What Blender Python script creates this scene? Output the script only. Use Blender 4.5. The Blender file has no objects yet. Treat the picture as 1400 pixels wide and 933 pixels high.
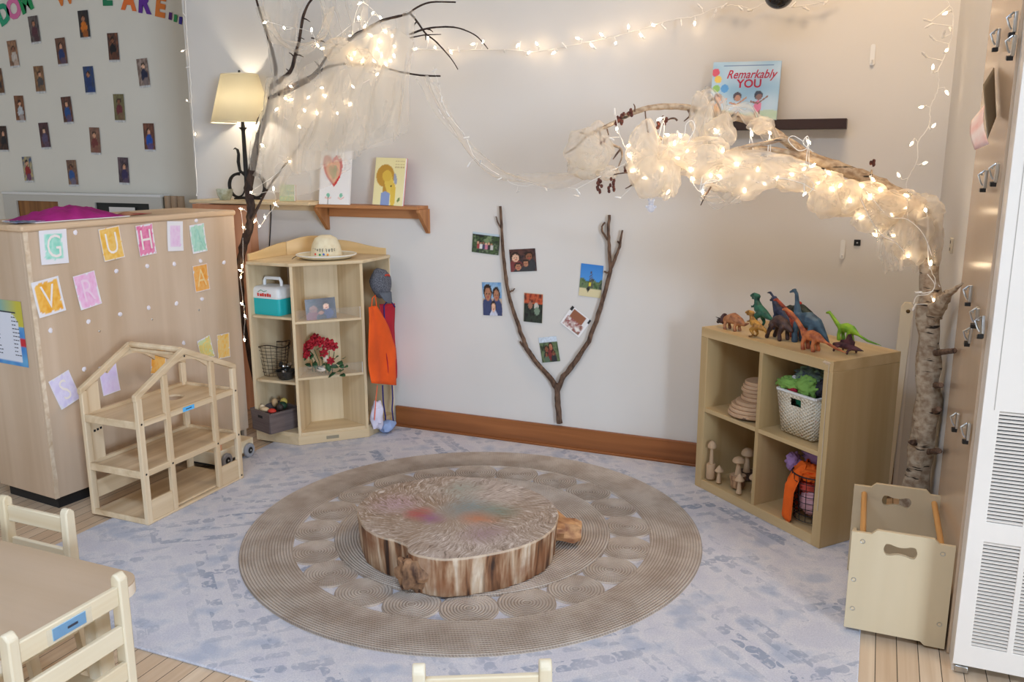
import bpy, math, random
from math import sin, cos, pi, radians, hypot, atan2
from mathutils import Vector, Matrix, noise
from mathutils.geometry import tessellate_polygon
random.seed(7)
S = bpy.context.scene
COL = S.collection

# ------------------------------------------------------------------ viewpoint (room axes: X along the back wall, Y into the room, Z up)
FPX, PITCH, ROLL, EYE, YAW = 1171.3, 0.2133, -0.0026, 1.59, radians(23.04)
YB = 4.28                                   # back wall
def _axes():
    cp, sp, cr, sr = cos(PITCH), sin(PITCH), cos(ROLL), sin(ROLL)
    R = Matrix.Rotation(YAW, 3, 'Z')
    return R @ Vector((cr, sp*sr, cp*sr)), R @ Vector((-sr, sp*cr, cp*cr)), R @ Vector((0, cp, -sp))
RT, UP, FW = _axes()
def ray(x, y): return RT*((x-700)/FPX) - UP*((y-466.5)/FPX) + FW
def atY(x, y, Y): d = ray(x, y); t = Y/d.y; return Vector((t*d.x, Y, EYE+t*d.z))
def atX(x, y, X): d = ray(x, y); t = X/d.x; return Vector((X, t*d.y, EYE+t*d.z))
def atZ(x, y, Z): d = ray(x, y); t = (Z-EYE)/d.z; return Vector((t*d.x, t*d.y, Z))
def atV(x, y, P, yaw):
    """point where a line of sight meets a vertical plane through P running along yaw, as (along, z)"""
    d = ray(x, y); n = Vector((sin(yaw), -cos(yaw), 0)); t = (n.x*P[0]+n.y*P[1])/(n.x*d.x+n.y*d.y)
    q = d*t; return (q.x-P[0])*cos(yaw)+(q.y-P[1])*sin(yaw), EYE+q.z

cam = bpy.data.objects.new('camera', bpy.data.cameras.new('camera')); COL.objects.link(cam)
cam.matrix_world = Matrix(((RT.x, UP.x, -FW.x, 0), (RT.y, UP.y, -FW.y, 0), (RT.z, UP.z, -FW.z, EYE), (0, 0, 0, 1)))
cam.data.sensor_width = 36; cam.data.lens = FPX/1400*36; cam.data.clip_start = .02
S.camera = cam

# ------------------------------------------------------------------ materials
MATS = {}
def s2l(c): return tuple(((v/12.92) if v <= .04045 else ((v+.055)/1.055)**2.4) for v in c)
def rgb(r, g, b): return s2l((r/255, g/255, b/255))
def nd(nt, t, **k):
    n = nt.nodes.new(t)
    for a, v in k.items():
        if a in ('operation', 'blend_type', 'data_type', 'wave_type', 'rings_direction', 'feature', 'layer_name', 'bands_direction', 'noise_dimensions'): setattr(n, a, v)
    return n
def base(name, color, rough=.6, metal=0, spec=.4):
    m = bpy.data.materials.new(name); m.use_nodes = True
    b = m.node_tree.nodes['Principled BSDF']
    b.inputs['Base Color'].default_value = (*color, 1); b.inputs['Roughness'].default_value = rough
    b.inputs['Metallic'].default_value = metal; b.inputs['Specular IOR Level'].default_value = spec
    return m, m.node_tree, b
def varied(name, c1, c2, scale=(8, 8, 8), rough=.6, bump=0, detail=4, lo=.35, hi=.65, bscale=None, metal=0, spec=.4, dist=0, bdist=.002):
    """two-tone noise in object space, optional bump"""
    if name in MATS: return MATS[name]
    m, nt, b = base(name, c1, rough, metal, spec)
    tc = nt.nodes.new('ShaderNodeTexCoord'); mp = nt.nodes.new('ShaderNodeMapping'); mp.inputs['Scale'].default_value = scale
    nt.links.new(tc.outputs['Object'], mp.inputs[0])
    n = nt.nodes.new('ShaderNodeTexNoise'); n.inputs['Scale'].default_value = 1; n.inputs['Detail'].default_value = detail; n.inputs['Distortion'].default_value = dist
    nt.links.new(mp.outputs[0], n.inputs['Vector'])
    r = nt.nodes.new('ShaderNodeValToRGB'); e = r.color_ramp.elements
    e[0].position = lo; e[0].color = (*c1, 1); e[1].position = hi; e[1].color = (*c2, 1)
    nt.links.new(n.outputs['Fac'], r.inputs[0]); nt.links.new(r.outputs[0], b.inputs['Base Color'])
    if bump:
        n2 = n
        if bscale:
            n2 = nt.nodes.new('ShaderNodeTexNoise'); n2.inputs['Scale'].default_value = bscale; n2.inputs['Detail'].default_value = 3
            nt.links.new(tc.outputs['Object'], n2.inputs['Vector'])
        bp = nt.nodes.new('ShaderNodeBump'); bp.inputs['Strength'].default_value = bump; bp.inputs['Distance'].default_value = bdist
        nt.links.new(n2.outputs['Fac'], bp.inputs['Height']); nt.links.new(bp.outputs[0], b.inputs['Normal'])
    MATS[name] = m; return m
def plain(name, color, rough=.6, metal=0, spec=.4, emit=None, es=0):
    if name in MATS: return MATS[name]
    m, nt, b = base(name, color, rough, metal, spec)
    if emit: b.inputs['Emission Color'].default_value = (*emit, 1); b.inputs['Emission Strength'].default_value = es
    MATS[name] = m; return m
def wood(name, c1, c2, axis='z', rough=.5, fine=60, coarse=3.0, spec=.35):
    sc = {'x': (coarse*.25, fine*.3, fine*.3), 'y': (fine*.3, coarse*.25, fine*.3), 'z': (fine*.3, fine*.3, coarse*.25)}[axis]
    return varied(name, c1, c2, sc, rough, .12, 5, .3, .7, spec=spec, dist=.4, bdist=.0006)
BIRCH1, BIRCH2 = rgb(226, 205, 168), rgb(205, 180, 140)
m_birch = wood('pale_birch_wood', BIRCH1, BIRCH2, 'z')
m_birchx = wood('pale_birch_wood_lengthwise', BIRCH1, BIRCH2, 'x')
m_birchy = wood('pale_birch_wood_crosswise', BIRCH1, BIRCH2, 'y')
m_ply = wood('divider_plywood', rgb(216, 194, 170), rgb(196, 170, 142), 'z', .45, 26, 2)
m_plyx = wood('divider_plywood_lengthwise', rgb(226, 198, 166), rgb(206, 174, 138), 'x', .45, 40, 2)
m_plyedge = wood('raw_plywood_edge', rgb(236, 220, 196), rgb(205, 178, 146), 'y', .7, 90, 30)
m_cube = wood('cube_shelf_birch_foil', rgb(216, 190, 144), rgb(196, 166, 118), 'x', .42, 36, 2)
m_cubez = wood('cube_shelf_birch_foil_upright', rgb(206, 180, 134), rgb(186, 156, 108), 'z', .42, 30, 2)
m_doll = wood('dollhouse_wood', rgb(232, 212, 180), rgb(206, 178, 140), 'z', .55, 60, 2)
m_dollx = wood('dollhouse_wood_lengthwise', rgb(230, 208, 174), rgb(200, 172, 134), 'x', .55, 60, 2)
m_chair = wood('child_chair_wood', rgb(232, 222, 200), rgb(214, 196, 162), 'z', .4, 50, 2)
m_chairx = wood('child_chair_wood_lengthwise', rgb(232, 222, 198), rgb(214, 194, 158), 'x', .4, 50, 2)
m_table = wood('table_laminate', rgb(200, 176, 150), rgb(188, 162, 132), 'x', .38, 40, 1.5)
m_base = wood('stained_baseboard', rgb(174, 110, 64), rgb(126, 76, 42), 'x', .4, 50, 3)
m_shelfw = wood('oiled_shelf_wood', rgb(196, 138, 88), rgb(160, 104, 60), 'x', .45, 60, 3)
m_dark = wood('dark_walnut', rgb(62, 42, 36), rgb(44, 28, 24), 'x', .4, 50, 3)
m_binply = wood('book_bin_plywood', rgb(214, 196, 164), rgb(200, 180, 144), 'z', .42, 14, 1.5)
m_dowel = wood('dowel_wood', rgb(206, 156, 96), rgb(186, 134, 76), 'y', .5, 60, 4)
m_orangew = wood('orange_stain_and_glow_wood', rgb(226, 164, 124), rgb(204, 138, 98), 'z', .35, 30, 2)  # post: fairy-light glow put into the colour; the cart handle shares it
m_white = plain('white_plastic', rgb(236, 236, 234), .4)
m_paper = plain('white_paper', rgb(236, 234, 232), .8)
m_blackm = varied('wrought_iron', rgb(34, 32, 30), rgb(22, 20, 20), (30,)*3, .5, .2)
m_black = plain('black_rubber', rgb(30, 30, 32), .6)
m_metal = plain('brushed_steel', rgb(190, 190, 188), .3, 1)
m_wall = varied('painted_wall', rgb(222, 218, 212), rgb(216, 212, 206), (1.3,)*3, .75, .06, 3, bscale=240, bdist=.0008)
m_bark = varied('dark_twig_bark', rgb(74, 56, 46), rgb(40, 30, 26), (60, 60, 20), .85, .6, bdist=.003)
m_bark2 = varied('brown_branch_bark', rgb(118, 92, 74), rgb(70, 52, 42), (70, 70, 25), .85, .6, bdist=.003)

def mat_birchbark():
    m, nt, b = base('birch_bark', rgb(170, 150, 126), .8)
    tc = nt.nodes.new('ShaderNodeTexCoord')
    def nz(scale, s, d=4, det=.0):
        mp = nt.nodes.new('ShaderNodeMapping'); mp.inputs['Scale'].default_value = scale; nt.links.new(tc.outputs['Object'], mp.inputs[0])
        n = nt.nodes.new('ShaderNodeTexNoise'); n.inputs['Scale'].default_value = s; n.inputs['Detail'].default_value = d; nt.links.new(mp.outputs[0], n.inputs['Vector']); return n
    n1 = nz((1, 1, 1.2), 45); n2 = nz((1, 1, 6.5), 14, 2)
    r1 = nt.nodes.new('ShaderNodeValToRGB'); r1.color_ramp.elements[0].position = .35; r1.color_ramp.elements[0].color = (*rgb(146, 122, 98), 1)
    r1.color_ramp.elements[1].position = .62; r1.color_ramp.elements[1].color = (*rgb(186, 168, 144), 1)
    r2 = nt.nodes.new('ShaderNodeValToRGB'); r2.color_ramp.elements[0].position = .30; r2.color_ramp.elements[0].color = (.05, .04, .035, 1)
    r2.color_ramp.elements[1].position = .37; r2.color_ramp.elements[1].color = (1, 1, 1, 1)
    mx = nt.nodes.new('ShaderNodeMix'); mx.data_type = 'RGBA'; mx.blend_type = 'MULTIPLY'; mx.inputs[0].default_value = 1
    nt.links.new(n1.outputs['Fac'], r1.inputs[0]); nt.links.new(n2.outputs['Fac'], r2.inputs[0])
    nt.links.new(r1.outputs[0], mx.inputs[6]); nt.links.new(r2.outputs[0], mx.inputs[7]); nt.links.new(mx.outputs[2], b.inputs['Base Color'])
    bp = nt.nodes.new('ShaderNodeBump'); bp.inputs['Strength'].default_value = .5; bp.inputs['Distance'].default_value = .004
    nt.links.new(n1.outputs['Fac'], bp.inputs['Height']); nt.links.new(bp.outputs[0], b.inputs['Normal'])
    return m
m_birchbark = mat_birchbark()

def mth(nt, op, a, b=None, c=None):
    n = nt.nodes.new('ShaderNodeMath'); n.operation = op
    for i, v in enumerate((a, b, c)):
        if v is None: continue
        if isinstance(v, (int, float)): n.inputs[i].default_value = v
        else: nt.links.new(v, n.inputs[i])
    return n.outputs[0]
def ramp(nt, fac, stops):
    r = nt.nodes.new('ShaderNodeValToRGB'); e = r.color_ramp.elements
    while len(e) < len(stops): e.new(.5)
    for i, (p, c) in enumerate(stops): e[i].position = p; e[i].color = (*c, 1)
    nt.links.new(fac, r.inputs[0]); return r.outputs[0]
def noise_n(nt, vec, scale, detail=3, sc=None, dist=0):
    if sc:
        mp = nt.nodes.new('ShaderNodeMapping'); mp.inputs['Scale'].default_value = sc; nt.links.new(vec, mp.inputs[0]); vec = mp.outputs[0]
    n = nt.nodes.new('ShaderNodeTexNoise'); n.inputs['Scale'].default_value = scale; n.inputs['Detail'].default_value = detail; n.inputs['Distortion'].default_value = dist
    nt.links.new(vec, n.inputs['Vector']); return n.outputs['Fac']
def mixc(nt, fac, a, b, mode='MIX'):
    n = nt.nodes.new('ShaderNodeMix'); n.data_type = 'RGBA'; n.blend_type = mode
    for i, v in ((0, fac), (6, a), (7, b)):
        if isinstance(v, (int, float)): n.inputs[i].default_value = v
        elif isinstance(v, tuple): n.inputs[i].default_value = (*v, 1)
        else: nt.links.new(v, n.inputs[i])
    return n.outputs[2]
def bumpn(nt, b, h, strength, dist):
    bp = nt.nodes.new('ShaderNodeBump'); bp.inputs['Strength'].default_value = strength; bp.inputs['Distance'].default_value = dist
    nt.links.new(h, bp.inputs['Height']); nt.links.new(bp.outputs[0], b.inputs['Normal'])

def mat_jute():
    m, nt, b = base('braided_jute', rgb(170, 146, 124), .9, spec=.15)
    tc = nt.nodes.new('ShaderNodeTexCoord'); sp = nt.nodes.new('ShaderNodeSeparateXYZ'); nt.links.new(tc.outputs['Object'], sp.inputs[0])
    x, y = sp.outputs[0], sp.outputs[1]
    r = mth(nt, 'SQRT', mth(nt, 'ADD', mth(nt, 'MULTIPLY', x, x), mth(nt, 'MULTIPLY', y, y)))
    a = mth(nt, 'ARCTAN2', y, x)
    row = mth(nt, 'MULTIPLY', r, 1/.0115)
    fr = mth(nt, 'FRACT', row); tri = mth(nt, 'ABSOLUTE', mth(nt, 'SUBTRACT', fr, .5))      # 0 mid row, .5 seam
    # slanted plaits along the row, flipped each row
    plait = mth(nt, 'SINE', mth(nt, 'ADD', mth(nt, 'MULTIPLY', mth(nt, 'MULTIPLY', a, mth(nt, 'ADD', mth(nt, 'MULTIPLY', r, 1.0), .02)), 560.0), mth(nt, 'MULTIPLY', tri, 9.0)))
    h = mth(nt, 'ADD', mth(nt, 'MULTIPLY', mth(nt, 'POWER', mth(nt, 'MULTIPLY', tri, 2), 2), -1), mth(nt, 'MULTIPLY', plait, .25))
    nz = noise_n(nt, tc.outputs['Object'], 9, 5); nz2 = noise_n(nt, tc.outputs['Object'], 220, 2)
    c = ramp(nt, nz, [(.35, rgb(186, 170, 156)), (.6, rgb(212, 200, 188))])
    c = mixc(nt, mth(nt, 'MULTIPLY', mth(nt, 'GREATER_THAN', tri, .38), .6), c, rgb(104, 86, 70))
    c = mixc(nt, mth(nt, 'MULTIPLY', mth(nt, 'GREATER_THAN', plait, .55), .35), c, rgb(214, 200, 182))
    c = mixc(nt, mth(nt, 'MULTIPLY', nz2, .22), c, rgb(132, 110, 92))
    nt.links.new(c, b.inputs['Base Color']); bumpn(nt, b, h, .9, .003)
    return m
m_jute = mat_jute()

def mat_carpet():
    m, nt, b = base('faded_blue_grey_carpet', rgb(200, 202, 212), .95, spec=.1)
    tc = nt.nodes.new('ShaderNodeTexCoord'); V = tc.outputs['Object']
    mp = nt.nodes.new('ShaderNodeMapping'); mp.inputs['Rotation'].default_value = (0, 0, radians(0)); nt.links.new(V, mp.inputs[0])
    sp = nt.nodes.new('ShaderNodeSeparateXYZ'); nt.links.new(mp.outputs[0], sp.inputs[0])
    w = noise_n(nt, V, 1.6, 2)
    x = mth(nt, 'ADD', sp.outputs[0], mth(nt, 'MULTIPLY', w, .08)); y = mth(nt, 'ADD', sp.outputs[1], mth(nt, 'MULTIPLY', w, -.1))
    def lines(px, amp, py, wid, off):
        t = mth(nt, 'MULTIPLY', mth(nt, 'ABSOLUTE', mth(nt, 'SUBTRACT', mth(nt, 'FRACT', mth(nt, 'ADD', mth(nt, 'MULTIPLY', x, 1/px), off)), .5)), 2*amp)
        f = mth(nt, 'ABSOLUTE', mth(nt, 'SUBTRACT', mth(nt, 'FRACT', mth(nt, 'MULTIPLY', mth(nt, 'ADD', y, t), 1/py)), .5))
        return mth(nt, 'LESS_THAN', f, wid/py)
    l1 = lines(.92, .40, .44, .034, .1); l2 = lines(.92, .40, .22, .020, .1); l3 = lines(.92, -.40, .44, .026, .35)
    vor = nt.nodes.new('ShaderNodeTexVoronoi'); vor.inputs['Scale'].default_value = 21; nt.links.new(V, vor.inputs['Vector'])
    dab = mth(nt, 'LESS_THAN', vor.outputs['Distance'], .56)
    msk = mth(nt, 'MULTIPLY', mth(nt, 'MAXIMUM', mth(nt, 'MAXIMUM', l1, mth(nt, 'MULTIPLY', l2, .6)), mth(nt, 'MULTIPLY', l3, .8)), dab)
    wear = noise_n(nt, V, 2.6, 4); wear = mth(nt, 'MULTIPLY', mth(nt, 'SUBTRACT', wear, .30), 3.2)
    fz = noise_n(nt, V, 60, 4)
    msk = mth(nt, 'MULTIPLY', msk, mth(nt, 'MINIMUM', mth(nt, 'MAXIMUM', wear, .25), 1))
    msk = mth(nt, 'MULTIPLY', msk, mth(nt, 'MINIMUM', mth(nt, 'MULTIPLY', mth(nt, 'MAXIMUM', mth(nt, 'SUBTRACT', fz, .32), 0), 6), 1))
    patch = noise_n(nt, V, 7, 6)
    c = ramp(nt, patch, [(.38, rgb(212, 211, 219)), (.52, rgb(224, 222, 225)), (.66, rgb(188, 195, 210))])
    c = mixc(nt, mth(nt, 'MULTIPLY', msk, .78), c, rgb(134, 148, 172))
    fine = noise_n(nt, V, 190, 3)
    c = mixc(nt, mth(nt, 'MULTIPLY', mth(nt, 'SUBTRACT', fine, .32), 1.1), c, rgb(164, 166, 182))
    nt.links.new(c, b.inputs['Base Color']); bumpn(nt, b, fine, .6, .004)
    return m
m_carpet = mat_carpet()

def mat_planks():
    m, nt, b = base('pale_floorboards', rgb(206, 176, 142), .45)
    tc = nt.nodes.new('ShaderNodeTexCoord'); V = tc.outputs['Object']
    sp = nt.nodes.new('ShaderNodeSeparateXYZ'); nt.links.new(V, sp.inputs[0])
    u = mth(nt, 'MULTIPLY', mth(nt, 'ADD', sp.outputs[0], .024), 1/.064); idx = mth(nt, 'FLOOR', u); fr = mth(nt, 'FRACT', u)
    seam = mth(nt, 'LESS_THAN', mth(nt, 'ABSOLUTE', mth(nt, 'SUBTRACT', fr, .5)), .48)
    wn = nt.nodes.new('ShaderNodeTexWhiteNoise'); wn.noise_dimensions = '1D'; nt.links.new(idx, wn.inputs['W'])
    g = noise_n(nt, V, 1, 5, (40, 1.5, 1), .5)
    c = ramp(nt, g, [(.3, rgb(208, 182, 152)), (.7, rgb(228, 206, 178))])
    c = mixc(nt, mth(nt, 'MULTIPLY', wn.outputs['Value'], .35), c, rgb(186, 148, 110))
    c = mixc(nt, seam, rgb(60, 44, 32), c)
    nt.links.new(c, b.inputs['Base Color']); bumpn(nt, b, seam, .4, .002)
    return m
m_floor = mat_planks()

def mat_stumptop():
    m, nt, b = base('weathered_stump_grain', rgb(160, 140, 120), .55)
    tc = nt.nodes.new('ShaderNodeTexCoord'); V = tc.outputs['Object']
    dn = nt.nodes.new('ShaderNodeVectorMath'); dn.operation = 'ADD'
    nz = nt.nodes.new('ShaderNodeTexNoise'); nz.inputs['Scale'].default_value = 5; nz.inputs['Detail'].default_value = 3; nt.links.new(V, nz.inputs['Vector'])
    sc = nt.nodes.new('ShaderNodeVectorMath'); sc.operation = 'SCALE'; sc.inputs['Scale'].default_value = .06; nt.links.new(nz.outputs['Color'], sc.inputs[0])
    nt.links.new(V, dn.inputs[0]); nt.links.new(sc.outputs[0], dn.inputs[1])
    wv = nt.nodes.new('ShaderNodeTexWave'); wv.wave_type = 'RINGS'; wv.rings_direction = 'Z'; wv.inputs['Scale'].default_value = 22; wv.inputs['Distortion'].default_value = 3; wv.inputs['Detail'].default_value = 4; wv.inputs['Detail Scale'].default_value = 3
    nt.links.new(dn.outputs[0], wv.inputs['Vector'])
    sp = nt.nodes.new('ShaderNodeSeparateXYZ'); nt.links.new(V, sp.inputs[0])
    a = mth(nt, 'ARCTAN2', sp.outputs[1], sp.outputs[0])
    r = mth(nt, 'SQRT', mth(nt, 'ADD', mth(nt, 'MULTIPLY', sp.outputs[0], sp.outputs[0]), mth(nt, 'MULTIPLY', sp.outputs[1], sp.outputs[1])))
    pal0 = noise_n(nt, V, 4.5, 3)
    cb = nt.nodes.new('ShaderNodeCombineXYZ'); nt.links.new(mth(nt, 'ADD', mth(nt, 'MULTIPLY', mth(nt, 'ADD', a, mth(nt, 'MULTIPLY', r, 1.6)), 34), mth(nt, 'MULTIPLY', pal0, 26)), cb.inputs[0]); nt.links.new(mth(nt, 'ADD', mth(nt, 'MULTIPLY', r, 26), mth(nt, 'MULTIPLY', pal0, 9)), cb.inputs[1])
    rad = noise_n(nt, cb.outputs[0], 1, 4, None, .8)
    pal = noise_n(nt, V, 3.2, 3)
    c = ramp(nt, pal, [(.34, rgb(150, 126, 102)), (.5, rgb(168, 150, 134)), (.66, rgb(186, 172, 162))])
    c = mixc(nt, mth(nt, 'MULTIPLY', wv.outputs['Fac'], .2), c, rgb(112, 90, 72))
    c = mixc(nt, mth(nt, 'MULTIPLY', mth(nt, 'MAXIMUM', mth(nt, 'SUBTRACT', rad, .52), 0), 4.5), c, rgb(220, 212, 206))
    c = mixc(nt, mth(nt, 'MULTIPLY', mth(nt, 'MAXIMUM', mth(nt, 'SUBTRACT', .47, rad), 0), 4), c, rgb(96, 78, 62))
    cc = mixc(nt, .5, c, rgb(150, 130, 112)); c = mixc(nt, mth(nt, 'MINIMUM', mth(nt, 'MULTIPLY', r, 5), 1), cc, c)
    # old paint stains
    for (x, y, R, col, k) in ((-.13, -.03, .085, rgb(172, 62, 60), .75), (-.06, -.05, .07, rgb(140, 80, 130), .6), (.04, .10, .14, rgb(110, 140, 146), .55), (.12, .02, .09, rgb(192, 112, 62), .55),
                              (-.28, .02, .13, rgb(186, 158, 168), .6), (.22, -.1, .12, rgb(150, 120, 132), .5), (-.05, .27, .13, rgb(130, 150, 138), .4), (.16, .12, .1, rgb(96, 132, 116), .4)):
        dx = mth(nt, 'ADD', sp.outputs[0], mth(nt, 'ADD', mth(nt, 'MULTIPLY', pal, .22), -x-.11)); dy = mth(nt, 'ADD', sp.outputs[1], -y)
        d = mth(nt, 'SQRT', mth(nt, 'ADD', mth(nt, 'MULTIPLY', dx, dx), mth(nt, 'MULTIPLY', dy, dy)))
        f = mth(nt, 'MULTIPLY', mth(nt, 'MAXIMUM', mth(nt, 'SUBTRACT', 1, mth(nt, 'DIVIDE', d, R)), 0), mth(nt, 'MULTIPLY', mth(nt, 'MAXIMUM', mth(nt, 'SUBTRACT', rad, .30), 0), 6.0*k))
        c = mixc(nt, mth(nt, 'MINIMUM', f, .8), c, col)
    nt.links.new(c, b.inputs['Base Color']); bumpn(nt, b, rad, .3, .002)
    return m
def mat_stumpbark():
    m, nt, b = base('peeled_stump_side', rgb(180, 150, 120), .6)
    tc = nt.nodes.new('ShaderNodeTexCoord'); V = tc.outputs['Object']
    n1 = noise_n(nt, V, 1, 5, (24, 24, 2.4), .6); n2 = noise_n(nt, V, 1, 4, (45, 45, 3), .3); n3 = noise_n(nt, V, 7, 4)
    c = ramp(nt, n1, [(.36, rgb(60, 42, 34)), (.45, rgb(142, 98, 66)), (.54, rgb(192, 160, 128)), (.66, rgb(224, 206, 182)), (.74, rgb(164, 112, 72))])
    c = mixc(nt, mth(nt, 'MULTIPLY', mth(nt, 'MAXIMUM', mth(nt, 'SUBTRACT', n2, .55), 0), 3), c, rgb(88, 60, 44))
    c = mixc(nt, mth(nt, 'MULTIPLY', mth(nt, 'MAXIMUM', mth(nt, 'SUBTRACT', n3, .50), 0), 3.6), c, rgb(140, 88, 56))
    sz = nt.nodes.new('ShaderNodeSeparateXYZ'); nt.links.new(V, sz.inputs[0])
    c = mixc(nt, mth(nt, 'MULTIPLY', mth(nt, 'GREATER_THAN', sz.outputs[2], .151), .6), c, rgb(214, 196, 172))
    nt.links.new(c, b.inputs['Base Color']); bumpn(nt, b, n2, .7, .006)
    return m
m_stumptop, m_stumpbark = mat_stumptop(), mat_stumpbark()

def mat_vcol(name='printed_colour', rough=.35):
    m, nt, b = base(name, (.5, .5, .5), rough)
    a = nt.nodes.new('ShaderNodeVertexColor'); a.layer_name = 'Col'; nt.links.new(a.outputs[0], b.inputs['Base Color']); return m
m_print, m_matte = mat_vcol('photo_print', .3), mat_vcol('painted_print', .7)

def mat_tulle(name, col, dens, k=60, edge=.9):
    m, nt, b = base(name, col, .9)
    out = nt.nodes['Material Output']; nt.nodes.remove(b)
    tc = nt.nodes.new('ShaderNodeTexCoord'); V = tc.outputs['Object']
    tr = nt.nodes.new('ShaderNodeBsdfTransparent'); tl = nt.nodes.new('ShaderNodeBsdfTranslucent'); df = nt.nodes.new('ShaderNodeBsdfDiffuse')
    tl.inputs[0].default_value = (*col, 1); df.inputs[0].default_value = (*col, 1)
    m1 = nt.nodes.new('ShaderNodeMixShader'); m1.inputs[0].default_value = .55; nt.links.new(df.outputs[0], m1.inputs[1]); nt.links.new(tl.outputs[0], m1.inputs[2])
    m2 = nt.nodes.new('ShaderNodeMixShader'); nt.links.new(tr.outputs[0], m2.inputs[1]); nt.links.new(m1.outputs[0], m2.inputs[2])
    nz = noise_n(nt, V, 1, 2, (k, k, k*.25), .5)
    # cloth seen edge-on is denser
    lw = nt.nodes.new('ShaderNodeLayerWeight'); lw.inputs[0].default_value = .35
    f = mth(nt, 'ADD', mth(nt, 'MULTIPLY', nz, dens*.5), mth(nt, 'ADD', dens*.65, mth(nt, 'MULTIPLY', lw.outputs['Facing'], dens*edge)))
    nt.links.new(mth(nt, 'MINIMUM', f, .95), m2.inputs[0]); nt.links.new(m2.outputs[0], out.inputs[0])
    return m
m_tulle = mat_tulle('cream_tulle', rgb(248, 240, 226), .30, 14)
m_tulle2 = mat_tulle('sheer_ivory_tulle', rgb(250, 242, 228), .30, 7, .35)
m_acryl = mat_tulle('clear_acrylic', rgb(235, 238, 240), .10, 2)
def mat_bulb(name, col, s):
    m, nt, b = base(name, col, .3)
    b.inputs['Emission Color'].default_value = (*col, 1); b.inputs['Emission Strength'].default_value = s; return m
m_lit = mat_bulb('lit_warm_bulb', (1, .72, .42), 30)
m_litw = mat_bulb('lit_warm_bulb_dense', (1, .76, .48), 44)
m_unlit = plain('unlit_clear_bulb', rgb(236, 232, 226), .1, spec=.8)
m_wire = plain('white_cord', rgb(236, 232, 224), .5)

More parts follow.
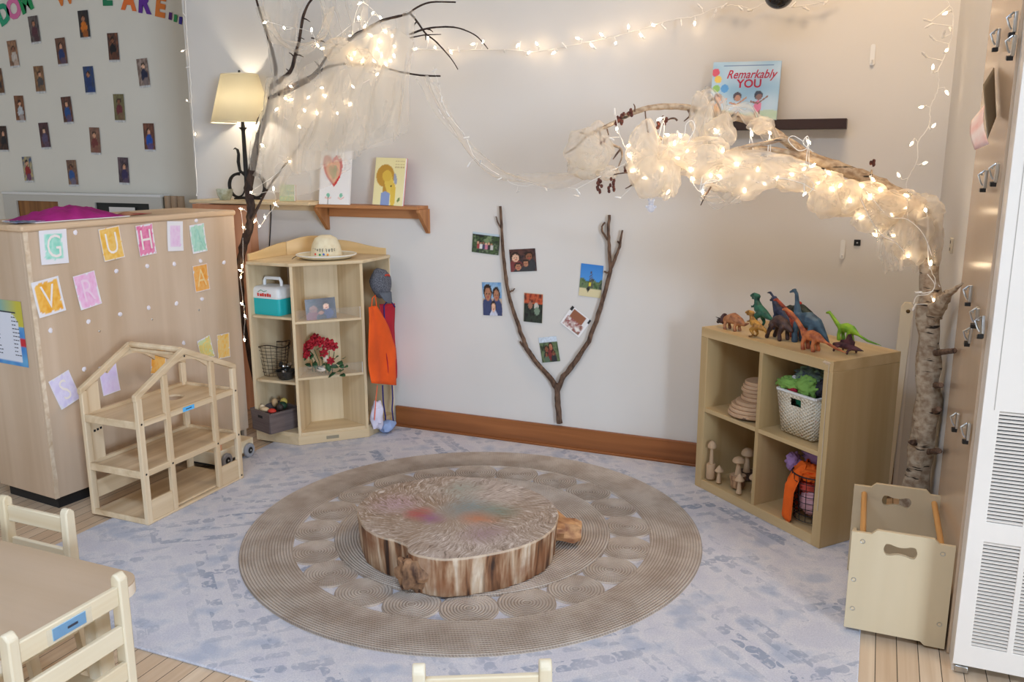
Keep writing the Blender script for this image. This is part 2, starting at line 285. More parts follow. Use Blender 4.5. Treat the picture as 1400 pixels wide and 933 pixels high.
# ------------------------------------------------------------------ mesh builder
class MB:
    def __init__(s): s.v = []; s.f = []; s.c = None
    def add(s, vs, fs):
        n = len(s.v); s.v += [tuple(v) for v in vs]; s.f += [tuple(i+n for i in f) for f in fs]; return s
    def box(s, x0, y0, z0, x1, y1, z1, M=None):
        vs = [Vector(p) for p in ((x0, y0, z0), (x1, y0, z0), (x1, y1, z0), (x0, y1, z0), (x0, y0, z1), (x1, y0, z1), (x1, y1, z1), (x0, y1, z1))]
        if M: vs = [M @ v for v in vs]
        return s.add(vs, [(0, 3, 2, 1), (4, 5, 6, 7), (0, 1, 5, 4), (1, 2, 6, 5), (2, 3, 7, 6), (3, 0, 4, 7)])
    def beam(s, a, b, w, t, up=(0, 0, 1)):
        """rectangular bar from a to b, w across, t along up"""
        a, b = Vector(a), Vector(b); d = (b-a).normalized(); u = Vector(up); x = d.cross(u).normalized(); u = x.cross(d)
        vs = [p + x*i*w/2 + u*j*t/2 for p in (a, b) for i, j in ((-1, -1), (1, -1), (1, 1), (-1, 1))]
        return s.add(vs, [(0, 1, 2, 3), (7, 6, 5, 4), (0, 4, 5, 1), (1, 5, 6, 2), (2, 6, 7, 3), (3, 7, 4, 0)])
    def tube(s, pts, r, n=8, cap=True, sq=None, wob=0):
        pts = [Vector(p) for p in pts]; m = len(pts); rs = r if isinstance(r, (list, tuple)) else [r]*m
        vs = []; fs = []; prev = None
        for i, p in enumerate(pts):
            d = (pts[min(i+1, m-1)]-pts[max(i-1, 0)])
            d = d.normalized() if d.length > 1e-9 else Vector((0, 0, 1))
            if prev is None:
                a = Vector((0, 0, 1)) if abs(d.z) < .9 else Vector((0, 1, 0)); x = d.cross(a).normalized()
            else: x = (prev - d*prev.dot(d)).normalized()
            prev = x; y = d.cross(x)
            for k in range(n):
                t = 2*pi*k/n; rr = rs[i]*(1+(wob*noise.noise(p*(30 if rs[i] < .03 else 9)+Vector((cos(t), sin(t), 0))*1.5) if wob else 0))
                e = x*cos(t)*rr + y*sin(t)*rr
                if sq: e.y *= sq
                vs.append(p+e)
        for i in range(m-1):
            for k in range(n): fs.append((i*n+k, i*n+(k+1) % n, (i+1)*n+(k+1) % n, (i+1)*n+k))
        if cap: fs.append(tuple(range(n-1, -1, -1))); fs.append(tuple((m-1)*n+k for k in range(n)))
        return s.add(vs, fs)
    def lathe(s, prof, n=24, c=(0, 0, 0), fn=None, cap=True):
        c = Vector(c); vs = []; fs = []; m = len(prof)
        for r, z in prof:
            for k in range(n):
                t = 2*pi*k/n; q = r*(fn(t, z) if fn else 1); vs.append(c+Vector((q*cos(t), q*sin(t), z)))
        for i in range(m-1):
            for k in range(n): fs.append((i*n+k, i*n+(k+1) % n, (i+1)*n+(k+1) % n, (i+1)*n+k))
        if cap:
            if prof[0][0] > 1e-6: fs.append(tuple(range(n-1, -1, -1)))
            if prof[-1][0] > 1e-6: fs.append(tuple((m-1)*n+k for k in range(n)))
        return s.add(vs, fs)
    def ball(s, c, r, n=12, m=8, sc=(1, 1, 1), M=None, jit=0):
        vs = []; fs = []; c = Vector(c)
        for i in range(m+1):
            ph = pi*i/m
            for k in range(n):
                t = 2*pi*k/n; q = Vector((sin(ph)*cos(t)*sc[0], sin(ph)*sin(t)*sc[1], -cos(ph)*sc[2]))*r
                if jit: q *= 1+jit*noise.noise((q+c)*(2/r))
                if M: q = M @ q
                vs.append(c+q)
        for i in range(m):
            for k in range(n): fs.append((i*n+k, i*n+(k+1) % n, (i+1)*n+(k+1) % n, (i+1)*n+k))
        return s.add(vs, fs)
    def prism(s, loops, h0, h1, ax='z'):
        """extrude a polygon (first loop) with holes; ax = extrusion axis; 2-D is (x,y) / (x,z) for 'y' / (y,z) for 'x'"""
        if isinstance(loops[0][0], (int, float)): loops = [loops]
        def P(q, h): return {'z': (q[0], q[1], h), 'y': (q[0], h, q[1]), 'x': (h, q[0], q[1])}[ax]
        flat = [q for l in loops for q in l]; n = len(flat)
        tri = tessellate_polygon([[Vector((q[0], q[1], 0)) for q in l] for l in loops])
        vs = [P(q, h0) for q in flat]+[P(q, h1) for q in flat]
        fs = [tuple(t) for t in tri]+[tuple(i+n for i in reversed(t)) for t in tri]; o = 0
        for l in loops:
            for i in range(len(l)): j = (i+1) % len(l); fs.append((o+i, o+j, o+j+n, o+i+n))
            o += len(l)
        return s.add(vs, fs)
    def grid(s, nu, nv, fn):
        vs = [fn(i/nu, j/nv) for j in range(nv+1) for i in range(nu+1)]
        return s.add(vs, [(j*(nu+1)+i, j*(nu+1)+i+1, (j+1)*(nu+1)+i+1, (j+1)*(nu+1)+i) for j in range(nv) for i in range(nu)])
    def shift(s, d): d = Vector(d); s.v = [tuple(Vector(v)-d) for v in s.v]; return s

def newobj(name, data): o = bpy.data.objects.new(name, data); COL.objects.link(o); return o
def put(name, mb, mat, parent=None, bevel=0, subd=0, remesh=0, solid=0, label=None, sharp=35, cols=None, loc=None, rot=None):
    me = bpy.data.meshes.new(name); me.from_pydata(mb.v, [], mb.f)
    me.materials.append(mat)
    import bmesh
    bm = bmesh.new(); bm.from_mesh(me)
    if cols is None and not solid: bmesh.ops.remove_doubles(bm, verts=bm.verts, dist=1e-6)
    if cols is None: bmesh.ops.recalc_face_normals(bm, faces=bm.faces)
    bm.to_mesh(me); bm.free()
    for p in me.polygons: p.use_smooth = True
    me.set_sharp_from_angle(angle=radians(sharp))
    if cols is not None:
        a = me.color_attributes.new('Col', 'FLOAT_COLOR', 'POINT')
        for i, c in enumerate(cols): a.data[i].color = (*c, 1)
    o = newobj(name, me)
    if remesh: q = o.modifiers.new('fuse', 'REMESH'); q.mode = 'VOXEL'; q.voxel_size = remesh; q.use_smooth_shade = True; q = o.modifiers.new('smooth', 'SMOOTH'); q.factor = .5; q.iterations = 2
    if bevel: q = o.modifiers.new('bevel', 'BEVEL'); q.width = bevel; q.segments = 2; q.limit_method = 'ANGLE'; q.angle_limit = radians(40)
    if solid: q = o.modifiers.new('solid', 'SOLIDIFY'); q.thickness = solid; q.offset = 0
    if subd: q = o.modifiers.new('subd', 'SUBSURF'); q.levels = subd; q.render_levels = subd
    if parent: o.parent = parent
    if loc is not None: o.location = loc
    if rot is not None: o.rotation_euler = rot
    if label: o['label'] = label
    return o
def tag(o, label, cat, group=None, kind=None):
    o['label'] = label; o['category'] = cat
    if group: o['group'] = group
    if kind: o['kind'] = kind
    return o
def thing(name, label, cat, loc=(0, 0, 0), rz=0, group=None):
    o = newobj(name, None); o.location = loc; o.rotation_euler = (0, 0, rz); o.empty_display_size = .05
    return tag(o, label, cat, group)
def struct(o): o['kind'] = 'structure'; return o
def dup(o, parent=None, loc=None, rot=None, label=None):
    c = o.copy(); COL.objects.link(c); c.parent = parent
    if loc is not None: c.location = loc
    if rot is not None: c.rotation_euler = rot
    if label: c['label'] = label
    for ch in list(o.children):
        dup(ch, c)
    return c
def text(name, s, size, mat, parent, loc, rot=(pi/2, 0, 0), ext=.0004, shear=0, bold=0, align='CENTER', sx=1, label=None):
    cu = bpy.data.curves.new(name, 'FONT'); cu.body = s; cu.size = size; cu.extrude = ext; cu.shear = shear; cu.offset = bold; cu.align_x = align; cu.align_y = 'CENTER'; cu.resolution_u = 3
    t = bpy.data.objects.new(name, cu); COL.objects.link(t); bpy.context.view_layer.update()
    me = bpy.data.meshes.new_from_object(t.evaluated_get(bpy.context.evaluated_depsgraph_get())); bpy.data.objects.remove(t)
    me.materials.clear(); me.materials.append(mat)
    o = newobj(name, me); o.parent = parent; o.location = loc; o.rotation_euler = rot; o.scale = (sx, 1, 1)
    if label: o['label'] = label
    return o

# painted pictures: a fine grid whose vertex colours are the print
def lerp(a, b, t): return tuple(a[i]*(1-t)+b[i]*t for i in range(3))
def picture(nu, nv, fn, w, h, bend=0):
    """upright sheet centred at origin in the XZ plane, facing -Y; fn(u,v) -> linear colour, v up"""
    mb = MB(); mb.grid(nu, nv, lambda u, v: ((u-.5)*w, -bend*(4*(v-.5)**2)-bend*.5*sin(u*5), (v-.5)*h))
    return mb, [fn(i/nu, j/nv) for j in range(nv+1) for i in range(nu+1)]
def blobs(bg, shapes, nz=.0, seed=0):
    """shapes: ('e',cx,cy,rx,ry,col) ellipse, ('r',x0,y0,x1,y1,col) box, painted in order"""
    def fn(u, v):
        c = bg(u, v) if callable(bg) else bg
        for s in shapes:
            if s[0] == 'e' and ((u-s[1])/s[3])**2+((v-s[2])/s[4])**2 < 1: c = s[5]
            if s[0] == 'r' and s[1] <= u <= s[3] and s[2] <= v <= s[4]: c = s[5]
        if nz:
            k = 1+nz*noise.noise(Vector((u*14, v*14, seed*3.7))); c = tuple(max(0, q*k) for q in c)
        return c
    return fn
def mottled(cols, sc, seed):
    def fn(u, v):
        t = (noise.noise(Vector((u*sc, v*sc, seed*5.3)))+noise.noise(Vector((u*sc*2.3, v*sc*2.3, seed*5.3+9)))*.5)*.9+.5
        t = min(.999, max(0, t))*(len(cols)-1); i = int(t); return lerp(cols[i], cols[min(i+1, len(cols)-1)], t-i)
    return fn
SKIN = [rgb(214, 160, 128), rgb(178, 122, 92), rgb(136, 88, 64), rgb(228, 182, 152)]
def people(bg, heads, seed=0, shirts=None):
    """bg fn; heads: list of (cx,cy,r)"""
    sh = []
    rnd = random.Random(seed)
    for (cx, cy, r) in heads:
        shirt = (shirts or [rgb(60, 70, 110), rgb(120, 50, 50), rgb(210, 200, 190), rgb(50, 50, 54), rgb(90, 110, 90)])[rnd.randrange(len(shirts or [0]*5))]
        sh += [('e', cx, cy-r*2.6, r*1.7, r*2.1, shirt), ('e', cx, cy+r*.25, r*1.12, r*1.2, rgb(44, 30, 24)), ('e', cx, cy-.1*r, r*.8, r, SKIN[rnd.randrange(4)]),
               ('e', cx-r*.32, cy, r*.14, r*.1, rgb(30, 22, 20)), ('e', cx+r*.32, cy, r*.14, r*.1, rgb(30, 22, 20)), ('e', cx, cy-r*.5, r*.3, r*.12, rgb(170, 70, 66))]
    return blobs(bg, sh, .25, seed)

# ------------------------------------------------------------------ setting
def slab(name, x0, y0, z0, x1, y1, z1, mat): return struct(put(name, MB().box(x0, y0, z0, x1, y1, z1), mat))
CEIL = 3.3
slab('floor', -8.1, -6, -.06, 6.6, 5.12, 0, m_floor)
slab('wall_back', -3.985, YB, 0, .40, YB+.12, CEIL, m_wall)
m_alc = varied('alcove_wall_paint', rgb(232, 228, 216), rgb(226, 222, 210), (1.3,)*3, .75)
slab('wall_alcove', -8, 5.0, 0, -3.4, 5.12, CEIL, m_alc)
slab('wall_left', -8.1, -6, 0, -8, 5.12, CEIL, m_wall)
# right wall, splayed a little, ends where the heater housing stands out
wr = MB(); RW0, RW1 = Vector((.245, YB, 0)), Vector((.331, 2.86, 0))
wr.prism([(RW0.x, RW0.y), (RW1.x, RW1.y), (.46, 2.86), (.46, YB)], 0, CEIL, 'z')
struct(put('wall_right', wr, m_wall))
slab('wall_front_right', .46, 2.86, 0, 6.5, 2.98, CEIL, m_wall)
m_ceil = plain('ceiling_paint', rgb(176, 166, 154), .8)
slab('ceiling', -8.1, -6, CEIL, 6.6, 5.12, CEIL+.08, m_ceil)
# window wall to the right of the viewer, opening where the daylight comes in
ww = MB(); X0, X1 = 6.4, 6.52; wy0, wy1, wz0, wz1 = -5.3, -2.9, .75, 3.1
ww.box(X0, -6, 0, X1, 2.86, wz0).box(X0, -6, wz1, X1, 2.86, CEIL).box(X0, -6, wz0, X1, wy0, wz1).box(X0, wy1, wz0, X1, 2.86, wz1)
struct(put('wall_window', ww, m_wall))
wf = MB()
for y in (wy0, (wy0+wy1)/2-.03, wy1-.06): wf.box(X0-.02, y, wz0, X0+.05, y+.06, wz1)
for z in (wz0, wz1-.06): wf.box(X0-.02, wy0, z, X0+.05, wy1, z+.06)
struct(put('window_1', wf, m_white, bevel=.004))
# baseboard
bb = MB(); bb.box(-2.57, YB-.022, 0, .243, YB, .128); struct(put('baseboard_back', bb, m_base, bevel=.004))
bq = MB(); bq.box(-2.57, YB-.036, 0, .243, YB-.022, .02); struct(put('trim_1', bq, m_base, bevel=.004))
# post behind the divider, fairy-light glow put into its orange wood colour
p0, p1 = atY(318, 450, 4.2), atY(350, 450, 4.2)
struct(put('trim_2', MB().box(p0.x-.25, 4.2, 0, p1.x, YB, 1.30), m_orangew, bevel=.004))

# ------------------------------------------------------------------ lights
def area(name, loc, target, sx, sy, power, col):
    l = bpy.data.lights.new(name, 'AREA'); l.shape = 'RECTANGLE'; l.size = sx; l.size_y = sy; l.energy = power; l.color = col
    o = newobj(name, l); o.location = loc; o.rotation_euler = (Vector(target)-Vector(loc)).to_track_quat('-Z', 'Y').to_euler(); return o
area('window_daylight', (6.3, (wy0+wy1)/2, 1.95), (-1.0, 3.0, .8), 2.3, 2.2, 600, (.66, .81, 1))
area('added_overhead_fill', (-.9, .3, CEIL-.03), (-.9, .3, 0), 2.4, .6, 84, (.60, .76, 1))  # unseen fill lamp added overhead to brighten the floor
area('corner_ceiling_lamp', (-.15, 3.3, CEIL-.03), (-.2, 3.7, 0), .5, .5, 20, (1, .72, .45))
area('added_left_fill', (-6.0, -4.0, 1.9), (-2.5, 3.6, 1.0), 3.2, 1.8, 60, (.86, .93, 1))  # fill lamp added at the left rear, no window stands there
w = bpy.data.worlds.new('world'); S.world = w; w.use_nodes = True
w.node_tree.nodes['Background'].inputs[0].default_value = (1, .94, .86, 1); w.node_tree.nodes['Background'].inputs[1].default_value = .36
S.view_settings.view_transform = 'Standard'; S.view_settings.look = 'None'; S.view_settings.gamma = 1; S.view_settings.exposure = .06
S.cycles.use_denoising = True; S.cycles.max_bounces = 8; S.cycles.transparent_max_bounces = 24; S.cycles.sample_clamp_indirect = 6; S.cycles.sample_clamp_direct = 0
try: S.cycles.use_light_tree = True
except Exception: pass


# ------------------------------------------------------------------ floor coverings
mb = MB(); mb.box(-3.05, 1.86, 0, .056, YB-.04, .010)
tag(put('area_carpet', mb, m_carpet, bevel=.004), 'large faded pale blue-grey patterned carpet covering the floorboards', 'carpet')
RC = Vector((-1.505, 3.104, .0105))
rug = thing('jute_rug', 'round braided natural jute rug with a ring of small coils under the stump', 'rug', RC)
def ridges(r0, r1, h, pitch=.0115):
    n = max(2, round((r1-r0)/pitch)); pr = [(r0, 0)]
    for i in range(n):
        a = r0+(r1-r0)*i/n; b = r0+(r1-r0)*(i+1)/n; pr += [(a+(b-a)*.15, h*.75), ((a+b)/2, h), (b-(b-a)*.15, h*.75)]
    return pr+[(r1, 0)]
put('outer_band', MB().lathe(ridges(.754, .968, .0105), 160, cap=False), m_jute, rug, sharp=80)
put('inner_disc', MB().lathe([(.001, .008)]+ridges(.02, .588, .012)[1:], 120, cap=False), m_jute, rug, sharp=80)
coil = MB().lathe([(.001, .008)]+ridges(.012, .108, .009)[1:], 44, cap=False)
c0 = None
for k in range(20):
    a = 2*pi*(k+.35)/20; loc = (.668*cos(a), .668*sin(a), -.0006+.0004*(k % 2))
    if c0 is None: c0 = put('coil', coil, m_jute, rug, sharp=80); c0.location = loc
    else: dup(c0, rug, loc, (0, 0, k*1.3))

# ------------------------------------------------------------------ stump
SZ = .158
outline = [(488, 697), (491, 712), (500, 726), (520, 737), (542, 743), (556, 750), (558, 756), (568, 762), (600, 768), (640, 766), (690, 757), (730, 744), (755, 728), (763, 712), (761, 698), (748, 684), (722, 671), (690, 662), (650, 656), (612, 654), (575, 658), (543, 664), (515, 673), (498, 685)]
sp_ = [atZ(x, y, SZ+.012) for x, y in outline]
SC = sum(sp_, Vector())/len(sp_); SC = Vector((SC.x, SC.y, .0215))
st = thing('tree_stump_slice', 'thick round cut tree stump slice, paint-stained top, on the jute rug', 'stump', SC)
N = 120
def closed(pts, n):
    m = len(pts); out = []
    for k in range(n):
        t = k/n*m; i = int(t); f = t-i; p = [pts[(i+j-1) % m] for j in range(4)]
        out.append(.5*((2*p[1])+(-p[0]+p[2])*f+(2*p[0]-5*p[1]+4*p[2]-p[3])*f*f+(-p[0]+3*p[1]-3*p[2]+p[3])*f**3))
    return out
co = [q-SC for q in closed(sp_, N)]
rings = []
for j, (zf, s) in enumerate(((0, .955), (.03, .968), (.3, .975), (.6, .985), (.9, .995), (.97, 1.0), (1.0, .99))):
    rg = []
    for i, q in enumerate(co):
        a = atan2(q.y, q.x); k = s+.012*noise.noise(Vector((cos(a)*9, sin(a)*9, zf*1.2)))*(1-.6*zf)+.006*noise.noise(Vector((cos(a)*30, sin(a)*30, zf*2)))
        rg.append(Vector((q.x*k, q.y*k, zf*SZ)))
    rings.append(rg)
mb = MB(); vs = [v for r in rings for v in r]; fs = []
for j in range(len(rings)-1):
    for i in range(N): fs.append((j*N+i, j*N+(i+1) % N, (j+1)*N+(i+1) % N, (j+1)*N+i))
mb.add(vs, fs); mb.add(rings[0], [tuple(range(N-1, -1, -1))])
put('bark_side', mb, m_stumpbark, st, sharp=60)
mb = MB(); top = rings[-1]; vs = []; fs = []; K = 10
for j in range(K+1):
    for q in top:
        f = j/K; p = Vector((q.x*f, q.y*f, SZ)); p.z += .003*noise.noise(Vector((p.x*6, p.y*6, 0)))*(1-f); vs.append(p)
for j in range(K):
    for i in range(N): fs.append((j*N+i, j*N+(i+1) % N, (j+1)*N+(i+1) % N, (j+1)*N+i))
mb.add(vs, fs); put('cut_top', mb, m_stumptop, st, sharp=60)
# burl in the front notch and branch stub at the right
kp = atZ(566, 765, SZ)-SC; mb = MB()
mb.ball((kp.x*.93, kp.y*.93, .072), .064, 18, 14, (.95, .8, 1.08), jit=.5); mb.ball((kp.x*.95-.045, kp.y*.93, .06), .05, 14, 10, (.8, .8, 1.15), jit=.5)
put('burl', mb, varied('reddish_burl_bark', rgb(176, 134, 98), rgb(84, 60, 48), (30, 30, 18), .7, .8, bdist=.006), st)
kp = atZ(764, 735, .07)-SC; mb = MB()
d = Vector((1, .12, .02)); mb.tube([Vector((kp.x-.06, kp.y+.03, .075)), Vector((kp.x+.01, kp.y+.045, .07)), Vector((kp.x+.045, kp.y+.06, .066)), Vector((kp.x+.072, kp.y+.07, .064))], [.062, .048, .046, .034], 16, wob=.9)
put('branch_stub', mb, varied('stub_wood', rgb(206, 158, 110), rgb(140, 90, 62), (12, 30, 30), .7, .4, bdist=.004), st)

# ------------------------------------------------------------------ plywood room divider (back of a storage cabinet)
DP = Vector((-3.356, 2.562, 0)); DYAW = radians(84.5); DW, DH, DD = 1.19, 1.305, .42
dv = thing('room_divider_cabinet', 'tall plywood cabinet back used as room divider, painted letter cards on it', 'cabinet', DP, DYAW)
put('back_panel', MB().box(0, 0, .06, DW, .018, DH-.03), m_ply, dv, bevel=.002)
put('side_panel', MB().box(0, .018, .06, .02, DD, DH-.03), m_ply, dv, bevel=.002)
put('side_panel', MB().box(DW-.02, .018, .0, DW, DD, DH-.03), m_ply, dv, bevel=.002)
put('base_plinth', MB().box(.03, .03, 0, DW-.03, DD-.02, .06), m_black, dv)
put('cabinet_top', MB().box(-.012, -.012, DH-.03, DW+.006, DD+.02, DH), m_plyx, dv, bevel=.010)
put('inner_shelf', MB().box(.02, .02, .45, DW-.02, DD, .468).box(.02, .02, .85, DW-.02, DD, .868), m_plyx, dv)
ed = MB(); pts = []
for i in range(41): z = .06+(DH-.09)*i/40; pts.append((.008+.010+.006*abs(noise.noise(Vector((z*9, 0, 0)))), z))
ed.prism([(-.0008, .06)]+pts+[(-.0008, DH-.03)], -.0012, .001, 'y'); put('worn_edge', ed, m_plyedge, dv)
def onD(x, y): return atV(x, y, DP, DYAW)
def W(c, a): return lambda u, v: lerp(a, c, min(1, max(0, (noise.noise(Vector((u*2.5, v*3, 4)))+.8)*1.1)))
def card_bg(c, c2, border, seed, bc=rgb(238, 236, 240)):
    m = mottled([c, c2, c], 4, seed)
    def fn(u, v):
        e = min(u, 1-u, v*1.2, (1-v)*1.2)+.05*noise.noise(Vector((u*7, v*7, seed)))
        return bc if e < border else m(u, v)
    return fn
CARDS = [ # px cx, cy, width m, height m, tilt deg, letter, painter, label
    (73, 337, .130, .155, -2, 'G', card_bg(rgb(150, 222, 200), rgb(190, 236, 222), .17, 1), 'white card with mint painted patch and letter G, top left of the divider'),
    (152, 333, .112, .152, 6, 'U', card_bg(rgb(240, 184, 72), rgb(246, 206, 120), .02, 2), 'golden yellow painted card with a white letter U in the top row'),
    (199, 328, .098, .150, 4, 'H', card_bg(rgb(226, 110, 158), rgb(238, 150, 186), .05, 3), 'deep pink painted card with a white letter H in the top row'),
    (239, 323, .098, .150, -4, '', card_bg(rgb(234, 198, 232), rgb(238, 214, 238), .18, 4), 'white card with a faint pink rectangle between the H card and green card'),
    (270.5, 326, .098, .148, 4, 'A', card_bg(rgb(160, 214, 192), rgb(190, 228, 210), .06, 5), 'pale sea green card at the right end of the top row'),
    (66, 406, .130, .160, 7, 'V', card_bg(rgb(240, 168, 50), rgb(248, 196, 96), .09, 6), 'orange and white splashed card with a white letter V'),
    (119, 397, .112, .160, 8, 'R', card_bg(rgb(238, 172, 214), rgb(244, 200, 230), .04, 7), 'light pink painted card with a faint letter right of the V card'),
    (274.5, 380, .098, .140, 3, 'A', card_bg(rgb(240, 160, 62), rgb(242, 186, 110), .02, 8), 'orange painted card with a faint letter below the sea green card'),
    (88, 533, .108, .150, 18, 'S', card_bg(rgb(220, 212, 244), rgb(232, 226, 250), .03, 9), 'lavender card with white letter S tilted left of the dollhouse'),
    (149, 518, .095, .145, 4, '', card_bg(rgb(228, 208, 244), rgb(232, 218, 248), .02, 10), 'plain lilac card behind the dollhouse roof'),
    (216, 492, .090, .140, -8, '', card_bg(rgb(244, 170, 66), rgb(246, 196, 112), .02, 11), 'orange painted card half hidden behind the dollhouse roof ridge'),
    (281, 477, .090, .125, 12, 'C', card_bg(rgb(214, 228, 176), rgb(240, 216, 120), .05, 12), 'pale green and yellow card tilted next to the amber card'),
    (305, 473, .088, .135, -2, '', card_bg(rgb(246, 190, 84), rgb(240, 208, 140), .03, 13), 'amber painted card low at the right edge of the divider'),
]
m_wax = plain('wax_resist_letter', rgb(246, 238, 232), .6)
m_faint = plain('faint_letter', rgb(238, 208, 214), .7)
for i, (px, py, w_, h_, tilt, ch, fn, lb) in enumerate(CARDS):
    s_, z_ = onD(px, py); c = thing('letter_card', lb, 'card', DP+Matrix.Rotation(DYAW, 3, 'Z') @ Vector((s_, -.0035, z_)), DYAW, 'painted letter cards on the divider')
    c.rotation_euler = (0, radians(-tilt), DYAW)
    mb, cl = picture(20, 24, fn, w_, h_, .002); put('paper', mb, m_matte, c, cols=cl)
    if ch: text('letter', ch, h_*(.95), m_wax if ch in 'GUHVS' else plain('faint_letter_%d' % i, {'A': rgb(246, 214, 150) if i == 7 else rgb(172, 222, 204), 'R': rgb(246, 214, 234), 'C': rgb(246, 224, 140)}[ch], .7), c, (0, -.0028, -.004), sx=.72, bold=-.001)
    # crease shows the sheet is loose: a dab of putty behind the top edge
    put('putty', MB().ball((0, .002, h_*.44), .005, 8, 6, (1, .5, 1)), m_white, c)
dabs = [(103, 318), (159, 371), (201, 364), (238, 361), (306, 359), (274, 357), (69, 452), (121, 440), (164, 430), (203, 421), (241, 415), (276, 409), (251, 469), (115, 505), (268, 302)]
pd = None
for i, (x, y) in enumerate(dabs):
    s_, z_ = onD(x, y); L = DP+Matrix.Rotation(DYAW, 3, 'Z') @ Vector((s_, -.001, z_))
    if pd is None: pd = tag(put('putty_dab', MB().ball((0, 0, 0), .011, 10, 6, (1, .35, 1.05), jit=.4), plain('white_putty', rgb(240, 234, 240), .7)), 'small dab of white poster putty left on the plywood divider', 'putty', 'putty dabs on the divider'); pd.location = L; pd.rotation_euler = (0, 0, DYAW)
    else: o = dup(pd, None, L, (0, i, DYAW))
for i, (x, y) in enumerate([(272, 424), (208, 437), (136, 453)]):
    s_, z_ = onD(x, y); o = put('screw', MB().ball((0, 0, 0), .005, 8, 5, (1, .4, 1)), m_metal, dv); o.location = (s_, -.001, z_)
# poster on the near side face
PP = DP; PY = DYAW+pi/2     # runs away to the left
q0 = DP+Matrix.Rotation(DYAW, 3, 'Z') @ Vector((0, .21, 0)); 
def poster(u, v):
    d = hypot((u-.38)/.55, (v-.42)/.52)
    if v < .82 and .0 < u < .86 and v > .06 and not (v > .60 and hypot((u-.40)/.47, (v-.60)/.27) > 1): return rgb(222, 226, 238)
    if v > .62: return lerp(rgb(90, 170, 190), rgb(200, 190, 70), min(1, max(0, u*1.6-.4)))
    return rgb(200, 50, 60) if .30 < v < .44 and u > .86 else lerp(rgb(60, 120, 200), rgb(110, 180, 220), .5+.5*noise.noise(Vector((u*6, v*6, 0))))
sx_ = [];  # side face runs along local +y of the divider; its outward side is local -x
ps, pz = atV(40, 503, DP, PY); ps2, pz2 = atV(30, 413, DP, PY)
pw, ph = .28, abs(pz2-pz)
po = thing('schedule_poster', 'blue-edged printed list poster taped on the near end of the divider', 'poster', DP+Matrix.Rotation(DYAW, 3, 'Z') @ Vector((-.002, ps+pw/2 if ps > 0 else .03+pw/2, (pz+pz2)/2)), DYAW-pi/2)
mb, cl = picture(40, 40, poster, pw, ph); put('sheet', mb, m_matte, po, cols=cl)
m_ink = plain('printed_ink', rgb(60, 62, 74), .7)
tl = MB()
for r in range(11):
    for cx, n in ((-.085, 5), (.055, 6)):
        z = ph*.24-r*ph*.058; x = cx; rnd = random.Random(r*7+n)
        for k in range(rnd.randrange(2, 4)):
            w2 = rnd.uniform(.008, .016); tl.box(x, -.0008, z, x+w2, -.0004, z+.004); x += w2+.004
tl.box(-.09, -.0008, ph*.31, .09, -.0004, ph*.31+.006); put('printed_lines', tl, m_ink, po)

# ------------------------------------------------------------------ dollhouse
HP = Vector((-2.83, 2.59, .0105)); hx = .62; hd = .34
dh = thing('wooden_dollhouse', 'open wooden dollhouse frame with gabled roof beside the plywood divider', 'dollhouse', HP, pi/2)
def frame(y0, y1, nm, front):
    t = .03
    for x in (0, hx-t): put(nm+'_post', MB().box(x, y0, 0, x+t, y1, .572), m_doll, dh, bevel=.003)
    ap = (hx*.47, .722)
    def roofz(x): return .572+(ap[1]-.572)*(x/ap[0] if x < ap[0] else (hx-x)/(hx-ap[0]))
    rf = MB(); rf.prism([(-.004, .560), (ap[0], ap[1]-.014), (hx+.004, .560), (hx+.004, .588), (ap[0], ap[1]+.016), (-.004, .588)], y0, y1, 'y'); put('roof_rafter', rf, m_dollx, dh, bevel=.003)
    br = MB(); arc = [(ap[0]-.14+.28*k/16, 0) for k in range(17)]
    inner = [(x, roofz(ap[0]-.14)-.028+.062*(1-((x-ap[0])/.14)**2)) for x, _ in arc]
    br.prism([(ap[0]-.14, roofz(ap[0]-.14)-.008), (ap[0], ap[1]-.012), (ap[0]+.14, roofz(ap[0]+.14)-.008)]+inner[::-1], y0+.004, y1-.004, 'y'); put('arched_brace', br, m_dollx, dh)
    return roofz
rz_ = frame(0, .022, 'corner', 1); frame(hd-.022, hd, 'corner', 0)
for x in (.155, .445): put('upright', MB().box(x, 0, .012, x+.028, .020, rz_(x)-.01), m_doll, dh, bevel=.003)
for z in (.218, .442): put('front_rail', MB().box(.029, .0015, z, hx-.029, .0205, z+.028), m_dollx, dh, bevel=.003)
put('bottom_rail', MB().box(.029, .0015, .0005, hx-.029, .0205, .0118), m_dollx, dh, bevel=.002)
put('low_wall_panel', MB().box(.029, .004, .0118, .155, .016, .105), m_dollx, dh, bevel=.002)
put('low_wall_panel', MB().box(.472, .004, .0118, hx-.029, .016, .105), m_dollx, dh, bevel=.002)
put('floor_board', MB().box(.013, .0225, .012, hx-.013, hd-.023, .022), m_dollx, dh); put('floor_board', MB().box(.013, .0225, .222, hx-.013, hd-.0225, .232), m_dollx, dh)
hole = [(.40+.055*cos(2*pi*k/28), .20+.05*sin(2*pi*k/28)) for k in range(28)]
put('upper_floor_board', MB().prism([[(.013, .0225), (hx-.013, .0225), (hx-.013, hd-.0225), (.013, hd-.0225)], hole], .446, .456, 'z'), m_dollx, dh)
for z in (.218, .442):
    for x in (.001, hx-.013): put('side_rail', MB().box(x, .021, z-.006, x+.0115, hd-.021, z+.0275), m_dollx, dh, bevel=.002)
    put('back_rail', MB().box(.03, hd-.02, z, hx-.03, hd, z+.028), m_dollx, dh, bevel=.002)
put('side_rail', MB().box(.001, .021, .0005, .0125, hd-.021, .026), m_dollx, dh, bevel=.002)
put('ridge_beam', MB().tube([(hx*.47, .02, .728), (hx*.47, hd-.02, .728)], .013, 8), m_doll, dh)
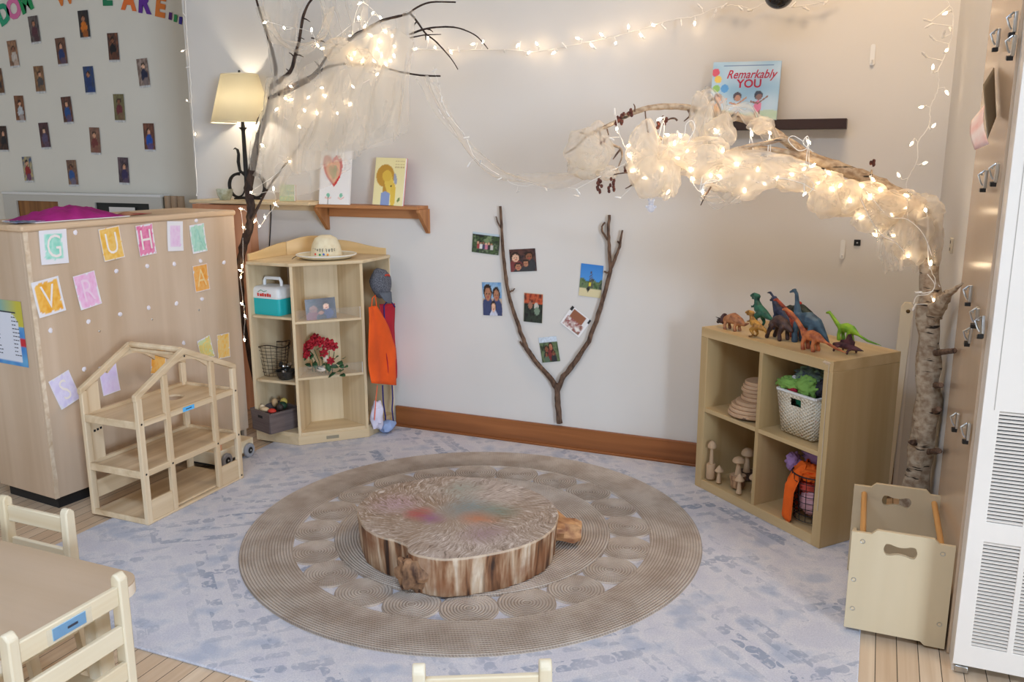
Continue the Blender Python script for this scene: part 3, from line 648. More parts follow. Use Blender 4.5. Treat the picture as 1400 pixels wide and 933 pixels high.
put('back_panel_strip', MB().box(.03, hd-.016, .245, .095, hd-.006, .44).box(.03, hd-.016, .46, .095, hd-.006, .60), m_doll, dh)
put('back_low_panel', MB().box(.03, hd-.016, .07, .33, hd-.006, .15), m_dollx, dh)
put('window_holes', MB().box(.045, hd-.0175, .375, .055, hd-.0155, .385).box(.062, hd-.0175, .377, .072, hd-.0155, .387).box(.079, hd-.0175, .379, .089, hd-.0155, .389), m_black, dh)
bh = MB()
for x, z in ((.015, .458), (hx-.015, .458), (.015, .232), (hx-.015, .232), (hx*.47, .70), (.169, .232), (.459, .232), (hx-.015, .02), (.015, .02)): bh.lathe([(.0001, 0), (.005, 0), (.005, .001), (.0001, .001)], 10)
bolt0 = None
for x, z in ((.015, .458), (hx-.015, .458), (.015, .232), (hx-.015, .232), (hx*.47, .70), (.169, .232), (.459, .232), (hx-.015, .02)):
    if not bolt0: bolt0 = put('bolt', MB().ball((0, 0, 0), .005, 8, 5, (1, .3, 1)), m_blackm, dh); bolt0.location = (x, -.0005, z)
    else: dup(bolt0, dh, (x, -.0005, z))
put('name_label', MB().box(.255, -.0012, .446, .325, -.0002, .466), plain('bright_blue_tape', rgb(96, 190, 250), .4), dh, label='bright blue tape label')
put('pencilled_mark', MB().box(.272, -.0018, .454, .308, -.0011, .458), m_ink, dh)
put('back_corner_stay', MB().box(hx*.47-.006, .022, .70, hx*.47+.006, hd-.022, .712), m_dollx, dh)

# small wheeled cart behind the dollhouse
ct = thing('wooden_push_cart', 'low wooden toy cart with grey-tyred black wheels behind the dollhouse', 'toy cart', (-3.245, 3.235, .0105))
put('cart_body', MB().box(0, 0, .028, .225, .285, .095), m_chairx, ct, bevel=.005)
put('cart_base', MB().box(.012, .01, .018, .20, .27, .028), m_black, ct)
for x in (.02, .20): put('end_post', MB().box(x, .03, .095, x+.02, .05, .20), m_orangew, ct, bevel=.002)
put('push_handle', MB().tube([(.01, .04, .205), (.23, .04, .205)], .012, 10), m_orangew, ct)
for y in (.06, .235):
    for x, s in ((.235, 1), (-.008, -1)):
        wl = put('wheel', MB().lathe([(.018, -.009), (.034, -.009), (.038, -.005), (.038, .005), (.034, .009), (.018, .009)], 24, cap=False), plain('grey_tyre', rgb(150, 152, 158), .7), ct); wl.location = (x, y, .038); wl.rotation_euler = (0, pi/2, 0)
        put('hub', MB().lathe([(.0001, -.007), (.024, -.007), (.024, .007), (.006, .008), (.006, .011), (.0001, .011)], 20, cap=False), m_black, wl)
        put('axle_cap', MB().ball((0, 0, .010*s), .006, 8, 6), m_metal, wl)

# ------------------------------------------------------------------ cube shelf
CA = Vector((-.725, 3.986, .0105)); CY = atan2(-.503, .607); CW = .79
cu = thing('cube_bookcase', 'birch four-cube bookcase standing at an angle near the right corner', 'shelf', CA, CY)
T = .045
put('top_board', MB().box(0, 0, CW-T, CW, .385, CW), m_cube, cu, bevel=.0015)
put('bottom_board', MB().box(T, 0, 0, CW-T, .385, T), m_cube, cu, bevel=.0015)
for x in (0, CW-T): put('side_board', MB().box(x, 0, 0, x+T, .385, CW-T), m_cubez, cu, bevel=.0015)
put('centre_divider', MB().box(CW/2-.010, .002, T, CW/2+.010, .385, CW-T), m_cubez, cu, bevel=.001)
for x0, x1 in ((T, CW/2-.01), (CW/2+.01, CW-T)): put('middle_shelf', MB().box(x0, .002, CW/2-.010, x1, .385, CW/2+.010), m_cube, cu, bevel=.001)
put('back_panel', MB().box(T, .381, T, CW-T, .3845, CW-T), m_cubez, cu)
put('corner_cord', MB().tube([(CW-.018, -.003, CW-.015), (CW-.020, -.004, CW-.10), (CW-.019, -.003, .40), (CW-.021, -.003, .16)], .0016, 5), plain('pale_string', rgb(214, 200, 176), .8), cu, label='thin pale string hanging down the front corner')
put('corner_scuff', MB().ball((CW-.035, .0, CW-.012), .014, 10, 6, (1.3, .12, .5), jit=.6).ball((CW-.002, .01, CW-.035), .008, 8, 6, (.2, 1, 1.4), jit=.6), m_plyedge, cu)
def cube_pt(x, y, z): return CA+Matrix.Rotation(CY, 3, 'Z') @ Vector((x, y, z))

# ------------------------------------------------------------------ book bin
BP = Vector((.002, 2.868, .0105)); BW = .308
bn = thing('book_bin', 'plywood book bin with cut-out handles and dowel rails by the heater', 'bin', BP, radians(0))
def bin_panel():
    out = [(0, 0), (.045, 0), (.05, .012), (.235, .012), (.242, 0), (BW, 0), (BW, .362), (.262, .362), (.248, .378), (.075, .378), (.062, .362), (0, .362)]
    out = [(0, .012), (.235, .012), (.247, 0), (BW, 0), (BW, .36), (.262, .36), (.246, .376), (.076, .376), (.060, .36), (0, .36)]
    cx, cz = .150, .315; h = []
    for k in range(48):
        t = 2*pi*k/48; x = cos(t); h.append((cx+.046*x, cz+(.0125+.009*abs(x)**1.5)*sin(t)*(1.0 if abs(x) < .7 else 1.25)))
    hole = []
    for k in range(40):
        t = 2*pi*k/40
        # dumbbell outline: two lobes with a waist
        x = .050*cos(t); r = .020 if abs(x) > .03 else .013+.007*(abs(x)/.03)**2
        z = r*(sin(t)/max(.001, abs(sin(t))))*min(1, abs(sin(t))*1.9)
        hole.append((cx+x, cz+z))
    return [out, hole]
pf = put('front_panel', MB().prism(bin_panel(), 0, .014, 'y'), m_binply, bn, bevel=.002)
pb = put('rear_panel', MB().prism(bin_panel(), 0, .014, 'y'), m_binply, bn, bevel=.002); pb.location = (-.006, .44, 0)
put('bottom_board', MB().box(.015, .014, .03, BW-.015, .44, .042), m_binply, bn); 
put('side_board', MB().box(.004, .014, .03, .016, .44, .19), m_binply, bn); put('side_board', MB().box(BW-.016, .014, .03, BW-.004, .44, .19), m_binply, bn)
for x in (.035, BW-.035): put('dowel_rail', MB().tube([(x, .008, .330), (x-.004, .45, .330)], .010, 12), m_dowel, bn)
for x, z in ((.035, .330), (BW-.035, .330), (.022, .085), (BW-.022, .085), (.018, .19)):
    b_ = put('screw', MB().lathe([(.0001, -.002), (.0035, -.002), (.005, -.0006), (.008, 0)], 12, cap=False), m_metal, bn); b_.location = (x, -.0005, z); b_.rotation_euler = (pi/2, 0, 0)

# ------------------------------------------------------------------ wall heater
HX = .325; HY = 2.76
ht = thing('wall_heater', 'tall cream metal wall heater with louvred vents at the right edge', 'heater', (HX, HY, 0))
HWID, HH = .95, 2.2
m_heat = varied('cream_enamel', rgb(240, 232, 222), rgb(234, 226, 216), (3,)*3, .35, 0)
V = [(.045, .512, .140, .857), (.045, .10, .142, .448), (.158, .10, .255, .448), (.158, .512, .255, .857)]
V += [(x0+.226, z0, x1+.226, z1) for x0, z0, x1, z1 in V]+[(x0+.452, z0, x1+.452, z1) for x0, z0, x1, z1 in V]
put('front_cover', MB().prism([[(0, .028), (HWID, .028), (HWID, HH), (0, HH)]]+[[(x0, z0), (x0, z1), (x1, z1), (x1, z0)] for x0, z0, x1, z1 in V], 0, .012, 'y'), m_heat, ht, bevel=.0015)
put('casing', MB().box(0, .012, 0.0, .008, .10, HH).box(HWID-.008, .012, 0, HWID, .10, HH).box(0, .012, HH-.01, HWID, .10, HH).box(.008, .09, 0, HWID-.008, .10, HH-.01), m_heat, ht)
for x0, z0, x1, z1 in V:
    put('vent_shade_backing', MB().box(x0-.004, .022, z0-.004, x1+.004, .026, z1+.004), m_black, ht)  # black sheet standing in for the shade behind the louvres
    lv = MB(); n = 30
    for k in range(n):
        z = z0+(z1-z0)*(k+.5)/n; pt = (z1-z0)/n
        lv.beam((x0, .005, z), (x1, .005, z), .007, pt*.46, (0, -.3, 1))
    put('louvre_vent', lv, m_heat, ht)
put('toe_clip', MB().box(.006, -.004, .004, .045, .012, .026), m_metal, ht, bevel=.003)
put('seam_shadow_strip', MB().box(.030, -.0012, .86, .0315, -.0002, 1.75), plain('seam_shadow_line', rgb(176, 170, 160), .6), ht)  # thin strip coloured as the shadow line of a seam

# ------------------------------------------------------------------ low table and three child chairs
TZ = .56
tb = thing('activity_table', 'low wooden classroom table with rounded corner at the lower left', 'table', (-2.3, 1.05, 0))
def rrect(x0, y0, x1, y1, r, n=8):
    o = []
    for cx, cy, a in ((x1-r, y1-r, 0), (x0+r, y1-r, 90), (x0+r, y0+r, 180), (x1-r, y0+r, 270)):
        for k in range(n+1): t = radians(a+90*k/n); o.append((cx+r*cos(t), cy+r*sin(t)))
    return o
put('tabletop', MB().prism(rrect(-.62, -.42, .675, .412, .06), TZ-.006, TZ, 'z'), m_table, tb, bevel=.002)
put('tabletop_edge', MB().prism(rrect(-.62, -.42, .675, .412, .06), TZ-.035, TZ-.006, 'z'), plain('pale_edge_banding', rgb(232, 218, 198), .5), tb, bevel=.004)
put('apron', MB().box(-.55, -.35, TZ-.09, .60, -.33, TZ-.035).box(-.55, .32, TZ-.09, .60, .34, TZ-.035).box(.58, -.33, TZ-.09, .60, .32, TZ-.035).box(-.55, -.33, TZ-.09, -.53, .32, TZ-.035), m_chairx, tb)
for x in (-.56, .56):
    for y in (-.36, .31): put('leg', MB().box(x, y, 0, x+.045, y+.045, TZ-.035), m_chair, tb, bevel=.004)

def child_chair(name, label, loc, rz, sh=.30, bh=.63, w=.29, blue=False):
    """origin under the middle of the back; the chair faces local +y"""
    c = thing(name, label, 'chair', loc, rz, 'small wooden classroom chairs')
    for s in (-1, 1):
        x = s*(w/2-.016)
        put('back_post', MB().prism([(-.045, 0), (-.015, 0), (.018, sh), (.010, bh-.012), (.003, bh), (-.008, bh), (-.020, bh-.012), (-.018, sh)], x-.013, x+.013, 'x'), m_chair, c, bevel=.004)
        put('front_leg', MB().prism([(.245, 0), (.272, 0), (.262, sh-.012), (.225, sh-.012)], x-.013, x+.013, 'x'), m_chair, c, bevel=.003)
        put('side_stretcher', MB().beam((x, -.01, sh-.035), (x, .24, sh-.035), .018, .04), m_chairx, c); put('lower_stretcher', MB().beam((x, -.02, .10), (x, .25, .10), .016, .03), m_chairx, c)
    put('seat', MB().box(-w/2-.004, -.008, sh-.012, w/2+.004, .285, sh+.004), m_chairx, c, bevel=.005)
    for i, z in enumerate((bh-.075, bh-.175, bh-.27)):
        put('back_slat', MB().beam((-w/2+.028, -.006-.002*i, z+.022), (w/2-.028, -.006-.002*i, z+.022), .014, .048), m_chairx, c, bevel=.003)
    put('front_rail', MB().beam((-w/2+.02, .245, sh-.035), (w/2-.02, .245, sh-.035), .016, .04), m_chairx, c)
    if blue:
        put('name_label', MB().box(-.05, -.0155, bh-.068, .035, -.0135, bh-.040), plain('pale_blue_tape', rgb(150, 206, 246), .4), c, label='bright blue tape label')
        put('clear_tape', MB().box(-.065, -.0165, bh-.072, .05, -.0155, bh-.036), m_acryl, c)
        put('pencilled_mark', MB().box(-.014, -.0175, bh-.057, .012, -.0165, bh-.052), m_ink, c)
    return c
child_chair('child_chair', 'small wooden chair with blue name label, its back to the viewer at lower left', (-1.588, 1.205, 0), pi/2, blue=True, w=.315)
child_chair('child_chair', 'small wooden chair on the far side of the low table', (-2.17, 1.585, 0), pi, w=.285, bh=.62)
child_chair('child_chair', 'small wooden chair with only its top rail showing at the bottom centre', (-.66, 1.395, 0), radians(26.3), w=.285, bh=.60)

# ------------------------------------------------------------------ corner display unit
UO = Vector((-2.735, 3.861, .0105)); UH = 1.02
un = thing('corner_display_unit', 'pale birch corner display unit with open bays beside the dark tree branch', 'shelf', UO, pi/4)
uA, uB, uC, uD = (-.394, .19), (-.198, 0), (.198, 0), (.394, .19)
uE, uF = (.150, .440), (-.150, .440)          # chamfered back corner
def upan(name, a, b, t, z0, z1, mat=None, **k):
    a = Vector((*a, 0)); b = Vector((*b, 0)); n = Vector((-(b-a).y, (b-a).x, 0)).normalized()*t
    return put(name, MB().prism([(a.x, a.y), (b.x, b.y), (b.x+n.x, b.y+n.y), (a.x+n.x, a.y+n.y)], z0, z1, 'z'), mat or m_birch, un, bevel=.0015, **k)
foot = [uA, uB, uC, uD, uE, uF]
put('top_board', MB().prism([(-.402, .185), (-.202, -.008), (.202, -.008), (.402, .185), (.155, .446), (-.155, .446)], UH-.018, UH, 'z'), m_birchx, un, bevel=.004)
put('base_board', MB().prism([uA, (-.196, .006), (.196, .006), uD, (.148, .436), (-.148, .436)], .052, .068, 'z'), m_birchx, un)
# side ends along the walls and back
upan('end_panel', (.394, .19), (.15, .437), -.016, 0, UH-.018); upan('end_panel', (-.394, .19), (-.15, .437), .016, 0, UH-.018)
upan('back_panel', (.148, .438), (-.148, .438), .010, .02, UH-.018)
# bay dividers running back from the two front corners, splayed to the central back board
for s in (-1, 1):
    put('bay_divider', MB().prism([(s*.198, .0), (s*.182, .0), (s*.092, .205), (s*.100, .213)], .052, UH-.018, 'z'), m_birch, un, bevel=.001)
put('bay_back', MB().box(-.094, .200, .052, .094, .210, UH-.018), m_birch, un)
put('plinth', MB().prism([(-.198, 0), (.198, 0), (.198, .014), (-.198, .014)], 0, .052, 'z'), m_birchx, un, bevel=.002)
put('plinth', MB().prism([(-.394, .19), (-.198, 0), (-.19, .012), (-.384, .200)], 0, .052, 'z'), m_birchx, un, bevel=.002)
put('plinth', MB().prism([(.394, .19), (.198, 0), (.19, .012), (.384, .200)], 0, .052, 'z'), m_birchx, un, bevel=.002)
put('maker_plate', MB().box(-.045, -.0015, .018, .025, 0, .036), plain('plate_grey', rgb(150, 140, 118), .5), un, label='small grey plate')
for z in (.700, .385): # centre shelves and left bay shelves
    put('centre_shelf', MB().prism([(-.190, .004), (.190, .004), (.094, .200), (-.094, .200)], z-.014, z, 'z'), m_birchx, un, bevel=.0015)
    ac = put('clear_guard', MB().box(-.176, .002, z, .176, .005, z+.062), m_acryl, un, label='clear acrylic strip')
    ae = put('guard_edge', MB().box(.174, .0005, z, .176, .0015, z+.062), m_white, ac)
for z in (.722, .358):
    put('bay_shelf', MB().prism([(-.384, .186), (-.194, .012), (-.105, .205), (-.15, .43)], z-.014, z, 'z'), m_birchx, un, bevel=.0015)
# wavy gallery rail round the back
def rail(a, b, h0, h1, peak):
    a = Vector((*a, 0)); b = Vector((*b, 0)); L = (b-a).length; pts = [(0, UH)]+[(L, UH)]
    prof = [(L*k/16, UH+h0+(h1-h0)*(lambda t: t*t*(3-2*t))(k/16)+peak*sin(pi*k/16)) for k in range(16, -1, -1)]
    m = MB().prism(pts+prof, 0, .014, 'y'); o = put('gallery_rail', m, m_orange_birch, un, bevel=.002); o.location = a; o.rotation_euler = (0, 0, atan2(b.y-a.y, b.x-a.x)); return o
m_orange_birch = wood('warm_birch_rail', rgb(232, 200, 146), rgb(214, 178, 120), 'x', .45, 50, 2)
rail((-.380, .210), (-.150, .428), .038, .075, .0); rail((-.150, .424), (.150, .424), .075, .075, .030); rail((.150, .428), (.380, .205), .075, .038, .0)
def U(x, y, z): return UO+Matrix.Rotation(pi/4, 3, 'Z') @ Vector((x, y, z))

# sun hat on top
hat = thing('sun_hat', 'cream sun hat with dark lettering lying on top of the corner unit', 'hat', U(.03, .15, UH+.002), radians(20))
def hatfn(t, z): return 1+.03*sin(2*t+1)
pr = [(.001, .130), (.03, .128), (.058, .112), (.074, .080), (.082, .040), (.084, .014), (.10, .008), (.13, .010), (.158, .022), (.160, .024), (.158, .018), (.13, .004), (.09, .0), (.001, .0)]
m_hat = varied('cream_cotton', rgb(236, 226, 196), rgb(224, 210, 176), (30,)*3, .9, .3)
put('hat_body', MB().lathe(pr, 40, fn=hatfn), m_hat, hat, sharp=70)
put('brim_binding', MB().tube([(.160*(1+.03*sin(2*t+1))*cos(t), .160*(1+.03*sin(2*t+1))*sin(t), .023) for t in [2*pi*k/40 for k in range(41)]], .0035, 6), plain('white_binding', rgb(244, 240, 230), .8), hat)
dm = MB(); m_mark = plain('black_marker', rgb(40, 36, 44), .7)
for k in range(9):   # felt-pen letters round the crown
    t = radians(-135+12*k); r = .079; p = Vector((r*cos(t), r*sin(t), .050)); z = .012
    M = Matrix.Translation(p) @ Matrix.Rotation(t+pi/2, 4, 'Z')
    for j, (a, b) in enumerate((((0, 0), (0, 1)), ((0, 1), (.7, 1)), ((0, .5), (.6, .5)), ((.7, 0), (.7, 1)))):
        if (k*3+j) % 4 == 3: continue
        A = M @ Vector((a[0]*.008-.004, 0, a[1]*.018-.009)); Bq = M @ Vector((b[0]*.008-.004, 0, b[1]*.018-.009)); dm.tube([A, Bq], .0012, 5)
put('pen_lettering', dm, m_mark, hat)
for k, (c, t, z) in enumerate(((rgb(220, 80, 70), -120, .030), (rgb(60, 160, 90), -100, .028), (rgb(70, 110, 200), -85, .030), (rgb(240, 150, 60), -70, .028))):
    t = radians(t); put('painted_dot', MB().ball((.083*cos(t), .083*sin(t), z), .006, 8, 6, (1, 1, 1)), plain('dot_colour_%s' % 'abcd'[k], c, .6), hat)
put('chin_cord', MB().tube([(-.15, -.04, .02), (-.17, -.055, .008), (-.175, -.06, .003), (-.172, -.075, .003)], .002, 5), m_mark, hat)

# lunch cooler on the left bay shelf
cl_ = thing('lunch_cooler', 'small cooler box with teal base and white lid, top left bay', 'cooler', U(-.262, .21, .7225), radians(-3))
def rounded_box(w, d, z0, z1, r, tw=1.0, n=6, dome=0):
    mb = MB(); rings = []
    L = [(z0, .97), (z0+.006, 1.0)]+[(z0+(z1-z0)*k/3, 1+(tw-1)*k/3) for k in range(1, 4)]
    if dome: L += [(z1+dome*sin(radians(a)), tw*(1-.35*(1-cos(radians(a))))) for a in (15, 35, 60, 80, 90)]
    vs = []; fs = []
    for z, s in L:
        for x, y in rrect(-w/2*s, -d/2*s, w/2*s, d/2*s, r*s, n): vs.append((x, y, z))
    m = 4*(n+1)
    for j in range(len(L)-1):
        for i in range(m): fs.append((j*m+i, j*m+(i+1) % m, (j+1)*m+(i+1) % m, (j+1)*m+i))
    fs.append(tuple(range(m-1, -1, -1))); fs.append(tuple((len(L)-1)*m+i for i in range(m)))
    return mb.add(vs, fs)
put('cooler_base', rounded_box(.205, .15, 0, .092, .02), plain('teal_plastic', rgb(40, 182, 184), .35), cl_)
put('cooler_lid', rounded_box(.212, .157, .092, .135, .024, .95, dome=.022), m_white, cl_)
put('carry_handle', MB().tube([(-.06, 0, .14), (-.06, 0, .180), (-.05, 0, .196), (.05, 0, .196), (.06, 0, .180), (.06, 0, .14)], .0095, 10), m_white, cl_)
put('side_latch', MB().box(-.112, -.012, .075, -.103, .012, .115), plain('teal_plastic', rgb(40, 182, 184), .35), cl_, bevel=.002)
lg = text('printed_logo', 'Igloo', .030, plain('logo_red', rgb(214, 70, 60), .5), cl_, (.03, -.0795, .118), (pi/2, 0, 0), bold=.0006) if False else None
lgm = MB()
for k, wd in enumerate((.010, .014, .012, .012, .013, .010)): lgm.box(-.045+.017*k, -.0802, .104, -.045+.017*k+wd, -.0788, .122-.003*(k % 2))
put('red_lettering', lgm, plain('logo_red', rgb(214, 70, 60), .5), cl_, label='red printed word')
put('green_swoosh', MB().tube([(-.04, -.079, .128), (-.02, -.0775, .139), (0, -.078, .130), (.02, -.077, .137)], .0015, 5), plain('logo_green', rgb(60, 150, 100), .5), cl_)

# dark wire basket + silver ornament, middle left bay
def ringpts(r, z, sy=1, n=28): return [(r*cos(2*pi*k/n), r*sy*sin(2*pi*k/n), z) for k in range(n+1)]
wb = thing('wire_basket', 'tall rusty wire basket in the middle left bay of the corner unit', 'basket', U(-.275, .25, .3585), .3)
bm_ = MB()
for i in range(9): z = .004+.17*i/8; bm_.tube(ringpts(.062+.025*i/8+.006*sin(i), z), .0014, 5)
for k in range(18): t = 2*pi*k/18; bm_.tube([(.062*cos(t), .062*sin(t), .004), (.075*cos(t), .075*sin(t), .09), (.09*cos(t), .09*sin(t), .178+.010*sin(3*t))], .0012, 5)
m_rust = plain('dark_rusty_wire', rgb(64, 48, 38), .6, .6)
put('wire_mesh', bm_, m_rust, wb); put('rim', MB().tube([(x, y, .180+.010*sin(3*2*pi*i/28)) for i, (x, y, _) in enumerate(ringpts(.091, 0))], .003, 6), m_rust, wb)
sg = thing('dark_filled_bowl', 'dark bowl with silvery trinkets in the middle left bay', 'bowl', U(-.232, .125, .3585))
put('bowl', MB().lathe([(.001, 0), (.035, 0), (.05, .02), (.056, .05), (.053, .05), (.046, .02), (.001, .006)], 26), varied('dark_pewter', rgb(44, 44, 46), rgb(90, 88, 84), (40,)*3, .35, .3, metal=.7), sg)
rr = random.Random(3)
for k in range(9): put('silver_trinket', MB().ball((rr.uniform(-.03, .03), rr.uniform(-.03, .03), .045+rr.uniform(0, .045)), rr.uniform(.008, .014), 8, 6, jit=.4), m_metal if k % 2 else m_blackm, sg)

# grey plastic crate with wooden toys, bottom left bay
cr = thing('grey_crate', 'brown-grey plastic crate of toys in the bottom left bay', 'crate', U(-.298, .165, .0685), radians(-18))
m_crate = varied('taupe_plastic', rgb(116, 102, 98), rgb(98, 86, 84), (6, 6, 90), .6, .3)
cb = MB(); w0, d0, h0 = .165, .19, .115
for s in (-1, 1):
    cb.prism([(-w0/2, 0), (w0/2, 0), (w0/2+.012, h0), (-w0/2-.012, h0)], s*(d0/2)-.003, s*(d0/2)+.003, 'y')
for s in (-1, 1): cb.beam((s*(w0/2+.006), -d0/2, h0/2), (s*(w0/2+.006), d0/2, h0/2), .005, h0, (0, 0, 1))
cb.box(-w0/2, -d0/2, 0, w0/2, d0/2, .004)
put('crate_body', cb, m_crate, cr, bevel=.0015)
put('crate_rim', MB().beam((-w0/2-.013, -d0/2, h0), (w0/2+.013, -d0/2, h0), .010, .010).beam((-w0/2-.013, d0/2, h0), (w0/2+.013, d0/2, h0), .010, .010).beam((-w0/2-.013, -d0/2, h0), (-w0/2-.013, d0/2, h0), .010, .010).beam((w0/2+.013, -d0/2, h0), (w0/2+.013, d0/2, h0), .010, .010), m_crate, cr)
put('grip_hole', MB().box(-.022, -d0/2-.0045, h0-.035, .022, -d0/2-.002, h0-.020), m_black, cr, bevel=.004)
toy = [((-.05, -.05, .115), (.02, .014, .024), rgb(226, 208, 176)), ((-.01, -.06, .12), (.03, .018, .014), rgb(216, 190, 150)), ((.045, -.05, .118), (.026, .02, .014), rgb(206, 60, 46)), ((.03, .03, .13), (.028, .024, .022), rgb(40, 66, 44)),
       ((-.03, .02, .138), (.018, .018, .026), rgb(196, 160, 116)), ((.0, .06, .14), (.022, .02, .022), rgb(204, 180, 90)), ((.05, .0, .13), (.02, .018, .02), rgb(60, 50, 44))]
for k, (c, sc, col) in enumerate(toy):
    o = put('toy_block', MB().ball((0, 0, 0), 1, 12, 8, sc, jit=.3), plain('toy_colour_%s' % 'abcdefg'[k], col, .6), None)
    o.location = cr.matrix_basis @ Vector(c) if False else (Matrix.Translation(cr.location) @ Matrix.Rotation(radians(-18), 4, 'Z')) @ Vector(c)
    tag(o, ['pale wooden block standing at the front of the grey crate', 'tan wooden piece lying at the front of the grey crate', 'red toy piece in the grey crate', 'dark green toy lump in the grey crate', 'light brown knob at the middle of the grey crate', 'yellowish ball at the back of the grey crate', 'dark brown lump at the right of the grey crate'][k], 'toy', 'toys in the grey crate')

# photo leaning on the upper centre shelf
def photo(name, label, w, h, fn, M, group=None, nu=28, nv=24, bend=.0012, thick=True):
    t = tag(newobj(name, None), label, 'photo', group); t.empty_display_size = .03; t.matrix_world = M
    mb, c = picture(nu, nv, fn, w, h, bend); put('print', mb, m_print, t, cols=c)
    return t
dk = mottled([rgb(24, 20, 24), rgb(60, 50, 56), rgb(36, 30, 34)], 4, 3)
ph_ = photo('family_photo', 'photo of two smiling people standing on the upper centre shelf', .165, .115,
      people(dk, [(.26, .52, .17), (.68, .60, .13), (.5, .32, .10)], 4), Matrix.Translation(U(-.035, .035, .7015+.0565)) @ Matrix.Rotation(pi/4, 4, 'Z') @ Matrix.Rotation(radians(-8), 4, 'X') @ Matrix.Rotation(radians(-2), 4, 'Y'))

# red flowers in the lower centre shelf
fl = thing('red_flower_arrangement', 'bunch of red silk flowers with green leaves on the lower centre shelf', 'flowers', U(-.045, .085, .386)); fl.scale = (1.12, 1.0, 1.12)
rr = random.Random(11); m_red = varied('red_petals', rgb(190, 34, 50), rgb(140, 18, 34), (60,)*3, .6); m_leaf = varied('green_leaves', rgb(60, 104, 62), rgb(34, 70, 44), (30,)*3, .5)
def petal_flower(c, r, d):
    mb = MB(); d = Vector(d).normalized(); a = d.orthogonal().normalized(); b = d.cross(a)
    for ring, (n, el, L) in enumerate(((6, .25, 1), (5, .7, .75), (3, 1.2, .5))):
        for k in range(n):
            t = 2*pi*k/n+ring; e = (a*cos(t)+b*sin(t))*cos(el)+d*sin(el); sd = d.cross(e).normalized(); tip = Vector(c)+e*r*L; mid = Vector(c)+e*r*L*.55
            mb.add([Vector(c), mid+sd*r*.34+d*r*.1, tip+sd*r*.16, tip-sd*r*.16, mid-sd*r*.34+d*r*.1], [(0, 1, 2, 3, 4)])
    return mb
for (x, y, z, r) in ((-.085, -.03, .085, .036), (-.06, -.02, .125, .036), (-.02, -.03, .150, .038), (.02, -.02, .160, .034), (.06, -.01, .150, .036), (.085, 0, .140, .028), (.05, -.035, .11, .026), (-.10, 0, .11, .03), (.09, -.04, .075, .022), (-.03, .01, .17, .03), (-.045, -.045, .095, .026)):
    put('bloom', petal_flower((x, y, z), r, (x*4, -1, .5+z*2)), m_red, fl, solid=.0015)
def leafmesh(c, d, L, w):
    d = Vector(d).normalized(); s = d.cross(Vector((0, -.5, 1))).normalized(); u = s.cross(d); c = Vector(c); pts = [c]
    return MB().add([c, c+d*L*.35+s*w+u*w*.3, c+d*L*.75+s*w*.7, c+d*L-u*w*.3, c+d*L*.75-s*w*.7, c+d*L*.35-s*w+u*w*.3, c+d*L*.5], [(0, 1, 6), (1, 2, 6), (2, 3, 6), (3, 4, 6), (4, 5, 6), (5, 0, 6)])
for k in range(26):
    x = rr.uniform(-.08, .18); z = rr.uniform(.01, .09) if x > .08 else rr.uniform(.02, .12)
    put('leaf', leafmesh((x, rr.uniform(-.05, .0), z), (rr.uniform(-1, 1), -.5, rr.uniform(-.6, .9)), rr.uniform(.03, .055), rr.uniform(.012, .018)), m_leaf, fl, solid=.001)
for k in range(7): put('stem', MB().tube([(-.05+.02*k, .0, .0), (-.04+.02*k, -.01, .06), (-.08+.03*k, -.02, .12)], .002, 5), m_leaf, fl)
put('cream_bud', MB().ball((.055, -.03, .085), .016, 10, 8, (1, .8, 1.2), jit=.4).ball((.03, -.045, .03), .02, 10, 8, (1.3, .8, .6), jit=.4), plain('cream_petal', rgb(232, 214, 196), .7), fl)

# clothes on the right side of the unit (bay opens to the right)
RXF = -2.575     # room X of that face
def cloth_sheet(name, mat, parent, x, ya, yb, z0, z1, top=None, fold=.012, n=4, wave=1.0, dx=.0, nu=18, nv=22, taper=1.0):
    def fn(u, v):
        yc = (ya+yb)/2; wv = (1-v)*1+v*taper if top is None else top(v)
        y = yc+(u-.5)*(yb-ya)*wv; return Vector((x+fold*sin(u*n*2*pi*.5+v*2)*(1.2-v)+.012*sin(v*5+u*2)*wave+dx*(1-v), y, z0+(z1-z0)*v))
    return put(name, MB().grid(nu, nv, fn), mat, parent, solid=.0025)
def fabric(name, c, k=.8): return varied(name, c, tuple(v*k for v in c), (7,)*3, .85, .3, bscale=300)
cap = thing('baseball_cap', 'grey tweed baseball cap hanging in the right side of the corner unit', 'cap', (-2.555, 4.12, .885), 0)
m_cap = varied('grey_tweed', rgb(112, 114, 122), rgb(70, 72, 80), (160,)*3, .95, .5)
put('crown', MB().ball((0, 0, .005), .086, 22, 14, (.66, .82, 1.0), Matrix.Rotation(radians(12), 3, 'X'), jit=.10), m_cap, cap)
bp_ = MB(); bp_.grid(16, 6, lambda u, v: Vector((.018+.030*sin(pi*u)*(1-v*.2)+.016*v, (u-.5)*(.125-.02*v), -.045-.055*v*(sin(pi*u)**.5 if 0 < u < 1 else 0)-.008*v)))
put('peak', bp_, plain('slate_cap_peak', rgb(92, 98, 108), .8), cap, solid=.004)
put('back_strap', MB().tube([(.03, -.03, .045), (.05, -.02, .055), (.054, .0, .052), (.046, .015, .045)], .006, 8), plain('red_orange_strap', rgb(190, 70, 56), .8), cap)
ap = thing('orange_apron', 'bright orange apron hanging on the right side of the corner unit', 'apron', (0, 0, 0))
A0 = lambda px, py: atX(px, py, -2.545)
m_or = fabric('orange_fabric', rgb(246, 96, 28), .82); m_rd = fabric('crimson_fabric', rgb(190, 32, 52), .75); m_nv = plain('navy_ribbon', rgb(44, 40, 110), .7)
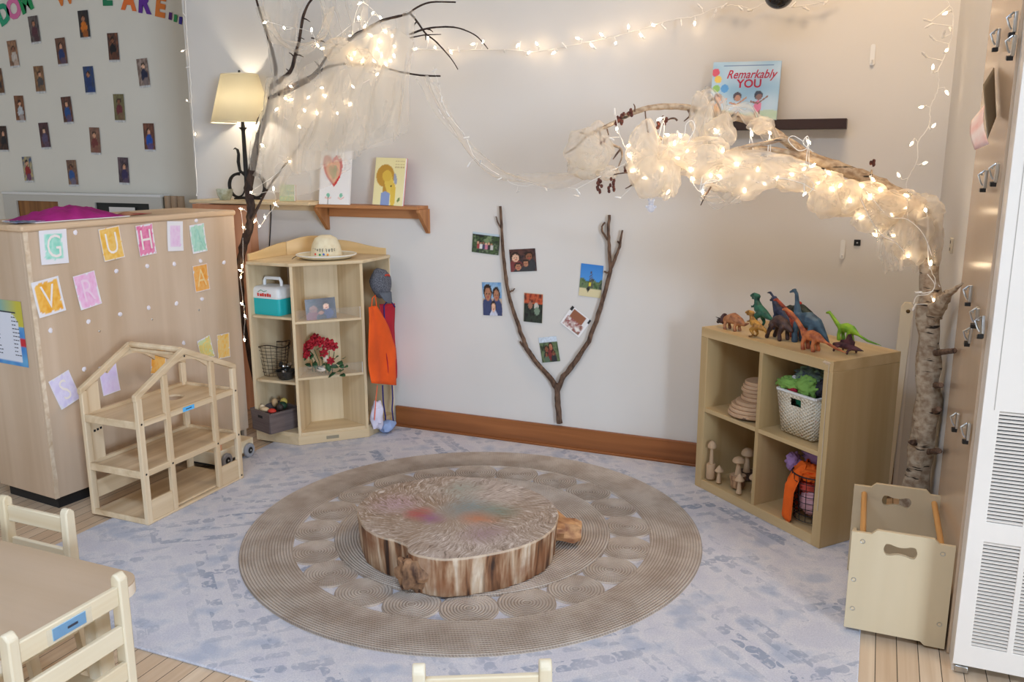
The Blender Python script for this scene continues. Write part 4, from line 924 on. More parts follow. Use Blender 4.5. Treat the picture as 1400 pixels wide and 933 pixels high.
def panel_px(name, mat, parent, X, L, R, fold, ph=0, nv=20, nu=16):
    """cloth panel hanging in a plane X, left/right edges given top to bottom in that plane as (y,z)"""
    def edge(E, v): t = v*(len(E)-1); i = min(int(t), len(E)-2); f = t-i; return E[i][0]*(1-f)+E[i+1][0]*f, E[i][1]*(1-f)+E[i+1][1]*f
    def fn(u, v):
        a = edge(L, v); b = edge(R, v); return Vector((X+fold*sin(u*3*pi+ph)*(.3+v)+.006*sin(v*7+ph), a[0]*(1-u)+b[0]*u, a[1]*(1-u)+b[1]*u))
    return put(name, MB().grid(nu, nv, fn), mat, parent, solid=.002)
E_ = lambda X, *P: [tuple(atX(x, y, X))[1:] for x, y in P]
panel_px('apron_body', m_or, ap, -2.545, E_(-2.545, (504, 420), (503, 460), (505, 500), (507, 524)), E_(-2.545, (515, 418), (531, 448), (543, 478), (541, 527)), .008)
put('apron_tie', MB().tube([A0(516, 527), A0(514, 545), A0(512, 575)], .003, 6), plain('orange_tie', rgb(232, 104, 70), .8), ap)
put('neck_loop', MB().tube([A0(508, 420), A0(509, 408), A0(513, 404), A0(515, 420)], .003, 6), m_or, ap)
ar = thing('crimson_apron', 'crimson apron with navy ties hanging behind the orange apron', 'apron', (0, 0, 0))
panel_px('apron_body', m_rd, ar, -2.560, E_(-2.560, (517, 416), (520, 440), (526, 480), (528, 520)), E_(-2.560, (539, 415), (541, 445), (544, 480), (544, 516)), .008, 1.5)
B0 = lambda px, py: atX(px, py, -2.553)
put('navy_neck_band', MB().tube([B0(526, 445), B0(525, 418), B0(528, 414), B0(535, 413), B0(540, 420)], .004, 6), m_nv, ar)
C0 = lambda px, py: atX(px, py, -2.562)
put('navy_tie', MB().tube([C0(523, 527), C0(524, 550), C0(527, 570), C0(527, 590)], .0045, 6), m_nv, ar); put('navy_tie', MB().tube([C0(536, 522), C0(537, 545), C0(536, 560), C0(538, 578)], .0045, 6), m_nv, ar)
hk = thing('coat_hook', 'small metal hook inside the right side of the corner unit', 'hook', (-2.585, 4.13, .83)); put('hook_wire', MB().tube([(-.01, 0, .02), (.01, 0, .0), (.03, 0, .0), (.035, 0, .015)], .003, 6), m_metal, hk)
pl_ = thing('crumpled_cloth_bundle', 'crumpled lilac and white cloth bundle at the foot of the corner unit', 'cloth', (0, 0, 0))
pc = atX(518, 565, -2.56)
put('white_cloth', MB().ball((-2.565, pc.y-.01, .13), .07, 22, 16, (.5, .62, 1.25), jit=.45), fabric('white_lilac_cotton', rgb(226, 222, 240), .85), pl_)
put('blue_cloth', MB().ball((-2.535, pc.y+.05, .052), .05, 18, 12, (.8, 1.1, .65), jit=.5), fabric('pale_blue_cotton', rgb(150, 172, 214), .8), pl_, label='pale blue folded cloth at the bottom')

# ------------------------------------------------------------------ wall shelves, lamp, books
def wshelf_pts(): pass
SX0, SX1 = atY(431, 281, 4.16).x, atY(576, 281, 4.2).x; SZ1 = 1.318
ws = thing('wall_book_shelf', 'oiled wood wall shelf with two angled brackets holding picture books', 'shelf', ((SX0+SX1)/2, YB, SZ1)); hw = (SX1-SX0)/2
put('shelf_board', MB().box(-hw, -.125, -.018, hw, 0, 0), m_shelfw, ws, bevel=.002)
put('back_rail', MB().box(-hw+.02, -.02, -.075, hw-.02, 0, -.018), m_shelfw, ws, bevel=.002)
for s in (-1, 1): put('bracket', MB().prism([(-.122, -.018), (0, -.018), (0, -.155), (-.014, -.155), (-.122, -.035)], s*hw-.010 if s < 0 else hw-.012, s*hw+.012 if s < 0 else hw+.010, 'x'), wood('bracket_wood', rgb(188, 132, 82), rgb(154, 100, 58), 'z', .45, 60, 3), ws, bevel=.002)
S2a, S2b = atY(262, 280, 4.1).x, atY(425, 276, 4.1).x
s2 = thing('lamp_shelf', 'pale wood wall shelf carrying the table lamp and the small box', 'shelf', ((S2a+S2b)/2, YB, 1.332)); hw2 = (S2b-S2a)/2
put('shelf_board', MB().box(-hw2, -.20, -.018, hw2, 0, 0), m_birchx, s2, bevel=.003)
put('wall_batten', MB().box(-hw2+.02, -.018, -.06, hw2-.05, 0, -.018), m_birchx, s2, bevel=.002)
def book(name, label, w, h, t, loc, tilt, rz, fn, edge, nu=44, nv=60, spine=None, roll=0):
    b = thing(name, label, 'book', loc); b.rotation_euler = (radians(-tilt), radians(roll), radians(rz))
    put('pages', MB().box(-w/2+.003, .002, -h/2+.002, w/2-.002, t-.002, h/2-.002), m_paper, b)
    put('back_cover', MB().box(-w/2, t-.002, -h/2, w/2, t, h/2).box(-w/2, 0.0004, -h/2, -w/2+.002, t, h/2), spine or edge, b)
    mb, c = picture(nu, nv, fn, w, h); put('front_cover', mb, m_print, b, cols=c); return b
def heart(u, v):
    x = (u-.44)/.36; y = (v-.56)/.36; x = x+.18*y
    f = (x*x+y*y-.5)**3-x*x*y*y*y*1.6; col = rgb(244, 244, 246)
    g = ((x*1.35)**2+(y*1.35)**2-.5)**3-(x*1.35)**2*(y*1.35)**3*1.6; q = ((x*2.2)**2+(y*2.2)**2-.5)**3-(x*2.2)**2*(y*2.2)**3*1.6
    if f < 0: col = rgb(204, 64, 66)
    if g < 0: col = rgb(236, 170, 130)
    if q < 0: col = rgb(150, 180, 120) if int(u*40) % 3 else rgb(214, 70, 66)
    for cx in (.3, .72):
        if hypot((u-cx)/.055, (v-.17)/.04) < 1: col = rgb(130, 200, 176)
        if abs(u-cx) < .006 and v < .14: col = rgb(120, 120, 120)
        if abs(v-.10-.3*abs(u-cx)) < .012 and abs(u-cx) < .10: col = rgb(236, 196, 190)
    if abs(hypot(u-.62, v-.92)-.06) < .012: col = rgb(190, 200, 190)
    if .79 < u < .82 and .62 < v < .86 and int(v*40) % 2: col = rgb(216, 190, 186)
    return col
def goose(u, v):
    col = rgb(240, 232, 180); E = lambda cx, cy, rx, ry, a=0: (((u-cx)*cos(a)+(v-cy)*sin(a))/rx)**2+((-(u-cx)*sin(a)+(v-cy)*cos(a))/ry)**2 < 1
    if E(.36, .62, .30, .24): col = rgb(196, 150, 62)
    if .30 < u < .52 and .22 < v < .55 and E(.40, .42, .17, .26): col = rgb(190, 146, 60)
    if E(.50, .48, .14, .28, .45): col = rgb(232, 202, 92)
    if E(.42, .62, .16, .12): col = rgb(226, 190, 80)
    if E(.66, .22, .09, .26): col = rgb(228, 194, 80)
    if .27 < u < .55 and v < .22+.08*(1-abs(u-.4)*4): col = rgb(140, 160, 206)
    if E(.70, .56, .05, .12, .3): col = rgb(160, 168, 190)
    if E(.58, .41, .016, .02): col = rgb(40, 36, 40)
    if E(.86, .13, .03, .06, -.7): col = rgb(120, 140, 80)
    for k in range(3):
        if abs(v-(.93-.06*k)) < .012 and .66 < u < .96 and int(u*50) % 3: col = rgb(196, 180, 130)
    return col
zb = SZ1+.001
hb_ = atY(463, 278, 4.205); book('picture_book', 'white picture book with a red heart on its cover', .205, .305, .012, (hb_.x, 4.180, zb+.1515), 9, 0, heart, m_paper)
gb = atY(535, 278, 4.205); book('picture_book', 'pale yellow picture book with a golden bird on its cover', .205, .262, .016, (gb.x, 4.188, zb+.131), 9, -6, goose, plain('red_spine', rgb(206, 84, 84), .5), roll=1.5)
sb = atY(393, 276, 4.15)
def smallbox(u, v): return rgb(188, 200, 156) if v > .72 or v < .06 else lerp(rgb(226, 214, 150), rgb(150, 190, 170), .5+.5*noise.noise(Vector((u*9, v*9, 3)))) if not (.4 < v < .6 and int(u*16) % 2) else rgb(120, 140, 110)
book('small_board_book', 'small green and yellow board book leaning on the lamp shelf', .10, .095, .018, (sb.x, 4.15, 1.333+.0475), 6, 4, smallbox, plain('kraft_edge', rgb(196, 150, 110), .7), 24, 24)

# table lamp with wrought-iron scrolls
LP = atY(339, 276, 4.17); lm = thing('table_lamp', 'lit table lamp with cream shade and black wrought-iron scroll base', 'lamp', (LP.x, 4.17, 1.3325))
H_ = lambda z: z
def shade_mat():
    m, nt, b = base('cream_lampshade', rgb(250, 240, 204), .8)
    b.inputs['Emission Color'].default_value = (1, .80, .48, 1); b.inputs['Emission Strength'].default_value = 0
    out = nt.nodes['Material Output']; tl = nt.nodes.new('ShaderNodeBsdfTranslucent'); tl.inputs[0].default_value = (1, .96, .84, 1)
    mx = nt.nodes.new('ShaderNodeMixShader'); mx.inputs[0].default_value = .8; nt.links.new(b.outputs[0], mx.inputs[1]); nt.links.new(tl.outputs[0], mx.inputs[2]); nt.links.new(mx.outputs[0], out.inputs[0]); return m
put('shade', MB().lathe([(.178, .452), (.105, .722)], 48, cap=False), shade_mat(), lm, solid=.0015)
for r_, z_ in ((.178, .452), (.105, .722)): put('shade_trim', MB().tube(ringpts(r_, z_, n=48), .003, 6), plain('cream_trim', rgb(240, 228, 196), .7), lm)
put('harp_finial', MB().tube([(0, 0, .60), (0, 0, .735)], .003, 6).ball((0, 0, .74), .008, 8, 6), m_blackm, lm)
put('lamp_bulb', MB().ball((0, 0, .56), .03, 14, 10, (1, 1, 1.2)), mat_bulb('lamp_glass', (1, .86, .68), 160), lm)
put('stem', MB().tube([(0, 0, .01), (0, 0, .20), (0, 0, .40), (0, 0, .415), (0, 0, .47)], [.014, .013, .011, .014, .008], 10), m_blackm, lm)
put('drip_cup', MB().lathe([(.006, .405), (.022, .418), (.024, .424), (.001, .424)], 18), m_blackm, lm)
for s in (-1, 1):
    # C scroll: from the stem over the top, round the outside and back in along the shelf, ending in a curl
    P = []; RD = []
    for k in range(40):
        t = k/39; a = radians(75+255*t); R = .066*(1-.05*t) if t < .75 else .066*(.9625-.9*(t-.75)**1.2)
        P.append((s*(.066-R*cos(a)*-1.0), 0, .084+R*sin(a)*1.05)); RD.append(.004+.0065*sin(pi*min(1, .15+t*.9)))
    P = [(s*(.132-abs(q[0])) if False else q[0], q[1], q[2]) for q in P]
    P = [(s*(.132)-q[0], 0, q[2]) for q in P]
    put('base_scroll', MB().tube(P, RD, 8), m_blackm, lm)
put('upper_scroll', MB().tube([(-.008, 0, .14), (-.045, 0, .175), (-.052, 0, .225), (-.046, 0, .27), (-.052, 0, .295), (-.068, 0, .305), (-.082, 0, .298)], [.005, .009, .010, .009, .008, .005, .002], 8), m_blackm, lm)
put('upper_scroll', MB().tube([(-.02, 0, .165), (-.07, 0, .158), (-.098, 0, .152)], [.005, .005, .001], 8), m_blackm, lm)
put('upper_scroll', MB().tube([(.008, 0, .13), (.05, 0, .165), (.085, 0, .155), (.105, 0, .150)], [.005, .009, .006, .002], 8), m_blackm, lm)
put('foot_plate', MB().tube([(-.10, 0, .008), (-.04, 0, .013), (.04, 0, .013), (.10, 0, .008)], [.005, .008, .008, .005], 8), m_blackm, lm)
cd = atY(371, 300, 4.262); ce = atY(367, 340, 4.262)
tag(put('power_cord', MB().tube([(cd.x+.0, 4.262, 1.31), (cd.x, 4.262, 1.24), (cd.x-.012, 4.262, 1.15), (ce.x-.0, 4.262, 1.00), (ce.x, 4.262, .5)], .0035, 6), m_black), 'black power cord hanging below the lamp shelf', 'cord')
bw = atY(313, 271, 4.15); tag(put('glass_votive', MB().lathe([(.001, 0), (.03, 0), (.045, .03), (.05, .065), (.047, .065), (.042, .03), (.001, .006)], 22), varied('frosted_green_glass', rgb(204, 208, 190), rgb(150, 150, 120), (20,)*3, .25), loc=(bw.x-.02, 4.14, 1.333)), 'small pale glass bowl on the lamp shelf left of the lamp', 'bowl')

# dark floating shelf with the landscape book
D0, D1 = atY(985, 170, 4.16).x, atY(1157, 170, 4.16).x
ds = thing('dark_floating_shelf', 'short dark walnut ledge shelf above the birch branch', 'shelf', ((D0+D1)/2, YB, 1.748)); hw3 = (D1-D0)/2
put('ledge', MB().box(-hw3, -.10, -.045, hw3, 0, 0), m_dark, ds, bevel=.002)
def cover(u, v):
    c = lerp(rgb(196, 218, 232), rgb(150, 190, 214), min(1, max(0, .5+noise.noise(Vector((u*3, v*3, 1))))))
    if v < .14+.03*sin(u*9): c = lerp(rgb(170, 200, 160), rgb(200, 214, 190), .5+.5*noise.noise(Vector((u*12, v*9, 2))))
    for cx, cy, r, col in ((.045, .82, .06, rgb(214, 80, 96)), (.09, .70, .055, rgb(232, 196, 70)), (.075, .54, .055, rgb(140, 190, 90)), (.20, .54, .06, rgb(90, 160, 220))):
        if hypot((u-cx), (v-cy)*.86) < r: c = col
    def e(cx, cy, rx, ry): return ((u-cx)/rx)**2+((v-cy)/ry)**2 < 1
    kids = ((.11, .36, rgb(226, 170, 136), rgb(128, 70, 46), rgb(236, 170, 80)), (.40, .38, rgb(196, 140, 100), rgb(70, 46, 36), rgb(200, 214, 226)), (.71, .40, rgb(140, 92, 66), rgb(36, 26, 24), rgb(228, 120, 150)))
    for cx, cy, sk, hr, dr in kids:
        if e(cx, cy-.17, .055, .10): c = dr
        if e(cx-.03, cy-.30, .014, .07) or e(cx+.03, cy-.30, .014, .07): c = sk
        if abs((v-cy+.12)-.9*(u-cx)) < .016 and 0 < u-cx < .14: c = sk
        if abs((v-cy+.12)+.3*(u-cx)) < .016 and -.12 < u-cx < 0: c = sk
        if e(cx, cy+.02, .062, .078): c = hr
        if e(cx+.008, cy-.01, .045, .055): c = sk
    if .16 < u < .90 and .925 < v < .94: c = rgb(90, 120, 170)
    return c
bkx = atY(1017, 130, 4.17); bk = book('landscape_book', 'light blue landscape picture book titled Remarkably YOU on the dark ledge', .305, .262, .012, (bkx.x, 4.185, 1.749+.130), 8, 0, cover, plain('blue_spine', rgb(120, 150, 186), .5), 90, 74, roll=1)
m_title = plain('crimson_title', rgb(190, 40, 70), .5)
text('title_word', 'Remarkably', .054, m_title, bk, (.022, -.001, .072), shear=.35, bold=.0006, sx=.86); text('title_word', 'YOU', .052, m_title, bk, (.018, -.001, .030), bold=.0012, sx=1.0)

# ------------------------------------------------------------------ Y-shaped branch with family photos
YS = YB-.022
yb_ = thing('forked_wall_branch', 'tall Y-shaped bare branch fixed upright on the back wall', 'branch', (atY(765, 578, YS).x, YS, .13))
def wpts(P, Y=YS): return [atY(x, y, Y)-yb_.location for x, y in P]
def br(name, P, r0, r1, mat=m_bark2, par=yb_, fn=wpts, w=.35):
    pts = fn(P); 
    # resample
    out = []
    for i in range(len(pts)-1):
        for k in range(4): out.append(pts[i].lerp(pts[i+1], k/4)+Vector((noise.noise(pts[i]*9+Vector((k, 0, 0))), 0, noise.noise(pts[i]*9+Vector((0, k, 5)))))*min(r0, .01)*.5*(1 if k else 0))
    out.append(pts[-1]); n = len(out)
    return put(name, MB().tube(out, [r0+(r1-r0)*i/(n-1) for i in range(n)], 9, wob=w), mat, par)
br('main_stem', [(765, 579), (763, 555), (762, 535), (761, 525)], .0155, .0175)
br('left_limb', [(762, 533), (755, 520), (735, 498), (720, 477), (714, 460), (705, 435), (696, 405), (691, 375), (688, 345), (686, 315), (684, 282)], .015, .0065)
br('right_limb', [(763, 532), (770, 515), (790, 490), (805, 467), (818, 430), (828, 397), (835, 370), (833, 340), (832, 320), (833, 294)], .0155, .007)
br('twig', [(686, 313), (681, 305), (678, 296)], .006, .003); br('twig', [(835, 368), (842, 350), (848, 333), (851, 315)], .009, .005)
br('twig', [(831, 328), (824, 318), (823, 310), (827, 304)], .006, .005); br('twig', [(835, 371), (830, 373), (826, 371)], .006, .004)
br('twig', [(719, 476), (714, 471), (711, 467)], .008, .005); br('twig', [(697, 399), (701, 398), (704, 395)], .005, .003); br('twig', [(848, 333), (844, 330)], .006, .004)
YP = YB-.004
def wall_photo(cx, cy, w, h, tilt, fn, label, Y=YP, group='family photos around the forked branch', nu=30, nv=26):
    p = atY(cx, cy, Y); return photo('family_photo', label, w, h, fn, Matrix.Translation(p) @ Matrix.Rotation(radians(tilt), 4, 'Y'), group, nu, nv)
gr = mottled([rgb(24, 34, 22), rgb(70, 96, 50), rgb(30, 38, 30), rgb(120, 140, 100)], 5, 1)
def ph1(u, v):
    c = gr(u, v)
    if v > .80 and abs(v-.9) < .035+.03*sin(u*6): c = rgb(20, 20, 22)
    if v > .92: c = rgb(190, 206, 214)
    for k in range(6):
        cx = .22+.1*k
        if hypot((u-cx), (v-.50+.05*(k % 2))*.8) < .045: c = SKIN[k % 4]
        if abs(u-cx) < .05 and .2 < v < .44: c = [rgb(160, 60, 60), rgb(220, 220, 216), rgb(60, 60, 90), rgb(200, 120, 140), rgb(40, 40, 46), rgb(200, 196, 190)][k]
    return c
wall_photo(664, 333, .162, .112, 4.5, ph1, 'dark green photo of a seated group, topmost left beside the branch tip')
wall_photo(715, 356, .152, .122, -5, people(mottled([rgb(30, 24, 26), rgb(96, 60, 54), rgb(44, 36, 40)], 4, 8), [(.22, .62, .17), (.74, .66, .15), (.30, .22, .14), (.60, .35, .12)], 21), 'photo crowded with close-up faces, right of the left limb near its top')
sky = lambda u, v: lerp(rgb(70, 130, 190), rgb(170, 200, 220), min(1, max(0, .6+noise.noise(Vector((u*4, v*4, 6))))))  if v > .5 else rgb(190, 170, 150)
wall_photo(673, 409, .116, .186, -2, people(sky, [(.28, .66, .20), (.72, .62, .17), (.55, .25, .13)], 33, [rgb(90, 70, 90), rgb(200, 204, 220), rgb(60, 70, 110)]), 'blue-sky photo of two adults and a child, left of the left limb')
def ph4(u, v):
    m = mottled([rgb(20, 20, 22), rgb(50, 60, 50), rgb(26, 24, 26)], 4, 14)(u, v)
    if v > .62: m = mottled([rgb(140, 50, 36), rgb(200, 96, 60), rgb(90, 40, 34)], 6, 15)(u, v)
    for cx, cy, r, c in ((.35, .58, .12, rgb(160, 110, 90)), (.66, .55, .12, rgb(196, 190, 180)), (.7, .40, .14, rgb(120, 140, 120))):
        if hypot(u-cx, v-cy) < r: m = c
    if min(u, 1-u) < .03 or v > .97: m = rgb(220, 212, 190)
    return m
wall_photo(729, 421, .112, .162, 1.5, ph4, 'photo with red foliage over dark figures, inside the fork of the branch')
def ph5(u, v):
    c = lerp(rgb(90, 160, 220), rgb(60, 130, 206), v)
    if v < .52+.05*sin(u*14): c = mottled([rgb(60, 84, 50), rgb(110, 130, 90), rgb(50, 60, 60)], 7, 19)(u, v)
    if v < .25: c = rgb(214, 202, 160)
    if abs(u-.5) < .10*(.95-v)*2 and .3 < v < .82 and (int(u*40)+int(v*30)) % 2: c = rgb(90, 80, 84)
    if hypot(u-.4, v-.22) < .07: c = rgb(40, 40, 36)
    if hypot(u-.47, v-.38) < .06: c = rgb(220, 200, 60)
    return c
wall_photo(808, 384, .122, .172, 4, ph5, 'bright photo of blue sky above a playground, left of the right limb')
def ph6(u, v):
    c = mottled([rgb(236, 230, 224), rgb(206, 190, 184), rgb(150, 70, 70), rgb(120, 140, 110)], 6, 23)(u, v)
    if v > .5: c = rgb(150, 96, 70) if .15 < u < .8 else rgb(230, 228, 226)
    if min(u, 1-u, v, 1-v) < .07: c = rgb(238, 236, 236)
    if v > .8 and (u < .12 or u > .9): c = rgb(40, 40, 44)
    return c
wall_photo(787, 440, .130, .118, 35, ph6, 'white-bordered photo tilted steeply inside the fork of the branch')
wall_photo(751, 478, .105, .140, -10, people(lambda u, v: rgb(206, 218, 230) if v > .78 else mottled([rgb(60, 80, 54), rgb(110, 126, 90), rgb(40, 50, 40)], 5, 31)(u, v), [(.35, .52, .11), (.6, .6, .12), (.7, .35, .09), (.3, .3, .08)], 41), 'lowest photo just above the fork of the branch, a group outdoors')

# ------------------------------------------------------------------ toys in and on the cube bookcase
CT = .0105+CW+.0008
def cubelocal(p): q = Matrix.Rotation(-CY, 3, 'Z') @ (p-CA); return q
def critter(name, label, cat, mat, px, py, face, tubes, balls=(), vox=.0026, extra=(), group='plastic dinosaurs on the cube bookcase', z=CT, k=1.0, nudge=(0, 0)):
    """tubes: (points, radii); built heading along +x, fused into one skin"""
    p = atZ(px, py, z)+Vector((nudge[0], nudge[1], 0)); t = thing(name, label, cat, p, CY+radians(face), group); t.scale = (k, k, k)
    mb = MB()
    for P, r in tubes:
        P = [Vector(q) for q in P]; out = []; rr = []
        r = list(r) if isinstance(r, (list, tuple)) else [r]*len(P)
        for i in range(len(P)-1):
            for j in range(4): out.append(P[i].lerp(P[i+1], j/4)); rr.append(r[i]+(r[i+1]-r[i])*j/4)
        out.append(P[-1]); rr.append(r[-1])
        mb.tube(out, rr, 10); mb.ball(out[0], rr[0], 8, 6); mb.ball(out[-1], rr[-1], 8, 6)
    for c, r, sc in balls: mb.ball(c, r, 12, 8, sc)
    put('body', mb, mat, t, remesh=vox)
    for nm, m2, mt in extra: put(nm, m2, mt, t)
    return t
def legs4(x0, x1, z, r, w, fw=None, foot=1.25):
    o = []
    for x in (x0, x1):
        for s in (-1, 1): o.append(([(x, s*w*.7, z), (x+.004, s*w, z*.5), (x, s*w, r*.6)], [r*1.3, r, r*foot]))
    return o
skin = lambda n, a, b, s=30: varied(n, a, b, (s, s, s), .5, .4, 3, .4, .6)
eye = lambda x, y, z, r=.002: ('eye', MB().ball((x, y, z), r, 8, 6).ball((x, -y, z), r, 8, 6), m_black)
# triceratops
critter('toy_dinosaur', 'brown horned dinosaur with dark frill, leftmost on the bookcase top', 'toy dinosaur', skin('tan_brown_skin', rgb(184, 128, 88), rgb(124, 78, 56)), 1000, 451, 186,
        [([(-.10, 0, .045), (-.075, 0, .035), (-.05, 0, .045), (-.01, 0, .055), (.025, 0, .046), (.04, 0, .04)], [.003, .008, .020, .027, .020, .016])]+legs4(-.035, .025, .035, .007, .016),
        (), extra=[('frill_head', MB().ball((.048, 0, .044), .026, 14, 10, (.35, .95, 1)).ball((.068, 0, .032), .015, 12, 8, (1.3, .8, .8)).ball((.084, 0, .024), .008, 10, 6, (1.1, .7, 1)), skin('dark_plum_skin', rgb(70, 46, 48), rgb(46, 32, 36))),
                   ('horn', MB().tube([(.066, .010, .044), (.088, .014, .048)], [.0035, .0006], 8), m_black), ('horn', MB().tube([(.066, -.010, .044), (.088, -.014, .048)], [.0035, .0006], 8), m_black), ('horn', MB().tube([(.083, 0, .032), (.094, 0, .038)], [.003, .0005], 8), m_black)])
# green tyrannosaur
def rex(nm, lb, mt, px, py, face, k, tail=.13, up=1.0, extra=(), **kw):
    return critter(nm, lb, 'toy dinosaur', mt, px, py, face,
        [([(-tail, 0, .03), (-.07, 0, .048), (-.03, 0, .062), (.005, 0, .078), (.018, 0, .105*up), (.020, 0, .122*up)], [.002, .009, .019, .021, .012, .012]),
         ([(.014, 0, .126*up), (.038, 0, .130*up), (.056, 0, .124*up)], [.012, .010, .006]), ([(.022, 0, .118*up), (.048, 0, .113*up)], [.007, .004])]+
        [([(-.020, s*.014, .058), (.004, s*.020, .042), (-.012, s*.020, .020), (-.004, s*.020, .006), (.014, s*.020, .004)], [.015, .011, .006, .005, .004]) for s in (-1, 1)]+
        [([(.016, s*.012, .090), (.030, s*.016, .080), (.036, s*.014, .086)], [.005, .0035, .002]) for s in (-1, 1)], extra=(eye(.032, .009, .134*up, .0022),)+tuple(extra), k=k, **kw)
rex('toy_dinosaur', 'teal green upright meat-eating dinosaur second from the left', skin('teal_green_skin', rgb(50, 112, 92), rgb(30, 66, 60)), 1036, 448, 176, 1.12, nudge=(.0, .02))
rex('toy_dinosaur', 'small mustard and brown standing dinosaur in front of the teal one', skin('mustard_skin', rgb(190, 140, 60), rgb(110, 74, 40)), 1030, 461, 190, .84, tail=.08, extra=[])
# navy crested
critter('toy_dinosaur', 'navy blue crested dinosaur rearing behind the dark brown one', 'toy dinosaur', skin('navy_skin', rgb(52, 64, 96), rgb(30, 36, 58)), 1062, 452, 178,
        [([(-.08, 0, .05), (-.04, 0, .07), (.0, 0, .085), (.025, 0, .115), (.036, 0, .138)], [.012, .024, .026, .014, .011]), ([(.030, 0, .14), (.056, 0, .128)], [.012, .006]), ([(.034, .004, .145), (.050, .012, .166), (.066, .016, .162)], [.005, .006, .002])]+legs4(-.045, .005, .06, .009, .018), extra=(eye(.044, .010, .142),), nudge=(.0, .03))
critter('toy_dinosaur', 'dark green and black bulky dinosaur at the back of the group', 'toy dinosaur', skin('black_green_skin', rgb(40, 58, 48), rgb(20, 26, 26)), 1090, 452, 182,
        [([(-.12, 0, .04), (-.06, 0, .07), (-.01, 0, .088), (.03, 0, .082), (.055, 0, .09)], [.004, .024, .031, .026, .014]), ([(.055, 0, .092), (.08, 0, .086)], [.013, .007])]+legs4(-.04, .03, .06, .012, .022), extra=(('red_crest', MB().ball((.0, 0, .120), .010, 10, 8, (1.2, .5, .8), jit=.4), plain('toy_red', rgb(186, 56, 44), .5)),), nudge=(.0, .04))
critter('toy_dinosaur', 'dark brown heavy dinosaur crouching at the front of the group', 'toy dinosaur', skin('dark_brown_skin', rgb(84, 62, 58), rgb(46, 36, 38)), 1064, 464, 182,
        [([(-.07, 0, .05), (-.03, 0, .072), (.005, 0, .080), (.035, 0, .066)], [.010, .024, .028, .018]), ([(.035, 0, .066), (.052, 0, .055)], [.014, .009]),
         ([(.022, .020, .06), (.036, .024, .03), (.044, .024, .007)], [.013, .009, .010]), ([(.022, -.020, .06), (.036, -.024, .03), (.044, -.024, .007)], [.013, .009, .010]), ([(-.036, .02, .06), (-.026, .024, .03), (-.03, .024, .007)], [.013, .009, .010]), ([(-.036, -.02, .06), (-.026, -.024, .03), (-.03, -.024, .007)], [.013, .009, .010])])
blue = skin('slate_blue_skin', rgb(74, 104, 124), rgb(50, 72, 92))
critter('toy_dinosaur', 'slate blue long-necked dinosaur with its neck raised straight up', 'toy dinosaur', blue, 1098, 468, 188,
        [([(-.13, 0, .012), (-.10, 0, .05), (-.06, 0, .088), (-.02, 0, .100), (.022, 0, .098), (.038, 0, .12), (.044, 0, .17), (.050, 0, .205), (.062, 0, .218)], [.003, .012, .028, .036, .028, .018, .010, .008, .007]), ([(.060, 0, .218), (.082, 0, .208)], [.009, .005])]+legs4(-.05, .025, .08, .012, .024), extra=(eye(.066, .008, .221),), vox=.003)
def longneck(lb, mt, px, py, face, k, neck, tail, **kw):
    return critter('toy_dinosaur', lb, 'toy dinosaur', mt, px, py, face, [(tail+[(-.03, 0, .058), (.0, 0, .062), (.03, 0, .058)]+neck, [.002]*1+[.006]*(len(tail)-1)+[.020, .024, .018]+[.011-.005*i/max(1, len(neck)-1) for i in range(len(neck))]), ([neck[-1], neck[-1][:1]+(0,)+(neck[-1][2]-.004,)] if False else [neck[-1], (neck[-1][0]+.016, 0, neck[-1][2]-.004)], [.008, .005])]+legs4(-.025, .025, .05, .008, .016), k=k, **kw)
longneck('orange long-necked dinosaur stretching its neck over the front edge', skin('orange_skin', rgb(206, 122, 72), rgb(150, 74, 48)), 1108, 479, 186, 1.0,
         [(.045, 0, .078), (.075, 0, .112), (.110, 0, .142), (.135, 0, .152)], [(-.17, 0, .020), (-.12, 0, .030), (-.07, 0, .046)])
longneck('rusty red long-necked dinosaur lying low behind the dark brown one', skin('rust_red_skin', rgb(170, 70, 46), rgb(110, 44, 34)), 1092, 462, 182, 1.0,
         [(.05, 0, .085), (.085, 0, .115), (.12, 0, .138), (.14, 0, .15)], [(-.05, 0, .05)], nudge=(0, .0))
longneck('bright green long-necked dinosaur on its own at the back right', skin('bright_green_skin', rgb(140, 186, 50), rgb(92, 150, 48), 18), 1156, 466, 184, .92,
         [(.045, 0, .066), (.068, 0, .088), (.090, 0, .110), (.102, 0, .120)], [(-.19, 0, .012), (-.12, 0, .020), (-.07, 0, .038)])
mar = skin('maroon_skin', rgb(96, 56, 62), rgb(58, 36, 42))
sail = MB(); sail.prism([(-.038, .03), (.034, .03), (.026, .048), (.004, .052), (-.006, .076), (-.018, .080), (-.028, .06), (-.040, .05)], -.003, .003, 'y')
critter('toy_dinosaur', 'small maroon sail-backed dinosaur at the front right corner', 'toy dinosaur', mar, 1156, 482, 182,
        [([(-.085, 0, .022), (-.05, 0, .024), (.0, 0, .027), (.035, 0, .026), (.06, 0, .024)], [.002, .010, .015, .012, .007])]+[([(x, s*.008, .022), (x+.004, s*.026, .016), (x+.006, s*.028, .004)], [.007, .005, .005]) for x in (-.035, .03) for s in (-1, 1)], extra=(('sail', sail, mar), eye(.052, .006, .030, .0018)))

